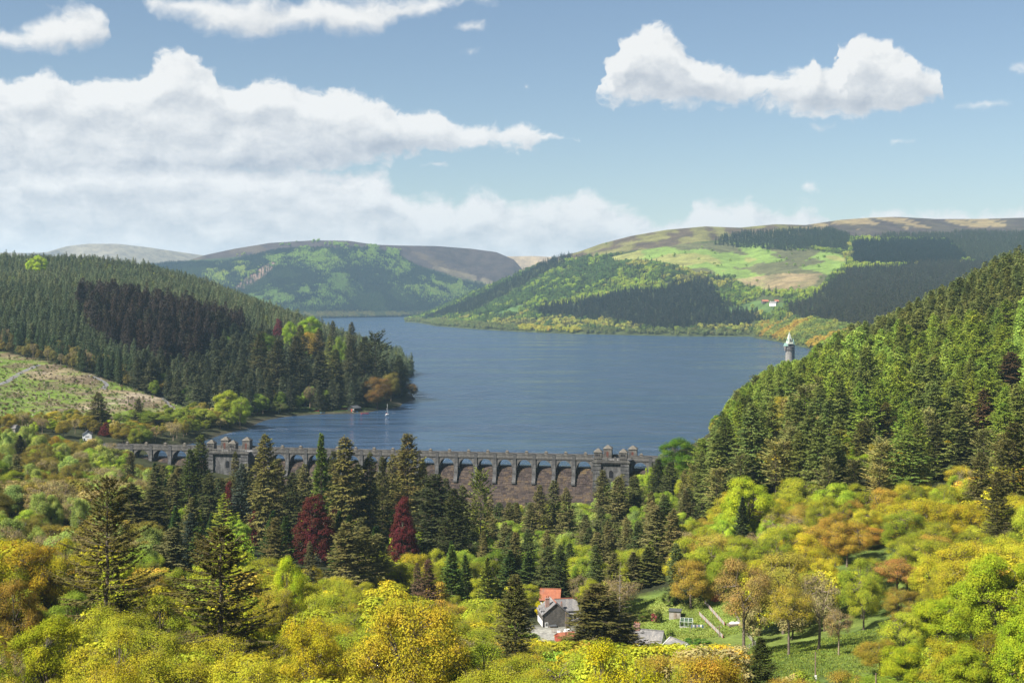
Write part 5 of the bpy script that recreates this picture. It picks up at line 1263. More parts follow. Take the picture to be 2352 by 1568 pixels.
    gable_house(t, -2.6, 2.6, -4, 4, 3.3, 5.2, WHITE, FELT, FELT, 'y', 0.3); window(t, -1.1, 1.1, 1.9, 2.6, -4, WHITE, GLASS, 3); part('door', DARKB, t, box(-1.9, -1.2, -4.05, -3.95, 0, 1.2))
    X, Y, z = place(14, 792)
    t = empty('farm_shed', (X, Y, z), radians(-6)); tag(t, 'long grey roofed farm shed at the left edge', 'shed')
    gable_house(t, -8, 7, -3, 3, 2.6, 4.2, CONC, SLATE, SLATE, 'x', 0.3)
    # --- boathouse and boats at the wooded point
    X, Y, z = (814-CX)/FPX*1062, 1062, 0.9
    t = empty('boathouse', (X, Y, z), radians(-30)); tag(t, 'dark wooden boathouse with red door at the waterline', 'boathouse')
    gable_house(t, -3.2, 3.2, -4.2, 4.2, 2.7, 4.5, DARKB, FELT, None, 'y', 0.4)
    part('door', RED, t, box(-0.2, 1.0, -4.27, -4.18, 0.0, 2.2)); part('notice_board', PALEW, t, box(1.4, 2.7, -4.27, -4.18, 1.2, 2.3))
    part('slipway', CONC, t, hexa([(-2.6, -8.0, -1.6), (2.2, -8.0, -1.6), (-2.6, -4.2, -0.6), (2.2, -4.2, -0.6), (-2.6, -8.0, -1.2), (2.2, -8.0, -1.2), (-2.6, -4.2, -0.1), (2.2, -4.2, -0.1)]))
    def hull(L_, B, D, z0=0.0, k=9):
        """pointed open boat: rings of keel, bilge and gunwale"""
        xs = np.linspace(-L_/2, L_/2, k); V = []
        for x_ in xs:
            f = math.sqrt(max(0.0, 1-(2*x_/L_)**2))*0.97+0.03
            V += [(x_, -B/2*f, z0+D+0.1*(2*x_/L_)**2), (x_, -B/2*f*0.6, z0+0.12*D), (x_, B/2*f*0.6, z0+0.12*D), (x_, B/2*f, z0+D+0.1*(2*x_/L_)**2), (x_, B/2*f*0.8, z0+D*0.85), (x_, -B/2*f*0.8, z0+D*0.85)]
        F = [(i*6+j, i*6+(j+1) % 6, (i+1)*6+(j+1) % 6, (i+1)*6+j) for i in range(k-1) for j in range(6)]
        return np.array(V), np.array(F)
    BLUE = mottled('blue_boat_paint', (0.06, 0.22, 0.45), (0.10, 0.30, 0.55), 2, 0.5, None, 0); REDB = mottled('red_boat_paint', (0.42, 0.03, 0.035), (0.50, 0.05, 0.05), 2, 0.5, None, 0)
    X, Y = (889-CX)/FPX*1036, 1036
    t = empty('sailing_boat', (X, Y, -0.15), radians(70)); tag(t, 'small white sailing boat with a bare mast moored off the point', 'boat')
    part('hull', WHITE, t, hull(5.4, 2.0, 0.9)); part('cabin', WHITE, t, frustum(0.5, 0, 0.7, 1.25, 1.0, 0.6, 0.8, 0.45)); part('mast', ALU, t, lathe([(0.07, 0.8), (0.05, 9.0)], 6, 0.6, 0)); part('boom', ALU, t, bar((0.6, 0, 1.7), (-1.9, 0, 1.7), 0.09)); part('stay', ALU, t, bar((0.6, 0, 9.0), (2.6, 0, 0.9), 0.03), bar((0.6, 0, 9.0), (-2.6, 0, 0.9), 0.03)); part('sail_cover', REDB, t, bar((0.4, 0, 1.85), (-1.8, 0, 1.82), 0.25))
    for x, d, a, L_, mt, lb in ((838, 1050, 4, 6.5, REDB, 'long red rowing boat moored before the boathouse'), (791, 1066, 12, 5.0, REDB, 'red canoe beached left of the boathouse'), (727, 1052, -8, 4.2, REDB, 'red canoe on the water left of the beach'), (741, 1049, 10, 3.6, BLUE, 'blue canoe beside the red canoe left of the beach'), (818, 1058, -10, 3.4, BLUE, 'small blue dinghy between boathouse and red rowing boat')):
        X = (x-CX)/FPX*d
        t = empty('rowing_boat', (X, d, max(float(ground(X, d)), -0.12)), radians(a)); tag(t, lb, 'boat', 'small boats by the boathouse'); part('hull', mt, t, hull(L_, L_*0.22, 0.45)); part('thwart', WOOD, t, *[box(k*L_*0.2-0.1, k*L_*0.2+0.1, -L_*0.08, L_*0.08, 0.36, 0.40) for k in (-1, 0, 1)])
    X = (771-CX)/FPX*1090
    t = empty('notice_sign', (X, 1090, float(ground(X, 1090)))); tag(t, 'white notice board beside the boathouse road', 'sign'); part('board', WHITE, t, box(-0.9, 0.9, -0.05, 0.05, 1.0, 2.3)); part('post', WOOD, t, box(-0.8, -0.68, 0.05, 0.15, -0.3, 2.0)); part('post', WOOD, t, box(0.68, 0.8, 0.05, 0.15, -0.3, 2.0))
    # --- white farm on the far hill
    v = float(RH.rowv(np.array([1772.0]), np.array([702.0]))[0]); P = RH.at(np.array([1772.0]), np.array([v]))[0]
    t = empty('farmhouse', (P[0], P[1]-16, P[2]+0.5), radians(-28)); tag(t, 'white farmhouse with grey roof on the far hillside', 'house')
    gable_house(t, -7, 9, -4.5, 4.5, 7.0, 10.6, WHITE, SLATE, None, 'x', 0.5)
    for k in (-6.2, 8.2): part('chimney', WHITE, t, box(k-0.7, k+0.7, -0.6, 0.6, 8.8, 11.4))
    for k in (-3, 1, 5): part('window', GLASS, t, box(k-0.6, k+0.6, -4.58, -4.45, 3.9, 5.5)); part('window', GLASS, t, box(k-0.6, k+0.6, -4.58, -4.45, 0.8, 2.4))
    part('window', GLASS, t, box(-7.08, -6.95, -1.6, -0.4, 3.9, 5.5)); part('window', GLASS, t, box(-7.08, -6.95, 0.4, 1.6, 0.8, 2.4))
    for x, y, w_, lb, wm in ((1757, 697, 8, 'stone barn with red roof left behind the white farmhouse', STN), (1783, 696, 5, 'low stone barn with red roof right behind the white farmhouse', STN)):
        v = float(RH.rowv(np.array([float(x)]), np.array([float(y)]))[0]); P = RH.at(np.array([float(x)]), np.array([v]))[0]
        t = empty('barn', (P[0], P[1], P[2]+0.5), radians(12)); tag(t, lb, 'barn', 'red roofed barns of the far farm'); gable_house(t, -w_, w_, -5, 5, 4.5, 8.5, wm, RIDGE, None, 'x', 0.5); part('door', DARKB, t, box(-1.5, 1.5, -5.1, -4.95, 0, 3.6))

# ------------------------------------------------------------------ tracks, the boathouse road, stumps and brash on the felled slope
def ribbon(name, label, pts, width, mat, lift=0.06):
    P = np.array(pts, float)
    t = np.linspace(0, len(P)-1, (len(P)-1)*10+1)
    x = np.interp(t, np.arange(len(P)), P[:, 0]); d = np.interp(t, np.arange(len(P)), P[:, 1])
    C = np.stack([(x-CX)/FPX*d, d], -1)
    for _ in range(6): C[1:-1] = (C[:-2]+2*C[1:-1]+C[2:])/4
    tn = unit(np.gradient(C, axis=0)); nr = np.stack([-tn[:, 1], tn[:, 0]], -1)
    V = []
    for k in (-1, -0.33, 0.33, 1):
        q = C+nr*width/2*k; V.append(np.stack([q[:, 0], q[:, 1], ground(q[:, 0], q[:, 1])+lift], -1))
    V = np.stack(V, 1).reshape(-1, 3); n_ = len(C)
    F = [(i*4+j, i*4+j+1, (i+1)*4+j+1, (i+1)*4+j) for i in range(n_-1) for j in range(3)]
    o = link(bpy.data.objects.new(name, mesh_np(name, V, np.array(F), mat, True))); tag(o, label, None, None, 'structure')
def build_tracks():
    GRAV = mottled('gravel_track', (0.22, 0.215, 0.21), (0.30, 0.29, 0.28), 1.2, 0.95, (0.34, 0.29, 0.23), 0.03, kind='Generated')
    GRAV = mottled('gravel_track', (0.14, 0.14, 0.14), (0.20, 0.197, 0.195), 0.8, 0.95, None, 0.03)
    PALE = mottled('pale_road', (0.34, 0.32, 0.29), (0.42, 0.40, 0.37), 0.8, 0.95, None, 0.02)
    def ray(x, y):
        # distance where the line of sight meets the ground
        d = np.arange(760, 1300, 2.0); X = (x-CX)/FPX*d; z = CAM_H-(y-HY)/FPX*d
        h = np.nonzero(z <= ground(X, d)+0.02)[0]
        return d[h[0]] if len(h) else 900.0
    R_ = lambda L: [(x, ray(x, y)) for x, y in L]
    ribbon('track', 'grey gravel track climbing the felled slope', R_([(-20,888),(10,880),(45,858),(75,845),(90,838)]), 4.0, GRAV)
    ribbon('track', 'grey gravel bend high on the felled slope', R_([(205,862),(238,876),(246,884),(236,894)]), 3.6, GRAV)
    ribbon('track', 'grey gravel track at the right end of the felled slope', R_([(372,906),(378,918),(392,932),(410,944)]), 3.4, GRAV)
    ribbon('road', 'pale road along the grass behind the boathouse', [(650,1095),(690,1098),(740,1092),(775,1098),(815,1110)], 6.0, PALE)
    ribbon('road', 'pale forest road between the felled slope and the cottage', R_([(-20,960),(60,966),(140,973),(200,976)]), 5.0, GRAV)
    WOOD = bpy.data.materials['weathered_wood']; 
    r = np.random.default_rng(17)
    # tree stumps and standing dead poles
    spots = [(113,914,2.6),(242,937,3.2),(294,928,5.0),(96,872,0.9),(160,868,1.4)]
    lbs = ['tall leaning stump on the felled slope', 'pale tall stump in the middle of the felled slope', 'standing dead pole at the right of the felled slope', 'short stump high on the felled slope', 'dark uprooted stump at the forest edge']
    for (x, y, h), lb in zip(spots, lbs):
        d = ray(x, y); X = (x-CX)/FPX*d
        t = empty('tree_stump', (X, d, float(ground(X, d))-0.1)); tag(t, lb, 'stump')
        part('stump_wood', WOOD, t, lathe([(0.75, 0), (0.5, 0.4), (0.40, h*0.7), (0.36, h), (0.02, h+0.1)], 9))
        part('root', WOOD, t, *[bar((0.3*cos(a_), 0.3*sin(a_), 0.3), (1.1*cos(a_), 1.1*sin(a_), -0.05), 0.22) for a_ in np.arange(5)*1.257])
    # brash: dead branches and small stumps lying everywhere, beyond counting
    a = Acc()
    n_ = 2600
    xs = r.uniform(-20, 450, n_); ys = r.uniform(815, 972, n_)
    ins = inpoly(xs, ys, CLEARING)
    for x, y in zip(xs[ins], ys[ins]):
        d = ray(x, y); X = (x-CX)/FPX*d+r.normal(0, 1); Y = d+r.normal(0, 1)
        z = float(ground(X, Y)); an = r.uniform(0, pi); L_ = r.uniform(0.8, 2.6)
        if r.random() < 0.14: a.add(frustum(X, Y, z-0.1, z+r.uniform(0.3, 0.8), 0.4, 0.4, 0.28, 0.3))
        else: a.add(bar((X-cos(an)*L_/2, Y-sin(an)*L_/2, z+r.uniform(0, 0.3)), (X+cos(an)*L_/2, Y+sin(an)*L_/2, z+r.uniform(0, 0.5)), r.uniform(0.12, 0.3)))
    BR = mottled('brash_wood', (0.20, 0.16, 0.12), (0.40, 0.33, 0.26), 0.3, 0.95, (0.12, 0.09, 0.07), 0)
    o = link(bpy.data.objects.new('brash', a.mesh('brash', BR))); tag(o, 'dead branches and cut stumps strewn over the felled slope', None, None, 'stuff')
    # low scrub and bramble between the stumps
    xs = r.uniform(-20, 450, 1500); ys = r.uniform(815, 972, 1500); ins = inpoly(xs, ys, CLEARING)
    Q = []
    for x, y in zip(xs[ins], ys[ins]):
        d = ray(x, y); X = (x-CX)/FPX*d+r.normal(0, 1.5); Y = d+r.normal(0, 1.5); Q.append((X, Y, float(ground(X, Y))-0.15))
    Q = np.array(Q); n_ = len(Q); s_ = r.uniform(0.05, 0.15, n_)
    pal = np.array([(0.14,0.20,0.03),(0.12,0.085,0.05),(0.20,0.16,0.08),(0.09,0.13,0.03)])
    gn_forest('scrub', 'low scrub and bramble between the stumps of the felled slope', Q, np.stack([s_*1.2, s_*1.2, s_], -1), r.uniform(0, 6.28, n_), r.integers(0, 3, n_), pal[r.integers(0, 4, n_)], PROTO['far_broad'])
    # rough grass on the open ground
    a = Acc(); P = []
    n_ = 30000
    xs = r.uniform(52, 118, n_); ysd = r.uniform(296, 362, n_)
    n2 = 26000
    xs = np.concatenate([xs, r.uniform(36, 95, n2)]); ysd = np.concatenate([ysd, r.uniform(398, 448, n2)])
    z = ground(xs, ysd)
    N = len(xs); ax = unit(np.stack([r.normal(0, 0.5, N), r.normal(0, 0.5, N), np.ones(N)], -1)); nr = unit(np.stack([r.normal(0, 1, N), r.normal(0, 1, N), np.zeros(N)+0.3], -1))
    ln = r.uniform(0.25, 0.6, N)
    V, F = diamonds(np.stack([xs, ysd, z+ln*0.35], -1), ax, nr, ln, ln*0.45)
    GR = leaf_mat('grass_blades', 'object', 0.3, 0.6)
    o = link(bpy.data.objects.new('meadow_grass', mesh_np('meadow_grass', V, F, GR))); o.color = (0.17, 0.215, 0.035, 1)
    tag(o, 'bright green rough grass of the field and garden slope', None, None, 'stuff')

def build_haze():
    m, n, out = new_mat('haze_air')
    v = n.node('ShaderNodeVolumePrincipled')
    v.inputs['Color'].default_value = (0.50, 0.76, 1.0, 1); v.inputs['Density'].default_value = HAZE; v.inputs['Anisotropy'].default_value = 0.15
    n.l.new(v.outputs[0], out.inputs['Volume'])
    o = part('haze', m, None, box(-6500, 5500, -420, 12500, -70, 540)); o['kind'] = 'stuff'; o['label'] = 'thin summer haze filling the valley'
HAZE = 4.0e-5

# ------------------------------------------------------------------ colours of the spring wood
GOLD = (0.40, 0.372, 0.026); YOLIVE = (0.31, 0.345, 0.028); ORANGE = (0.42, 0.310, 0.045); BROWNG = (0.31, 0.265, 0.100); LIME = (0.31, 0.41, 0.036)
SPRING = (0.22, 0.30, 0.034); BIRCH = (0.26, 0.32, 0.075); MID = (0.085, 0.14, 0.025); DARKC = (0.070, 0.078, 0.028); OLIVEC = (0.150, 0.142, 0.050); LARCH = (0.205, 0.270, 0.034)
BLUEC = (0.055, 0.072, 0.050); COPPER = (0.080, 0.021, 0.017); GREENC = (0.045, 0.075, 0.018); BROWNC = (0.11, 0.070, 0.040); YCEDAR = (0.24, 0.28, 0.035); STRONG = (0.085, 0.17, 0.015)

TOP_LIMIT = [(-400,960),(270,965),(300,1066),(480,1080),(560,1068),(990,1085),(1000,1112),(1060,1135),(1200,1138),(1250,1100),(1350,1085),(1420,1080),(1490,1070),(1590,1060),(1600,1035),(1640,965),(1700,895),(1760,845),(1795,834),(1845,830),(1870,800),(1950,742),(2010,730),(2100,690),(2200,640),(2300,585),(2352,560),(2700,470),(3000,400)]
PROTECT = [(1240,1350,1284,1392,451),(1262,1400,1314,1466,432),(1222,1350,1262,1450,436),(1228,1352,1345,1450,436),(1345,1395,1490,1470,425),(1480,1400,1690,1478,432),(1755,1440,1945,1540,372),(470,1000,580,1095,700),(260,1015,480,1062,700),(1360,1030,1490,1085,690),(1000,1040,1360,1150,690),(560,1040,1000,1090,690),(1090,1345,1120,1372,430)]
placed = []     # (x, ytop, ybase, halfwidth px, distance)
def dims(x, ytop, d, wpx):
    X = (x-CX)/FPX*d
    z = float(ground(X, d)); top = CAM_H-(ytop-HY)/FPX*d
    return X, top-z, wpx/FPX*d, z

def build_heroes():
    T = []
    def h(kind, x, yt, d, w, col, name, label, cat='tree', group=None, v=None):
        X, H, W, z = dims(x, yt, d, w)
        if H < 2: print('LOW', label, H); H = 2.0
        p = PROTO[kind][0]
        put_tree(kind, X, d, H, W, col, name, label, cat, group, variant=v)
        placed.append((x, yt, HY+(CAM_H-z)/FPX**-1/d if False else HY+FPX*(CAM_H-z)/d, w*0.5, d))
    S = 'spruce_tree'
    h('old_spruce', 245, 1092, 240, 200, (0.130,0.116,0.035), S, 'tall ragged old spruce with bare branch ends rising out of the golden oaks', v=0)
    h('old_spruce', 508, 1205, 232, 265, (0.099,0.088,0.026), S, 'broad dark spruce with open boughs and a visible trunk among yellow oaks', v=1)
    h('fir', 436, 1030, 600, 62, (0.075,0.098,0.024), 'fir_tree', 'tall dark fir, lower one of the twin firs beside the dam valve tower', v=0)
    h('fir', 462, 998, 606, 66, (0.084,0.105,0.024), 'fir_tree', 'tallest dark fir of the twin pair covering the dam beside its left turrets', v=1)
    h('spruce', 608, 994, 560, 82, (0.145,0.133,0.040), S, 'tall olive spruce with a bare leader reaching above the dam crest', v=1)
    h('spruce', 556, 1062, 580, 56, BLUEC, S, 'slender blue grey spruce between the lime cedar and the tall olive spruce', v=2)
    h('spruce', 540, 1035, 640, 36, (0.104,0.101,0.035), S, 'thin dark spruce standing in front of the left dam turrets', v=3)
    h('cedar', 514, 1132, 500, 84, YCEDAR, 'cedar_tree', 'lime yellow layered cedar in the dark conifer grove', v=0)
    h('cypress', 738, 994, 560, 62, (0.104,0.145,0.026), 'cypress_tree', 'tall smooth green conical cypress in front of the dam arches', v=0)
    h('spruce', 790, 1000, 540, 92, (0.141,0.128,0.037), S, 'olive spruce with drooping boughs just right of the smooth green cypress', v=0)
    h('spruce', 850, 1036, 545, 58, DARKC, S, 'dark spruce between two taller olive spruces below the dam parapet', v=2)
    h('fir', 878, 1048, 560, 50, (0.084,0.088,0.026), 'fir_tree', 'narrow dark fir in the gap before the middle dam arches', v=2)
    h('fir', 936, 994, 560, 100, (0.154,0.136,0.040), 'fir_tree', 'big pale olive fir rising above the dam parapet near its middle', v=1)
    h('fir', 1000, 1088, 535, 120, (0.050,0.060,0.024), 'fir_tree', 'broad almost black fir right of the pointed copper beech', v=2)
    h('fir', 1042, 1120, 520, 80, (0.055,0.064,0.021), 'fir_tree', 'dark fir on the right edge of the conifer grove', v=0)
    for i, (x, y, d, w, c, lb) in enumerate([(640,1052,585,66,OLIVEC,'olive spruce just right of the tall one with the bare leader'),(672,1082,560,60,DARKC,'dark spruce left above the broad copper beech'),(700,1062,600,54,OLIVEC,'slim olive spruce left of the smooth green cypress'),(766,1034,590,60,(0.088,0.094,0.033),'dark spruce between the smooth cypress and its olive neighbour'),
            (822,1062,575,60,DARKC,'shadowy dark spruce above the three pale olive firs'),(902,1040,590,60,OLIVEC,'olive spruce left of the big pale olive fir'),(972,1058,580,64,(0.075,0.083,0.030),'dark spruce right of the big pale olive fir'),(1024,1096,560,56,DARKC,'dark spruce behind the almost black fir'),(1062,1112,560,50,(0.094,0.106,0.035),'olive spruce left of the lone green pine'),
            (575,1085,590,50,DARKC,'dark spruce left of the tall olive spruce'),(482,1085,570,56,DARKC,'dark spruce right of the twin firs'),(398,1085,600,50,OLIVEC,'olive spruce left of the twin firs'),(1240,1112,600,52,OLIVEC,'olive spruce before the right half of the dam face'),(1272,1100,610,56,(0.112,0.117,0.043),'second olive spruce before the dam face, right of the first'),(1300,1118,590,50,OLIVEC,'third olive spruce before the dam face'),
            (1385,1078,620,56,(0.125,0.122,0.044),'tall olive spruce left of the right dam turrets'),(1420,1092,600,56,OLIVEC,'olive spruce below the right dam turrets'),(1458,1090,610,54,(0.106,0.112,0.040),'olive spruce right below the right dam turrets'),(1512,1052,630,50,(0.062,0.075,0.027),'dark spruce at the right abutment of the dam'),(1538,1060,615,46,(0.069,0.080,0.030),'dark spruce in front of the deep green maple')]):
        h('spruce' if i % 3 else 'fir', x, y, d, w, c, S if i % 3 else 'fir_tree', lb, v=i)
    for x, y, d, w, lb in ((1788,836,735,34,'larch just left of the lake tower on the skyline'),(1812,842,728,34,'larch right in front of the lake tower'),(1838,828,742,36,'larch just right of the lake tower on the skyline'),(1765,852,725,34,'larch second left of the lake tower on the skyline')):
        h('larch', x, y, d, w, (0.20,0.26,0.05), 'larch_tree', lb)
    h('pine', 1104, 1090, 560, 66, (0.138,0.163,0.030), 'pine_tree', 'green pine with a bare lower trunk standing alone before the dam face', v=0)
    h('copper', 722, 1128, 500, 118, COPPER, 'copper_beech_tree', 'broad dark red copper beech in the conifer grove', v=0)
    h('copper', 926, 1135, 505, 78, (0.104,0.021,0.021), 'copper_beech_tree', 'tall pointed dark red copper beech beside the black fir', v=1)
    h('copper', 526, 1100, 600, 34, (0.12,0.022,0.02), 'copper_beech_tree', 'small red maple glowing behind the lime cedar', v=1)
    h('copper', 585, 1170, 560, 40, (0.130,0.026,0.023), 'copper_beech_tree', 'red bush half hidden behind the tall olive spruce', v=0)
    h('fir', 794, 1198, 425, 105, (0.163,0.149,0.047), 'fir_tree', 'pale olive fir in front of the broad copper beech', v=0)
    h('fir', 838, 1208, 432, 80, (0.193,0.180,0.059), 'fir_tree', 'middle one of the three pale olive firs below the copper beeches', v=1)
    h('fir', 868, 1224, 438, 78, (0.177,0.171,0.059), 'fir_tree', 'shortest and rightmost of the three pale olive firs below the copper beeches', v=2)
    h('spruce', 712, 1240, 420, 32, (0.104,0.101,0.040), S, 'slim grey spruce at the foot of the broad copper beech', v=1)
    h('spruce', 984, 1282, 415, 52, BROWNC, S, 'dying brown spruce right of the big round golden oak', v=0)
    h('spruce', 958, 1290, 420, 34, (0.130,0.091,0.055), S, 'small brown spruce left of the larger dying brown spruce', v=3)
    h('cypress', 1038, 1250, 450, 58, (0.109,0.163,0.031), 'cypress_tree', 'fresh green conical cypress right of the dying brown spruce', v=1)
    h('cypress', 1068, 1272, 460, 44, (0.096,0.140,0.030), 'cypress_tree', 'small dark green cypress left of the yellowish cypress', v=0)
    h('cypress', 1120, 1278, 445, 48, (0.156,0.185,0.026), 'cypress_tree', 'yellowish green cypress beside the little red roofed hut', v=1)
    h('cypress', 1172, 1262, 470, 62, (0.070,0.105,0.026), 'cypress_tree', 'dark cypress up the slope left of the stone house', v=0)
    h('cypress', 1214, 1266, 468, 62, (0.070,0.101,0.026), 'cypress_tree', 'dark cypress directly above the orange roofed building', v=1)
    h('spruce', 302, 1108, 480, 100, (0.084,0.081,0.026), S, 'dense dark spruce behind the tall ragged old spruce', v=2)
    h('spruce', 350, 1120, 500, 80, (0.068,0.070,0.024), S, 'dark spruce in shade left of the twin firs', v=0)
    h('spruce', 300, 1036, 660, 34, (0.115,0.099,0.040), S, 'thin spruce standing before the first dam arches', v=3)
    h('spruce', 398, 1208, 395, 84, (0.130,0.128,0.049), S, 'grey green spruce in the gap between the two old ragged spruces', v=1)
    h('cypress', 46, 998, 680, 36, (0.070,0.070,0.024), 'cypress_tree', 'narrow dark cypress in the pale bare wood at the left edge', v=0)
    h('spruce', 225, 900, 832, 50, (0.109,0.099,0.035), S, 'lone old dark spruce beside the white cottage below the felled slope', v=2)
    h('spruce', 318, 914, 880, 26, (0.092,0.088,0.037), S, 'small lone dark spruce on the felled slope above the round green trees', v=1)
    h('copper', 243, 968, 815, 34, (0.111,0.026,0.023), 'copper_beech_tree', 'dark red copper beech under the lone old spruce by the white cottage', v=0)
    h('fir', 1184, 1318, 268, 100, (0.104,0.101,0.030), 'fir_tree', 'narrow dark fir with a bare pole top rising before the stone house', v=1)
    h('fir', 1369, 1338, 335, 165, (0.099,0.091,0.026), 'fir_tree', 'broad dark fir with brown tips hiding the right side of the stone house', v=0)
    h('fir', 1432, 1405, 345, 90, (0.088,0.088,0.026), 'fir_tree', 'lower dark fir leaning against the broad fir right of the house', v=2)
    h('snag', 1424, 1288, 342, 80, (0.166,0.126,0.053), 'dead_spruce_tree', 'dead bare grey spruce rising right of the broad dark fir', v=0)
    h('fir', 1746, 1461, 262, 74, (0.055,0.070,0.016), 'fir_tree', 'small neat dark fir at the lower left corner of the green field', v=1)
    for i, (x, y, w, c) in enumerate([(1455,1266,58,OLIVEC),(1488,1254,72,(0.130,0.136,0.035)),(1518,1274,52,(0.120,0.128,0.035))]):
        h('cypress', x, y, 470, w, c, 'cypress_tree', ('left', 'tallest middle', 'right')[i]+' one of three green cypresses above the garden', v=i)
    h('maple', 1556, 998, 655, 100, STRONG, 'maple_tree', 'big deep green maple at the right end of the dam', v=0)
    h('maple', 1492, 1064, 640, 30, LIME, 'maple_tree', 'small lime green tree at the right end of the dam parapet', v=1)
    h('maple', 1716, 1084, 495, 132, (0.333,0.406,0.024), 'maple_tree', 'big yellow green maple at the foot of the larch hillside', v=1)
    h('cypress', 1706, 1140, 478, 44, (0.055,0.074,0.030), 'yew_tree', 'dark weeping yew in front of the yellow green maple', v=0)
    h('larch', 2086, 994, 505, 115, (0.135,0.185,0.035), 'larch_tree', 'pale green drooping larch low on the right hillside', v=0)
    h('spruce', 1980, 966, 590, 62, (0.104,0.098,0.024), S, 'dark column spruce left of the pale green drooping larch', v=0)
    h('spruce', 2034, 922, 610, 56, (0.099,0.091,0.024), S, 'taller dark column spruce up behind the pale green larch', v=1)
    h('spruce', 2152, 968, 575, 62, (0.075,0.081,0.024), S, 'very dark spruce just right of the pale green larch', v=2)
    h('spruce', 2206, 985, 565, 60, (0.070,0.077,0.024), S, 'dark spruce above the golden trees right of the pale larch', v=3)
    h('spruce', 2262, 890, 600, 62, (0.130,0.086,0.039), S, 'rusty brown spruce high on the right hillside', v=0)
    h('spruce', 2322, 806, 690, 74, (0.111,0.073,0.036), S, 'brown topped old spruce at the upper right edge of the hillside', v=1)
    h('spruce', 2252, 1035, 450, 66, (0.125,0.116,0.037), S, 'tall grey green spruce rising through golden oaks at the right', v=2)
    h('fir', 2330, 968, 430, 104, (0.115,0.109,0.031), 'fir_tree', 'big dark fir with visible trunk at the right edge above the lime beeches', v=2)
    h('fir', 2290, 1080, 400, 70, (0.104,0.099,0.030), 'fir_tree', 'dark fir left of the big dark fir at the right edge', v=0)
    for i, (x, y, d, w, lb) in enumerate([(2290,1256,300,180,'tallest lime green beech at the right edge below the dark firs'),(2350,1395,236,150,'lime green beech filling the lower right corner'),
            (2165,1362,300,150,'round lime green beech left of the tallest beech'),(2232,1330,312,120,'lime green beech between the round one and the tallest one'),(2080,1470,262,120,'low lime green beech at the bottom right of the green field'),(2210,1470,238,120,'low lime green beech at the bottom edge below the others')]):
        h('beech', x, y, d, w, (0.29*random.uniform(.92,1.06), 0.35*random.uniform(.95,1.05), 0.020), 'beech_tree', lb, v=i)
    h('tall_oak', 1708, 1282, 347, 150, (0.333,0.241,0.066), 'oak_tree', 'brown budding oak with a long bare trunk beside the red shed', v=0)
    h('tall_oak', 1812, 1338, 333, 115, (0.380,0.318,0.036), 'oak_tree', 'golden oak with a pale trunk standing on the green field', v=1)
    h('oak', 1800, 1245, 385, 150, (0.356,0.318,0.048), 'oak_tree', 'large yellow oak behind the pale trunked oak of the green field', v=2)
    h('bare', 1880, 1300, 337, 120, (0.276,0.241,0.084), 'oak_tree', 'thinly leaved grey oak with crooked limbs on the green field', v=0)
    h('bare', 1926, 1385, 322, 70, (0.322,0.241,0.084), 'oak_tree', 'half dead oak with a leaning bare trunk on the right of the field', v=1)
    h('tall_oak', 2060, 1278, 388, 125, (0.368,0.210,0.054), 'oak_tree', 'reddish brown oak with a forked trunk on the right slope', v=3)
    h('oak', 1985, 1205, 450, 130, (0.391,0.241,0.036), 'oak_tree', 'orange brown round oak high on the oak slope', v=4)
    h('oak', 1945, 1180, 432, 115, (0.380,0.267,0.036), 'oak_tree', 'wide flat topped orange oak above the orange brown one', v=0)
    h('oak', 2020, 1460, 292, 110, (0.287,0.235,0.030), 'oak_tree', 'olive brown round oak at the right edge of the green field', v=1)
    h('oak', 940, 1332, 212, 290, (0.402,0.337,0.024), 'oak_tree', 'huge round golden oak at the centre of the foreground', v=2)
    h('oak', 722, 1384, 214, 165, (0.414,0.349,0.019), 'oak_tree', 'bright yellow oak left of the huge round golden oak', v=3)
    h('maple', 662, 1268, 330, 84, (0.380,0.457,0.022), 'maple_tree', 'lime yellow round tree right of the broad dark spruce', v=2)
    h('oak', 640, 1330, 300, 110, (0.368,0.330,0.036), 'oak_tree', 'pale gold oak below the lime yellow round tree', v=0)
    h('oak', 1420, 1468, 182, 250, (0.425,0.394,0.014), 'oak_tree', 'vivid yellow oak at the bottom below the broad dark fir', v=4)
    h('oak', 1640, 1478, 192, 260, (0.356,0.260,0.026), 'oak_tree', 'wide orange brown oak at the bottom left of the small neat fir', v=1)
    h('oak', 1655, 1530, 165, 200, (0.391,0.311,0.024), 'oak_tree', 'golden oak at the bottom edge below the orange brown oak', v=2)
    h('oak', 262, 1490, 165, 210, (0.414,0.362,0.022), 'oak_tree', 'yellow oak at the bottom below the tall ragged old spruce', v=0)
    h('oak', 62, 1225, 285, 170, (0.414,0.298,0.024), 'oak_tree', 'golden orange oak at the left edge of the oak canopy', v=3)
    h('oak', 165, 1232, 290, 130, (0.356,0.330,0.022), 'oak_tree', 'yellow olive oak right of the golden orange oak at left', v=4)
    h('oak', 25, 1312, 235, 150, (0.270,0.191,0.030), 'oak_tree', 'dark bronze oak at the left edge', v=1)
    h('maple', 112, 1400, 205, 190, (0.299,0.318,0.017), 'oak_tree', 'large yellow green oak in the lower left wood', v=0)
    h('oak', 30, 1520, 150, 190, (0.414,0.356,0.036), 'oak_tree', 'pale yellow oak in the lower left corner', v=2)
    h('bare', 6, 1470, 170, 110, (0.322,0.279,0.096), 'bare_tree', 'bare twiggy tree at the left edge above the corner oak', v=0)
    h('oak', 560, 1540, 160, 150, (0.345,0.457,0.017), 'oak_tree', 'bright lime shrubby oak at the bottom below the broad spruce', v=0)
    h('maple', 125, 1132, 445, 50, BIRCH, 'birch_tree', 'pale green round birch in the left wood', v=2)
    h('birch', 185, 1135, 440, 44, (0.20,0.26,0.06), 'birch_tree', 'light green birch right of the pale round birch', v=1)
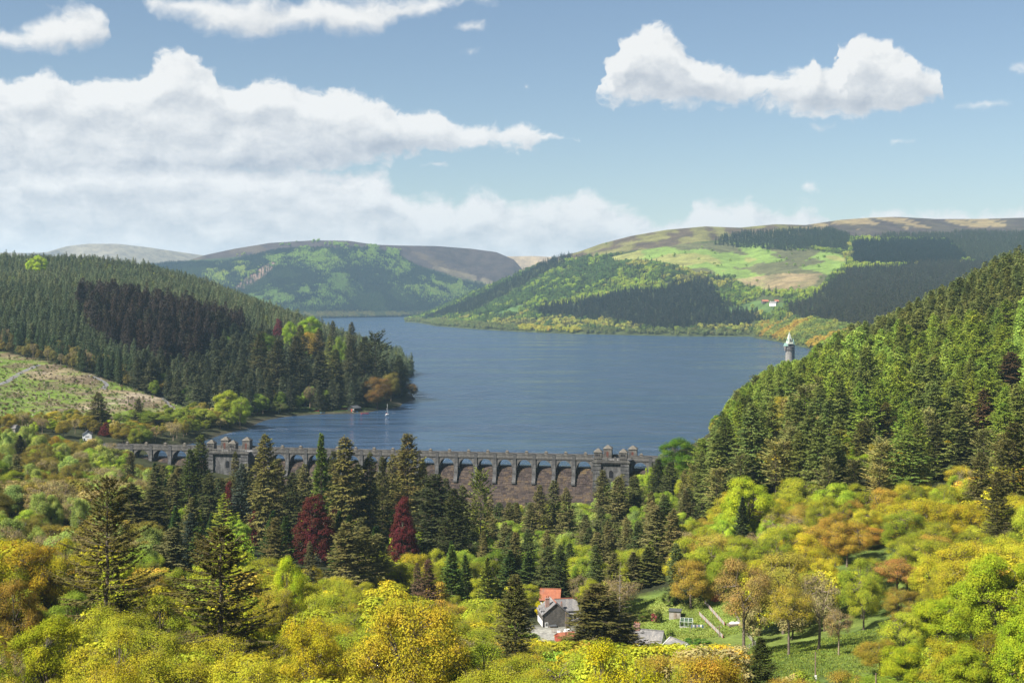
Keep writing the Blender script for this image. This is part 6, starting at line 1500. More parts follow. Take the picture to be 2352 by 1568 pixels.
    h('birch', 40, 1105, 480, 80, (0.218,0.298,0.084), 'birch_tree', 'wide pale birch at the left edge below the narrow cypress', v=0)
    h('maple', 322, 938, 885, 85, (0.17,0.23,0.03), 'willow_tree', 'round pale green willow left of the dam water edge', v=0)
    h('maple', 362, 945, 880, 80, (0.155,0.20,0.03), 'willow_tree', 'round olive green willow right of the paler willow', v=1)
    h('oak', 275, 945, 858, 40, (0.14,0.20,0.025), 'willow_tree', 'dark stemmed green willow left of the two round willows', v=2)
    h('oak', 130, 940, 840, 62, (0.380,0.330,0.036), 'oak_tree', 'golden oak at the foot of the felled slope left of the cottage', v=2)
    h('maple', 520, 892, 935, 70, (0.299,0.343,0.036), 'maple_tree', 'tall yellow green tree on the lake shore behind the dam', v=0)
    h('maple', 470, 935, 905, 60, (0.253,0.292,0.042), 'maple_tree', 'yellowish tree on the shore left of the tall yellow green one', v=1)
    h('oak', 552, 905, 925, 50, (0.230,0.305,0.030), 'maple_tree', 'green tree at the water edge right of the tall yellow green one', v=3)
    h('maple', 90, 584, 1900, 38, (0.380,0.508,0.036), 'beech_tree', 'bright lime beech standing out on the dark left hill', v=0)
    h('maple', 70, 590, 1900, 26, (0.380,0.508,0.036), 'beech_tree', 'smaller lime beech against the bright one on the dark left hill', v=1)
    # the wooded point on the lake
    g = 'trees on the wooded point'
    for k, x, y, d, w, c, nm, lb in [
        ('pine', 862, 768, 1160, 62, (0.055,0.064,0.026), 'pine_tree', 'large dark pine at the right of the wooded point'),
        ('fir', 838, 772, 1170, 50, (0.062,0.066,0.030), 'fir_tree', 'dark fir left of the large dark pine on the point'),
        ('fir', 806, 775, 1150, 46, (0.068,0.070,0.030), 'fir_tree', 'dark fir in the middle of the wooded point'),
        ('spruce', 917, 815, 1190, 44, (0.057,0.070,0.031), 'spruce_tree', 'lone narrow spruce at the tip of the wooded point'),
        ('oak', 866, 855, 1085, 78, (0.17,0.105,0.03), 'oak_tree', 'bronze oak on the shore of the wooded point'),
        ('oak', 898, 850, 1150, 60, (0.176,0.155,0.031), 'oak_tree', 'olive oak behind the lone narrow spruce on the point'),
        ('oak', 945, 876, 1215, 40, (0.14,0.10,0.04), 'oak_tree', 'brownish shrubby oak at the very tip of the wooded point'),
        ('spruce', 735, 805, 1090, 56, (0.057,0.060,0.030), 'spruce_tree', 'dark spruce with a bare stem above the boathouse road'),
        ('fir', 680, 770, 1090, 56, (0.070,0.070,0.030), 'fir_tree', 'dark tall fir left of the boathouse road'),
        ('fir', 640, 778, 1080, 60, (0.075,0.074,0.031), 'fir_tree', 'dark fir above the yellow green shore tree'),
        ('fir', 600, 760, 1120, 56, (0.084,0.081,0.031), 'fir_tree', 'dark fir at the left of the wooded point'),
        ('spruce', 772, 800, 1110, 44, (0.084,0.088,0.031), 'spruce_tree', 'green spruce above the boathouse'),
        ('larch', 756, 770, 1180, 34, (0.144,0.163,0.041), 'larch_tree', 'pale larch in the middle of the wooded point'),
        ('spruce', 690, 745, 1250, 44, (0.115,0.105,0.043), 'spruce_tree', 'grey spruce high on the point'),
        ('spruce', 733, 752, 1260, 40, (0.125,0.109,0.045), 'spruce_tree', 'grey brown spruce high on the point'),
        ('spruce', 808, 738, 1400, 34, (0.104,0.101,0.045), 'spruce_tree', 'tall spruce on the far side of the point'),
        ('spruce', 764, 735, 1420, 30, (0.104,0.101,0.045), 'spruce_tree', 'spruce left of the tall one on the far side of the point'),
        ('maple', 712, 722, 1500, 62, (0.24,0.36,0.02), 'beech_tree', 'vivid lime beech above the wooded point'),
        ('maple', 668, 735, 1450, 44, (0.22,0.32,0.025), 'beech_tree', 'smaller lime beech left of the vivid one'),
        ('oak', 712, 752, 1330, 66, (0.33,0.23,0.03), 'oak_tree', 'golden oak in the sun below the lime beeches'),
        ('copper', 640, 730, 1480, 34, (0.12,0.03,0.035), 'copper_beech_tree', 'purple beech left of the lime beeches'),
        ('maple', 610, 760, 1300, 60, (0.11,0.17,0.025), 'maple_tree', 'green maple below the purple beech'),
        ('maple', 782, 765, 1300, 40, (0.15,0.22,0.03), 'maple_tree', 'light green maple on the right shoulder of the point'),
        ('oak', 640, 920, 1030, 44, (0.104,0.133,0.034), 'willow_tree', 'dark green willow at the waterline of the point'),
        ('bare', 712, 880, 1065, 30, (0.188,0.150,0.075), 'bare_tree', 'bare small tree on the grass by the boathouse road')]:
        h(k, x, y, d, w, c, nm, lb)

# ------------------------------------------------------------------ the woods between: scattered on the ground by stand
def stands():
    """(test, list of (weight, proto, height range, width/height, colour, name, label, category))"""
    J = lambda c: c
    right = lambda y: np.interp(y, [0, 1], [0, 1])
    DIM = lambda c: tuple(v*0.9 for v in c)
    St = {}
    oakwood = [(4,'oak',(13,18),0.85,GOLD,'oak_tree','golden spring oak in the oak wood on the right slope'),(2,'oak',(13,18),0.85,YOLIVE,'oak_tree','yellow olive oak in the oak wood on the right slope'),
               (0.9,'oak',(12,17),0.85,ORANGE,'oak_tree','orange brown oak in the oak wood on the right slope'),(1,'maple',(12,17),0.8,LIME,'maple_tree','lime green tree in the oak wood on the right slope'),(1,'bare',(12,16),0.8,BROWNG,'oak_tree','thinly leaved brown oak in the oak wood on the right slope')]
    St['oakwood'] = oakwood
    f = 'in the oak canopy at the bottom of the view'
    St['front'] = [(4,'oak',(13,17),0.9,DIM(GOLD),'oak_tree','golden spring oak '+f),(3,'oak',(13,17),0.9,DIM(YOLIVE),'oak_tree','yellow olive oak '+f),(0.7,'oak',(12,16),0.9,DIM(ORANGE),'oak_tree','orange brown oak '+f),
                   (1.0,'maple',(11,15),0.85,SPRING,'maple_tree','fresh green tree '+f),(0.8,'bare',(12,16),0.8,BROWNG,'oak_tree','thinly leaved brown oak '+f)]
    c = 'in the dark conifer grove below the dam'
    St['grove'] = [(4,'spruce',(28,40),0.33,DARKC,'spruce_tree','dark spruce '+c),(2,'fir',(26,38),0.38,OLIVEC,'fir_tree','olive fir '+c),(1,'cypress',(18,26),0.38,GREENC,'cypress_tree','green cypress '+c),(1,'spruce',(20,30),0.34,BLUEC,'spruce_tree','blue grey spruce '+c),(1.0,'maple',(12,18),0.8,LIME,'maple_tree','lime green tree '+c)]
    l = 'in the mixed wood at the left below the dam'
    St['left'] = [(3,'bare',(12,17),0.8,BROWNG,'bare_tree','budding grey brown tree '+l),(2,'oak',(12,16),0.85,(0.19,0.165,0.03),'oak_tree','olive oak '+l),(2,'birch',(13,18),0.5,BIRCH,'birch_tree','pale green birch '+l),(1,'maple',(11,15),0.85,SPRING,'maple_tree','fresh green tree '+l),(1,'oak',(11,15),0.85,(0.29,0.22,0.03),'oak_tree','golden oak '+l),(0.4,'spruce',(18,25),0.32,OLIVEC,'spruce_tree','olive spruce '+l)]
    v = 'on the valley side between the dam and the house'
    St['valley'] = [(3,'birch',(14,19),0.55,BIRCH,'birch_tree','pale green birch '+v),(2,'maple',(12,17),0.8,SPRING,'maple_tree','fresh green tree '+v),(2.2,'spruce',(20,28),0.34,OLIVEC,'spruce_tree','olive spruce '+v),(1.6,'spruce',(18,26),0.34,(0.072,0.093,0.030),'spruce_tree','dark spruce '+v),(1.4,'oak',(12,16),0.85,YOLIVE,'oak_tree','yellow olive oak '+v),(1.2,'bare',(12,16),0.75,(0.335,0.273,0.106),'bare_tree','bare grey tree '+v)]
    k = 'on the steep right hillside above the lake'
    St['larch'] = [(5,'larch',(25,33),0.38,LARCH,'larch_tree','fresh green larch '+k),(2,'larch',(25,34),0.36,(0.289,0.396,0.069),'larch_tree','deep green larch '+k),(0.9,'spruce',(26,34),0.34,(0.164,0.201,0.045),'spruce_tree','dark olive spruce '+k),(1.0,'pine',(21,28),0.42,(0.206,0.216,0.060),'pine_tree','olive pine '+k),(1.0,'oak',(14,19),0.7,(0.343,0.307,0.034),'oak_tree','golden oak '+k),(1.0,'maple',(14,19),0.7,(0.234,0.361,0.030),'maple_tree','bright green tree '+k)]
    St['larchlow'] = [(2.5,'larch',(29,38),0.38,LARCH,'larch_tree','fresh green larch low '+k),(2.5,'spruce',(30,40),0.34,(0.154,0.188,0.045),'spruce_tree','dark olive spruce low '+k),(2,'pine',(20,27),0.45,(0.236,0.230,0.068),'pine_tree','olive pine low '+k),(1.5,'oak',(13,18),0.8,(0.508,0.418,0.034),'oak_tree','golden oak low '+k),(0.8,'maple',(13,18),0.8,(0.290,0.399,0.030),'maple_tree','bright green tree low '+k)]
    u = 'in the old plantation at the top of the right hillside'
    St['top'] = [(5,'spruce',(22,28),0.36,(0.188,0.213,0.062),'spruce_tree','olive spruce '+u),(2,'spruce',(22,28),0.36,(0.126,0.156,0.050),'spruce_tree','dark spruce '+u),(0.6,'maple',(14,20),0.7,LIME,'maple_tree','lime beech '+u)]
    e = 'on the wooded point in the lake'
    St['point'] = [(3,'fir',(22,30),0.4,(0.071,0.085,0.047),'fir_tree','dark fir '+e),(2,'spruce',(22,30),0.34,(0.088,0.102,0.054),'spruce_tree','dark grey spruce '+e),(1.2,'maple',(12,18),0.8,(0.150,0.226,0.037),'maple_tree','green maple '+e),(0.8,'oak',(12,17),0.85,(0.300,0.240,0.044),'oak_tree','golden olive oak '+e)]
    w = 'in the spruce plantation on the left hill'
    St['plant'] = [(5,'spruce',(12,21),0.36,(0.099,0.128,0.066),'spruce_tree','dark green spruce '+w),(2,'spruce',(13,24),0.36,(0.125,0.149,0.078),'spruce_tree','grey green spruce '+w),(0.5,'larch',(13,19),0.4,(0.164,0.202,0.057),'larch_tree','pale green larch '+w),(0.35,'oak',(8,13),0.85,(0.253,0.278,0.051),'oak_tree','pale leafy tree '+w)]
    b = 'in the tall dark stand on the left hill'
    St['dark'] = [(5,'spruce',(30,40),0.30,(0.056,0.044,0.036),'spruce_tree','brown black spruce '+b),(2,'spruce',(28,38),0.30,(0.054,0.056,0.036),'spruce_tree','nearly black spruce '+b)]  # brownish dark spruces, with cloud shade over the stand also put into the colour
    x = 'along the upper edge of the felled slope'
    St['edge'] = [(3,'spruce',(14,22),0.34,(0.061,0.088,0.040),'spruce_tree','dark spruce '+x),(1.2,'oak',(9,14),0.7,(0.195,0.169,0.046),'oak_tree','thin olive tree '+x),(0.8,'bare',(10,15),0.6,(0.221,0.182,0.078),'bare_tree','bare pale tree '+x),(0.5,'pine',(24,30),0.34,(0.118,0.127,0.051),'pine_tree','tall bare stemmed pine '+x)]
    y = 'along the shore left of the dam'
    St['shore'] = [(3,'maple',(9,13),0.95,(0.17,0.21,0.03),'maple_tree','olive green tree '+y),(2,'oak',(9,13),0.9,(0.25,0.21,0.03),'oak_tree','golden oak '+y),(1,'bare',(9,13),0.85,BROWNG,'bare_tree','budding tree '+y),(0.7,'maple',(8,12),0.9,LIME,'maple_tree','lime green tree '+y)]
    return St
DARKSTAND = [(185,655),(330,645),(400,672),(470,690),(560,692),(582,790),(572,880),(500,850),(400,810),(250,770),(195,720)]

STANDS = ['front','oakwood','grove','left','valley','larch','larchlow','top','point','plant','dark','edge','shore']
def stand_of(X, Y, Z):
    """which stand of trees grows at each point; -1 for none"""
    x, y = proj(X, Y, Z+10); _, yb = proj(X, Y, Z); yt = proj(X, Y, Z+26)[1]
    S = {k: i for i, k in enumerate(STANDS)}; rj = np.random.default_rng(3).normal(0, 1, len(X))
    out = np.full(len(X), S['valley'])
    def put(m, k): out[m] = S[k] if k else -1
    put(x < 350, 'left')
    put((x < 1060) & (y < 1330) & (Y > 380), 'left'); put((x < 1060) & (y < 1330) & (Y > 380) & (x > 350), 'grove')
    put((x < 350) & (y < 1260), 'left')
    put((Y < 330) | ((x < 1150) & (y > 1300)), 'front')
    a = (x > 1560) & (y > 1100) & (Y < 520); put(a, 'oakwood'); put(a & (Y <= 250), 'front')
    b = (x > 1590) & (Y > 440) & (X > 60)
    put(b, 'oakwood')
    put(b & (y < np.interp(x, [1600, 1700, 1850, 2000, 2150, 2352], [1185, 1140, 1135, 1140, 1105, 1085])), 'larchlow')
    put(b & (y < 985) & (y < np.interp(x, [1600, 1750, 1900, 2352], [1040, 960, 930, 930])), 'larch')
    put(b & (Y > 780) & (x > 1950), 'top'); put(b & (Z < 1.5) & (Y > 720), None)
    put((Y > 730) & (X < 95) & ~b, None)
    L = (X < -60) & (Y > 790)
    put(L, 'plant')
    put(L & inpoly(x+22*fbm2(X/40, Y/40, 3, 5)+rj*10, yt+20+14*fbm2(X/50, Y/50, 3, 6)+rj*6, DARKSTAND) & (Y > 1120) & (Y < 1420), 'dark')
    edge = np.interp(x, [p[0] for p in CLEARING[:6]], [p[1] for p in CLEARING[:6]])
    put(L & (Y < 1210) & (y > 760) & (X < -240) & (yb > edge-28), 'edge')
    put(L & (X > -300) & (Y < 1120), 'point'); put(L & (X > -270) & (Y < 1420), 'point')
    put(L & (Y < 960), None); put(L & (Y < 960) & (X < -170), 'shore')
    put(L & (Z < 1.2), None)
    put(L & inpoly(x, yb, CLEARING) & (Y < 1300) & (X < -190), None)
    return out

SPACING = dict(front=9.0, oakwood=8.8, grove=9.5, left=8.0, valley=7.5, larch=9.2, larchlow=9.6, top=7.2, point=8.0, plant=5.6, dark=6.8, edge=6.5, shore=8.0)
def build_woods():
    St = stands()
    cand = []
    base = 2.6
    xs = np.arange(-1400, 900, base); ys = np.arange(95, 2380, base)
    r = np.random.default_rng(99)
    XX, YY = np.meshgrid(xs, ys); XX = (XX+r.uniform(-1.3, 1.3, XX.shape)).ravel(); YY = (YY+r.uniform(-1.3, 1.3, YY.shape)).ravel()
    vis = np.abs(XX)/YY < (1176+520)/FPX
    XX, YY = XX[vis], YY[vis]; ZZ = ground(XX, YY)
    keep = (ZZ > 1.2) | (YY < 760)
    # nothing grows on the dam, in the lake, on the yard, the garden or the field
    Ld = np.array(DAM_L); Rd = np.array(DAM_R); dr = (Rd-Ld)/np.linalg.norm(Rd-Ld); nr = np.array([-dr[1], dr[0]])
    q = (np.stack([XX, YY], -1)-Ld); s_ = q@dr; t_ = q@nr
    keep &= ~((t_ > -26) & (t_ < 12) & (s_ > -8) & (s_ < np.linalg.norm(Rd-Ld)+8))
    keep &= ~((t_ > -2) & (s_ > 0) & (s_ < 330) & (ZZ < 2))
    keep &= np.hypot((XX-12)/17, (YY-425)/27) > 1
    keep &= np.hypot((XX-64)/25, (YY-411)/15) > 1
    keep &= np.hypot((XX-83)/29, (YY-328)/25) > 1
    keep &= np.hypot(XX+252, YY-800) > 14
    XX, YY, ZZ = XX[keep], YY[keep], ZZ[keep]
    o = r.permutation(len(XX)); XX, YY, ZZ = XX[o], YY[o], ZZ[o]
    cell = {}
    lim_x = [p[0] for p in TOP_LIMIT]; lim_y = [p[1] for p in TOP_LIMIT]
    hero = np.array(placed)
    tone = fbm2(XX/45, YY/45, 3, 77)
    SO = stand_of(XX, YY, ZZ)
    for i in range(len(XX)):
        X, Y, Z = XX[i], YY[i], ZZ[i]
        if SO[i] < 0: continue
        st = STANDS[SO[i]]
        sp = SPACING[st]
        ck = (int(X//10), int(Y//10)); ok = True
        for a in (-1, 0, 1):
            for b in (-1, 0, 1):
                for (x2, y2, s2) in cell.get((ck[0]+a, ck[1]+b), ()):
                    if (x2-X)**2+(y2-Y)**2 < ((sp+s2)/2)**2: ok = False; break
                if not ok: break
            if not ok: break
        if not ok: continue
        opts = St[st]; wts = np.array([q_[0] for q_ in opts]); 
        # neighbours tend to be of a kind
        u = (r.random()*0.55+0.45*np.clip(tone[i]*1.3+0.5, 0, 0.999))
        k = int(np.searchsorted(np.cumsum(wts)/wts.sum(), u)); k = min(k, len(opts)-1)
        _, kind, hr, wh, col, nm, lb = opts[k]
        H = r.uniform(*hr)*r.uniform(0.88, 1.1); W = H*wh*r.uniform(0.75, 1.3)
        x, yb = proj(X, Y, Z); yt = proj(X, Y, Z+H)[1]; hw = W*0.5/Y*FPX
        if Y < 1000 or X > 0:
            lim = (np.interp(x, lim_x, lim_y) if not (X < -60 and Y > 790) else 925) + r.exponential(20)-8
            if yt < lim:
                Hn = CAM_H-(lim-HY)/FPX*Y-Z
                if Hn < H*0.62: continue
                W *= (Hn/H)**0.5; H = Hn; yt = lim
        bad = False
        for (a, b, c_, d_, dd) in PROTECT:
            if Y < dd and x+hw*0.8 > a and x-hw*0.8 < c_ and yt < d_ and yb > b:
                # cut it down to stand below the protected view if that leaves a tree
                Hn = CAM_H-(d_+2-HY)/FPX*Y-Z
                if Hn > H*0.6 and Hn > 7: H = Hn; yt = d_+2
                else: bad = True; break
        if bad: continue
        if len(hero):
            near = (hero[:, 4] > Y-2) & (np.abs(hero[:, 0]-x) < hero[:, 3]*0.75+hw*0.5) & (yt < hero[:, 1]+(hero[:, 2]-hero[:, 1])*0.55) & (yb > hero[:, 1])
            if near.any(): continue
            xh = (hero[:, 0]-CX)/FPX*hero[:, 4]
            if ((xh-X)**2+(hero[:, 4]-Y)**2 < 16).any(): continue
        cell.setdefault(ck, []).append((X, Y, sp))
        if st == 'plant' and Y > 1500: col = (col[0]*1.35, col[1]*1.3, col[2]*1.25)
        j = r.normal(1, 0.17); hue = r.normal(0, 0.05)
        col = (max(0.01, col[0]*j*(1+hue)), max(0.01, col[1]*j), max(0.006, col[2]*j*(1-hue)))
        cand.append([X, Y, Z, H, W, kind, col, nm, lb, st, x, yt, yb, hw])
    # what each tree shows from the viewpoint: front to back over a coarse grid
    cw, ch = 784, 523; cov = np.zeros((ch, cw), bool); sc = cw/2352
    items = [(c[1], c[10], c[11], c[12], c[13], i) for i, c in enumerate(cand)] + [(h_[4], h_[0], h_[1], h_[2], h_[3], -1) for h_ in placed]
    items.sort()
    shown = np.zeros(len(cand))
    for d, x, yt, yb, hw, i in items:
        x0 = int(max(0, (x-hw*0.8)*sc)); x1 = int(min(cw, (x+hw*0.8)*sc+1)); y0 = int(max(0, yt*sc)); y1 = int(min(ch, yb*sc+1))
        if x1 <= x0 or y1 <= y0: continue
        reg = cov[y0:y1, x0:x1]
        if i >= 0: shown[i] = (~reg).sum()
        hh = y1-y0; con = i >= 0 and cand[i][5] in ('spruce', 'larch', 'fir', 'cypress')
        for rr in range(hh):
            f = min(1.0, (rr+1)/hh*1.3) if con else 1.0
            w_ = max(1, int((x1-x0)*f)); c0 = (x1-x0-w_)//2
            reg[rr, c0:c0+w_] = True
    print('CAND', len(cand), 'shown', (shown > 0).sum())
    # the 300 that show largest of each kind are trees of their own, the rest is the wood behind them
    bykind = {}
    for i, c in enumerate(cand):
        if shown[i] >= 3: bykind.setdefault(c[7], []).append(i)
    single = set()
    for nm, ids in bykind.items():
        ids.sort(key=lambda i: -shown[i])
        cap = 300 - HERO_COUNT.get(nm, 0)
        single.update(ids[:cap])
        print('KIND', nm, len(ids))
    # a label for each: its look, what it stands beside and, among look-alikes there, its turn from the left
    by = {}
    for i in single:
        c = cand[i]; by.setdefault((' '.join(c[8].split()[:short_words(c[8])]), where(c[10], (c[11]*2+c[12])/3)), []).append(i)
    final = {}
    ORD = ['first', 'second', 'third', 'fourth', 'fifth', 'sixth', 'seventh', 'eighth', 'ninth', 'tenth', 'eleventh', 'twelfth', 'thirteenth', 'fourteenth', 'fifteenth', 'sixteenth', 'seventeenth', 'eighteenth', 'nineteenth', 'twentieth']
    for (lk, wh), ids in by.items():
        ids.sort(key=lambda i: cand[i][10])
        for k, i in enumerate(ids):
            final[i] = lk+' '+wh if len(ids) == 1 else (lk+', '+(ORD[k] if k < 20 else '%dth' % (k+1))+' from left, '+wh)
    mass = {}
    for i, c in enumerate(cand):
        X, Y, Z, H, W, kind, col, nm, lb, st = c[:10]
        if i in single:
            put_tree(kind, X, Y, H, W, col, nm, final[i], 'tree', GROUPS[st])
        else:
            con = kind in ('spruce', 'larch', 'fir', 'cypress', 'pine')
            reg = 'left' if (X < -60 and Y > 790) else ('right' if X > 60 and Y > 430 else 'near')
            mass.setdefault((reg, con), []).append((X, Y, Z, H, W, col))
    names = {('left', True): ('spruce_forest', 'dense mass of spruces filling the left hill behind the single trees'), ('left', False): ('broadleaf_wood', 'leafy undergrowth trees among the spruces of the left hill'),
             ('right', True): ('larch_forest', 'dense larch and spruce mass filling the right hillside'), ('right', False): ('broadleaf_wood', 'leafy trees filling the gaps of the right hillside'),
             ('near', True): ('conifer_wood', 'conifers filling the gaps in the valley below the dam'), ('near', False): ('broadleaf_wood', 'leafy trees filling the gaps in the valley wood')}
    for key, L in mass.items():
        ps = PROTO['mid_con'] if key[1] else PROTO['mid_broad']
        A = np.array([l[:5] for l in L]); tint = np.array([l[5] for l in L])
        n_ = len(A); idx = r.integers(0, len(ps), n_)
        PH = np.array([p.H for p in ps])[idx]; PW = np.array([p.W for p in ps])[idx]
        wf = 1.3 if key[1] else 1.0
        scl = np.stack([A[:, 4]*wf/PW, A[:, 4]*wf/PW, A[:, 3]/PH], -1)
        nm, lb = names[key]
        gn_forest(nm, lb, A[:, :3]-np.array([0, 0, 0.1]), scl, r.uniform(0, 6.28, n_), idx, tint, ps)

LANDMARKS = [(245,1250,'tall ragged old spruce'),(508,1350,'broad dark spruce'),(450,1120,'twin tall firs'),(608,1120,'tall olive spruce'),(514,1170,'lime yellow cedar'),(738,1080,'smooth green cypress'),(936,1080,'big pale olive fir'),(1010,1160,'almost black fir'),(1104,1130,'lone green pine'),
    (722,1200,'broad copper beech'),(926,1210,'pointed copper beech'),(830,1270,'three pale olive firs'),(985,1330,'dying brown spruce'),(1038,1300,'fresh green cypress'),(1195,1310,'dark cypress pair'),(1184,1440,'narrow fir before the house'),(1285,1400,'stone house'),(1369,1420,'broad fir by the house'),(1480,1300,'three garden cypresses'),
    (1556,1050,'deep green maple'),(1716,1150,'yellow green maple'),(2086,1080,'pale drooping larch'),(1980,1040,'dark column spruce'),(2180,1040,'two very dark spruces'),(2262,960,'rusty brown spruce'),(2330,1080,'right edge fir'),(2290,1330,'tallest lime beech'),(2350,1480,'corner beech'),(2165,1420,'round lime beech'),
    (1708,1370,'brown oak by the red shed'),(1812,1400,'pale trunked field oak'),(1890,1400,'crooked field oak'),(2060,1350,'reddish brown oak'),(1985,1260,'orange brown oak'),(940,1430,'huge golden oak'),(722,1450,'bright yellow oak'),(662,1310,'lime yellow round tree'),(1420,1520,'vivid yellow oak'),(1640,1520,'wide orange brown oak'),(262,1530,'lower yellow oak'),
    (62,1280,'golden orange oak'),(25,1380,'dark bronze oak'),(112,1450,'large yellow green oak'),(150,1160,'two pale birches'),(46,1040,'narrow dark cypress'),(201,990,'white cottage'),(342,970,'two round willows'),(520,930,'tall yellow shore tree'),(862,830,'large dark pine'),(917,870,'tip spruce of the point'),(690,830,'boathouse road fir'),
    (712,740,'vivid lime beeches'),(814,935,'boathouse'),(90,600,'hilltop lime beech'),(1420,1060,'right dam turrets'),(525,1040,'left dam turrets'),(1850,1500,'green field'),(1580,1450,'greenhouse'),(1746,1500,'small neat fir'),(1818,840,'lake tower'),(330,860,'felled slope corner'),(100,830,'felled slope top'),(440,950,'felled slope end'),(2322,860,'brown topped old spruce'),(1640,960,'larch lake edge'),(1900,800,'larch skyline'),(2200,660,'right hilltop skyline'),(2340,580,'top right corner'),(420,700,'middle of the dark stand'),(550,760,'right end of the dark stand'),(230,690,'left end of the dark stand'),(2000,850,'larch slope centre'),(1780,980,'larch slope foot'),(2180,830,'upper larch slope')]
def where(x, y):
    """what the tree stands beside, seen from the viewpoint"""
    b = min(LANDMARKS, key=lambda l: (l[0]-x)**2+1.4*(l[1]-y)**2)
    dx, dy = x-b[0], y-b[1]; ds = math.hypot(dx, dy)
    if abs(dx) > abs(dy)*1.2: w = 'left of' if dx < 0 else 'right of'
    elif dy < 0: w = 'above'
    else: w = 'below'
    pre = 'close ' if ds < 35 else ('' if ds < 80 else 'well ')
    return pre+w+' the '+b[2]
def short_words(lb):
    w = lb.split()
    for i, k in enumerate(w):
        if k in ('in', 'on', 'low', 'along'): return i
    return len(w)
GROUPS = dict(oakwood='oak wood on the right slope', front='oak canopy at the bottom of the view', grove='conifer grove below the dam', left='mixed wood at the left below the dam', valley='trees on the valley side', larch='larch hillside on the right', larchlow='foot of the larch hillside',
              top='old plantation on the right hilltop', point='trees on the wooded point', plant='spruce plantation on the left hill', dark='tall dark stand on the left hill', edge='trees along the felled slope', shore='trees on the shore left of the dam')
HERO_COUNT = {}

# ------------------------------------------------------------------ far slopes
def scatter_hill(hill, n_try, pick, seed):
    r = np.random.default_rng(seed)
    x = r.uniform(hill.x0, hill.x1, n_try); v = r.uniform(0.0, 0.995, n_try)
    P = hill.at(x, v)
    e = 1.0
    dx = hill.at(x+e, v)-P; dv = hill.at(x, v+0.004)-P
    area = np.abs(dx[:, 0]*dv[:, 1]-dx[:, 1]*dv[:, 0])
    ok = (r.random(n_try) < area/np.percentile(area, 97)) & (P[:, 2] > 0.8)
    px, py = proj(P[:, 0], P[:, 1], P[:, 2])
    ok &= (px > -500) & (px < 2860)
    P, px, py = P[ok], px[ok], py[ok]
    n1 = fbm2(P[:, 0]/130, P[:, 1]/200, 4, seed+1); n2 = fbm2(P[:, 0]/45, P[:, 1]/70, 4, seed+2)
    kind, tint, H = pick(px, py, n1, n2, r, P)
    return P, kind, tint, H

def far_mass(hill, name, labels, n_try, pick, seed):
    P, kind, tint, H = scatter_hill(hill, n_try, pick, seed)
    r = np.random.default_rng(seed+9)
    for k, key in ((1, 'far_con'), (2, 'far_broad')):
        m = kind == k
        if not m.any(): continue
        ps = PROTO[key]; n_ = m.sum(); idx = r.integers(0, len(ps), n_)
        s = H[m]/ps[0].H; wv = s*r.uniform(0.85, 1.25, n_)
        t = tint[m]*r.normal(1, 0.12, (n_, 1))*(1+r.normal(0, 0.05, (n_, 3)))
        print('FAR', name, key, n_)
        gn_forest(name[k-1], labels[k-1], P[m]-np.array([0, 0, 0.3]), np.stack([wv, wv, s], -1), r.uniform(0, 6.28, n_), idx, np.clip(t, 0.005, 1), ps)

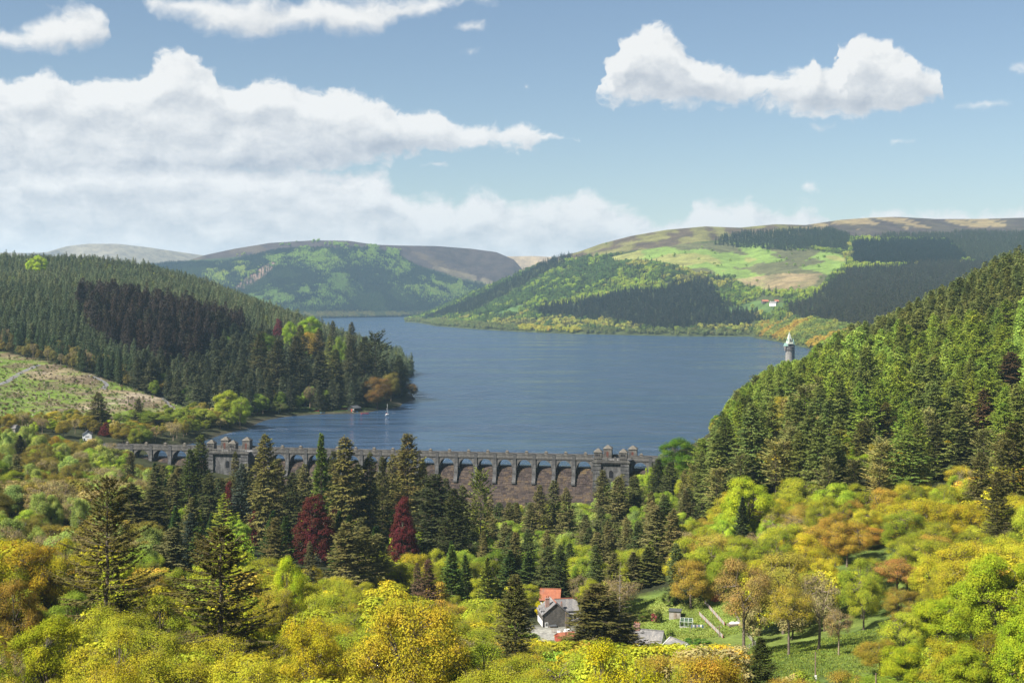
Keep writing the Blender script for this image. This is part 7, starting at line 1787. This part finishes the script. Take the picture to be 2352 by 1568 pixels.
def build_far():
    ip = inpoly
    def rh(px, py, n1, n2, r, P):
        n_ = len(px); kind = np.zeros(n_, int); tint = np.zeros((n_, 3)); H = np.full(n_, 12.0)
        moor = py < np.interp(px, [1250,1300,1400,1500,1600,1700,1800,1900,1960,2900], [604,598,586,578,562,560,556,552,548,545])
        past = ip(px, py, PASTURE)
        # leafy wood by default, in shades that change with the stand
        b = ~moor & ~past
        kind[b] = 2; H[b] = r.uniform(9, 15, b.sum())
        pal = np.array([(0.290,0.362,0.051),(0.174,0.246,0.043),(0.102,0.152,0.041),(0.348,0.348,0.072),(0.217,0.217,0.072)])
        u = np.clip(n1*0.9+0.45+n2*0.45, 0, 0.999); tint[b] = pal[(u[b]*5).astype(int)]
        cloud_dk = b & (px < 1420) & (py < np.interp(px, [960,1100,1250,1420], [740,728,705,640]))  # left flank: cloud shade put into the leaf colour as a deeper green
        tint[cloud_dk] = np.array((0.090,0.142,0.041)); br = cloud_dk & (n2 > 0.24); tint[br] = np.array((0.246,0.334,0.043))
        sh = b & (py > np.interp(px, [960,1200,1330,1740,1860], [735,752,758,764,780]))
        tint[sh] = np.array((0.152,0.181,0.058)); s2 = sh & (px > 1190) & (px < 1335); tint[s2] = np.array((0.348,0.341,0.043))
        spur = b & (px > 1735) & (py > 742); tint[spur] = np.array((0.246,0.268,0.051)); s3 = spur & (n2 > 0.15); tint[s3] = np.array((0.377,0.275,0.043)); s4 = spur & (n2 < -0.2); tint[s4] = np.array((0.160,0.203,0.051))
        mix = b & (r.random(n_) < 0.13) & ~sh & ~spur
        kind[mix] = 1; tint[mix] = np.array((0.052,0.072,0.034)); H[mix] = r.uniform(14, 22, mix.sum())
        scr = b & ip(px, py, [(1620,640),(1800,660),(1900,660),(1860,690),(1740,700),(1640,690)])
        gap = scr & (r.random(n_) < 0.35); kind[gap] = 0
        def con(poly, col, h=(15, 21), wob=7):
            m = ip(px+n2*wob*2+r.normal(0, wob*0.5, n_), py+n1*wob*1.5+r.normal(0, wob*0.35, n_), poly)
            kind[m] = 1; tint[m] = np.array(col); H[m] = r.uniform(*h, m.sum())
        con([(1640,560),(1660,545),(1720,534),(1900,528),(1952,538),(1948,578),(1880,570),(1800,574),(1700,568)], (0.047,0.065,0.034), (14, 20), 3)
        con([(1960,556),(2180,556),(2222,596),(2180,612),(1960,606)], (0.026,0.039,0.029), (16, 22), 3)
        con([(2222,596),(2175,552),(2000,548),(2050,540),(2352,535),(2900,535),(2900,640),(2352,640)], (0.065,0.081,0.047), (12, 17), 4)
        con([(1880,668),(1960,616),(2200,606),(2900,600),(2900,1000),(1910,744),(1830,738),(1800,705),(1850,695)], (0.055,0.060,0.039), (14, 19), 5)
        con([(1335,690),(1450,672),(1640,648),(1652,690),(1745,722),(1742,752),(1500,760),(1390,742),(1230,728),(1240,705)], (0.039,0.047,0.029), (16, 24), 8)  # middle band: the cloud shade on this slope is put into dark conifer tint
        con([(965,738),(1100,680),(1250,604),(1290,592),(1318,590),(1290,612),(1200,662),(1080,722)], (0.042,0.055,0.034), (12, 17), 5)
        gl = ip(px, py, [(1150,716),(1195,699),(1218,701),(1190,716),(1130,729),(1090,733)]) | ip(px, py, [(1640,716),(1700,700),(1742,694),(1800,705),(1770,722),(1700,718)])
        kind[gl & (r.random(n_) < 0.93)] = 0; kind[(px > 1738) & (px < 1802) & (py > 684) & (py < 716)] = 0
        lone = past & (r.random(n_) < np.where(n2 > 0.12, 0.03, 0.002)); kind[lone] = 2; H[lone] = r.uniform(6, 11, lone.sum()); tint[lone] = np.array((0.189,0.275,0.043))
        ml = moor & (px < 1400) & (r.random(n_) < 0.01); kind[ml] = 2; tint[ml] = np.array((0.189,0.275,0.043)); H[ml] = 8
        thin = (kind == 2) & (r.random(n_) < 0.25); kind[thin] = 0
        return kind, tint, H
    far_mass(RH, ('hillside_conifers', 'hillside_woodland'), ('dark conifer plantations, one band tinted for cloud shade, on the hill across the lake', 'fresh leafy woodland on the broad hill across the lake'), 290000, rh, 201)
    def fh(px, py, n1, n2, r, P):
        n_ = len(px); kind = np.ones(n_, int); H = r.uniform(15, 22, n_)
        tint = np.tile(np.array((0.052,0.073,0.039)), (n_, 1)); m = n1 > 0.2; tint[m] = np.array((0.072,0.104,0.044)); m = n1 < -0.25; tint[m] = np.array((0.039,0.055,0.036))
        moor = py < np.interp(px, [400,520,600,640,720,860,920,960,1040,1120,1200], [606,604,585,576,572,572,592,615,640,658,668])
        kind[moor] = 0
        for poly, c in ([(600,618),(680,578),(760,573),(860,571),(925,585),(945,615),(910,640),(870,612),(820,605),(770,620),(740,640),(700,610),(640,615)], (0.217,0.312,0.058)), ([(560,704),(640,668),(740,668),(800,700),(700,712),(600,716)], (0.174,0.261,0.065)), \
                       ([(905,655),(980,652),(1090,668),(1100,690),(1060,702),(980,690)], (0.232,0.319,0.065)), ([(470,650),(530,610),(610,600),(620,612),(560,655),(500,662)], (0.275,0.348,0.058)), ([(740,640),(800,640),(830,680),(770,690)], (0.145,0.217,0.058)):
            m = ip(px+n1*55+r.normal(0, 6, n_), py+n2*30+r.normal(0, 4, n_), poly) & (n2+r.normal(0, 0.2, n_) > -0.12); kind[m] = 2; tint[m] = np.array(c); H[m] = r.uniform(10, 16, m.sum())
        sh = py > np.interp(px, [600,760,975], [721,718,718])+r.normal(0, 2, n_); kind[sh] = 2; tint[sh] = np.where((n2 > 0)[:, None], np.array((0.17,0.165,0.055)), np.array((0.10,0.12,0.05)))[sh]; tint_unused = np.array((0.304,0.268,0.072)); H[sh] = r.uniform(9, 13, sh.sum())
        sc_ = ip(px, py, [(530,665),(560,640),(600,612),(625,600),(640,606),(600,645),(560,668)]); kind[sc_ & (r.random(n_) < 0.85)] = 0
        g2 = ip(px, py, [(800,650),(880,625),(900,640),(850,675)]) & (r.random(n_) < 0.5); kind[g2] = 0
        return kind, tint, H
    far_mass(FH, ('far_conifers', 'far_woodland'), ('conifer forest over the round hill at the lake head', 'pale green woods on the round hill at the lake head'), 120000, fh, 301)

# ------------------------------------------------------------------ put it together
HOUSE_Z = level(14, 432, 17, -14.8)
COT_Z = level((201-CX)/FPX*795, 797, 9)
level((1560-CX)/FPX*378, 380, 6); level((1488-CX)/FPX*398, 398, 7)
ground_mesh()
build_hills()
lake()
build_dam()
build_tower()
build_protos()
build_village()
build_tracks()
build_heroes()
build_woods()
build_far()
build_haze()
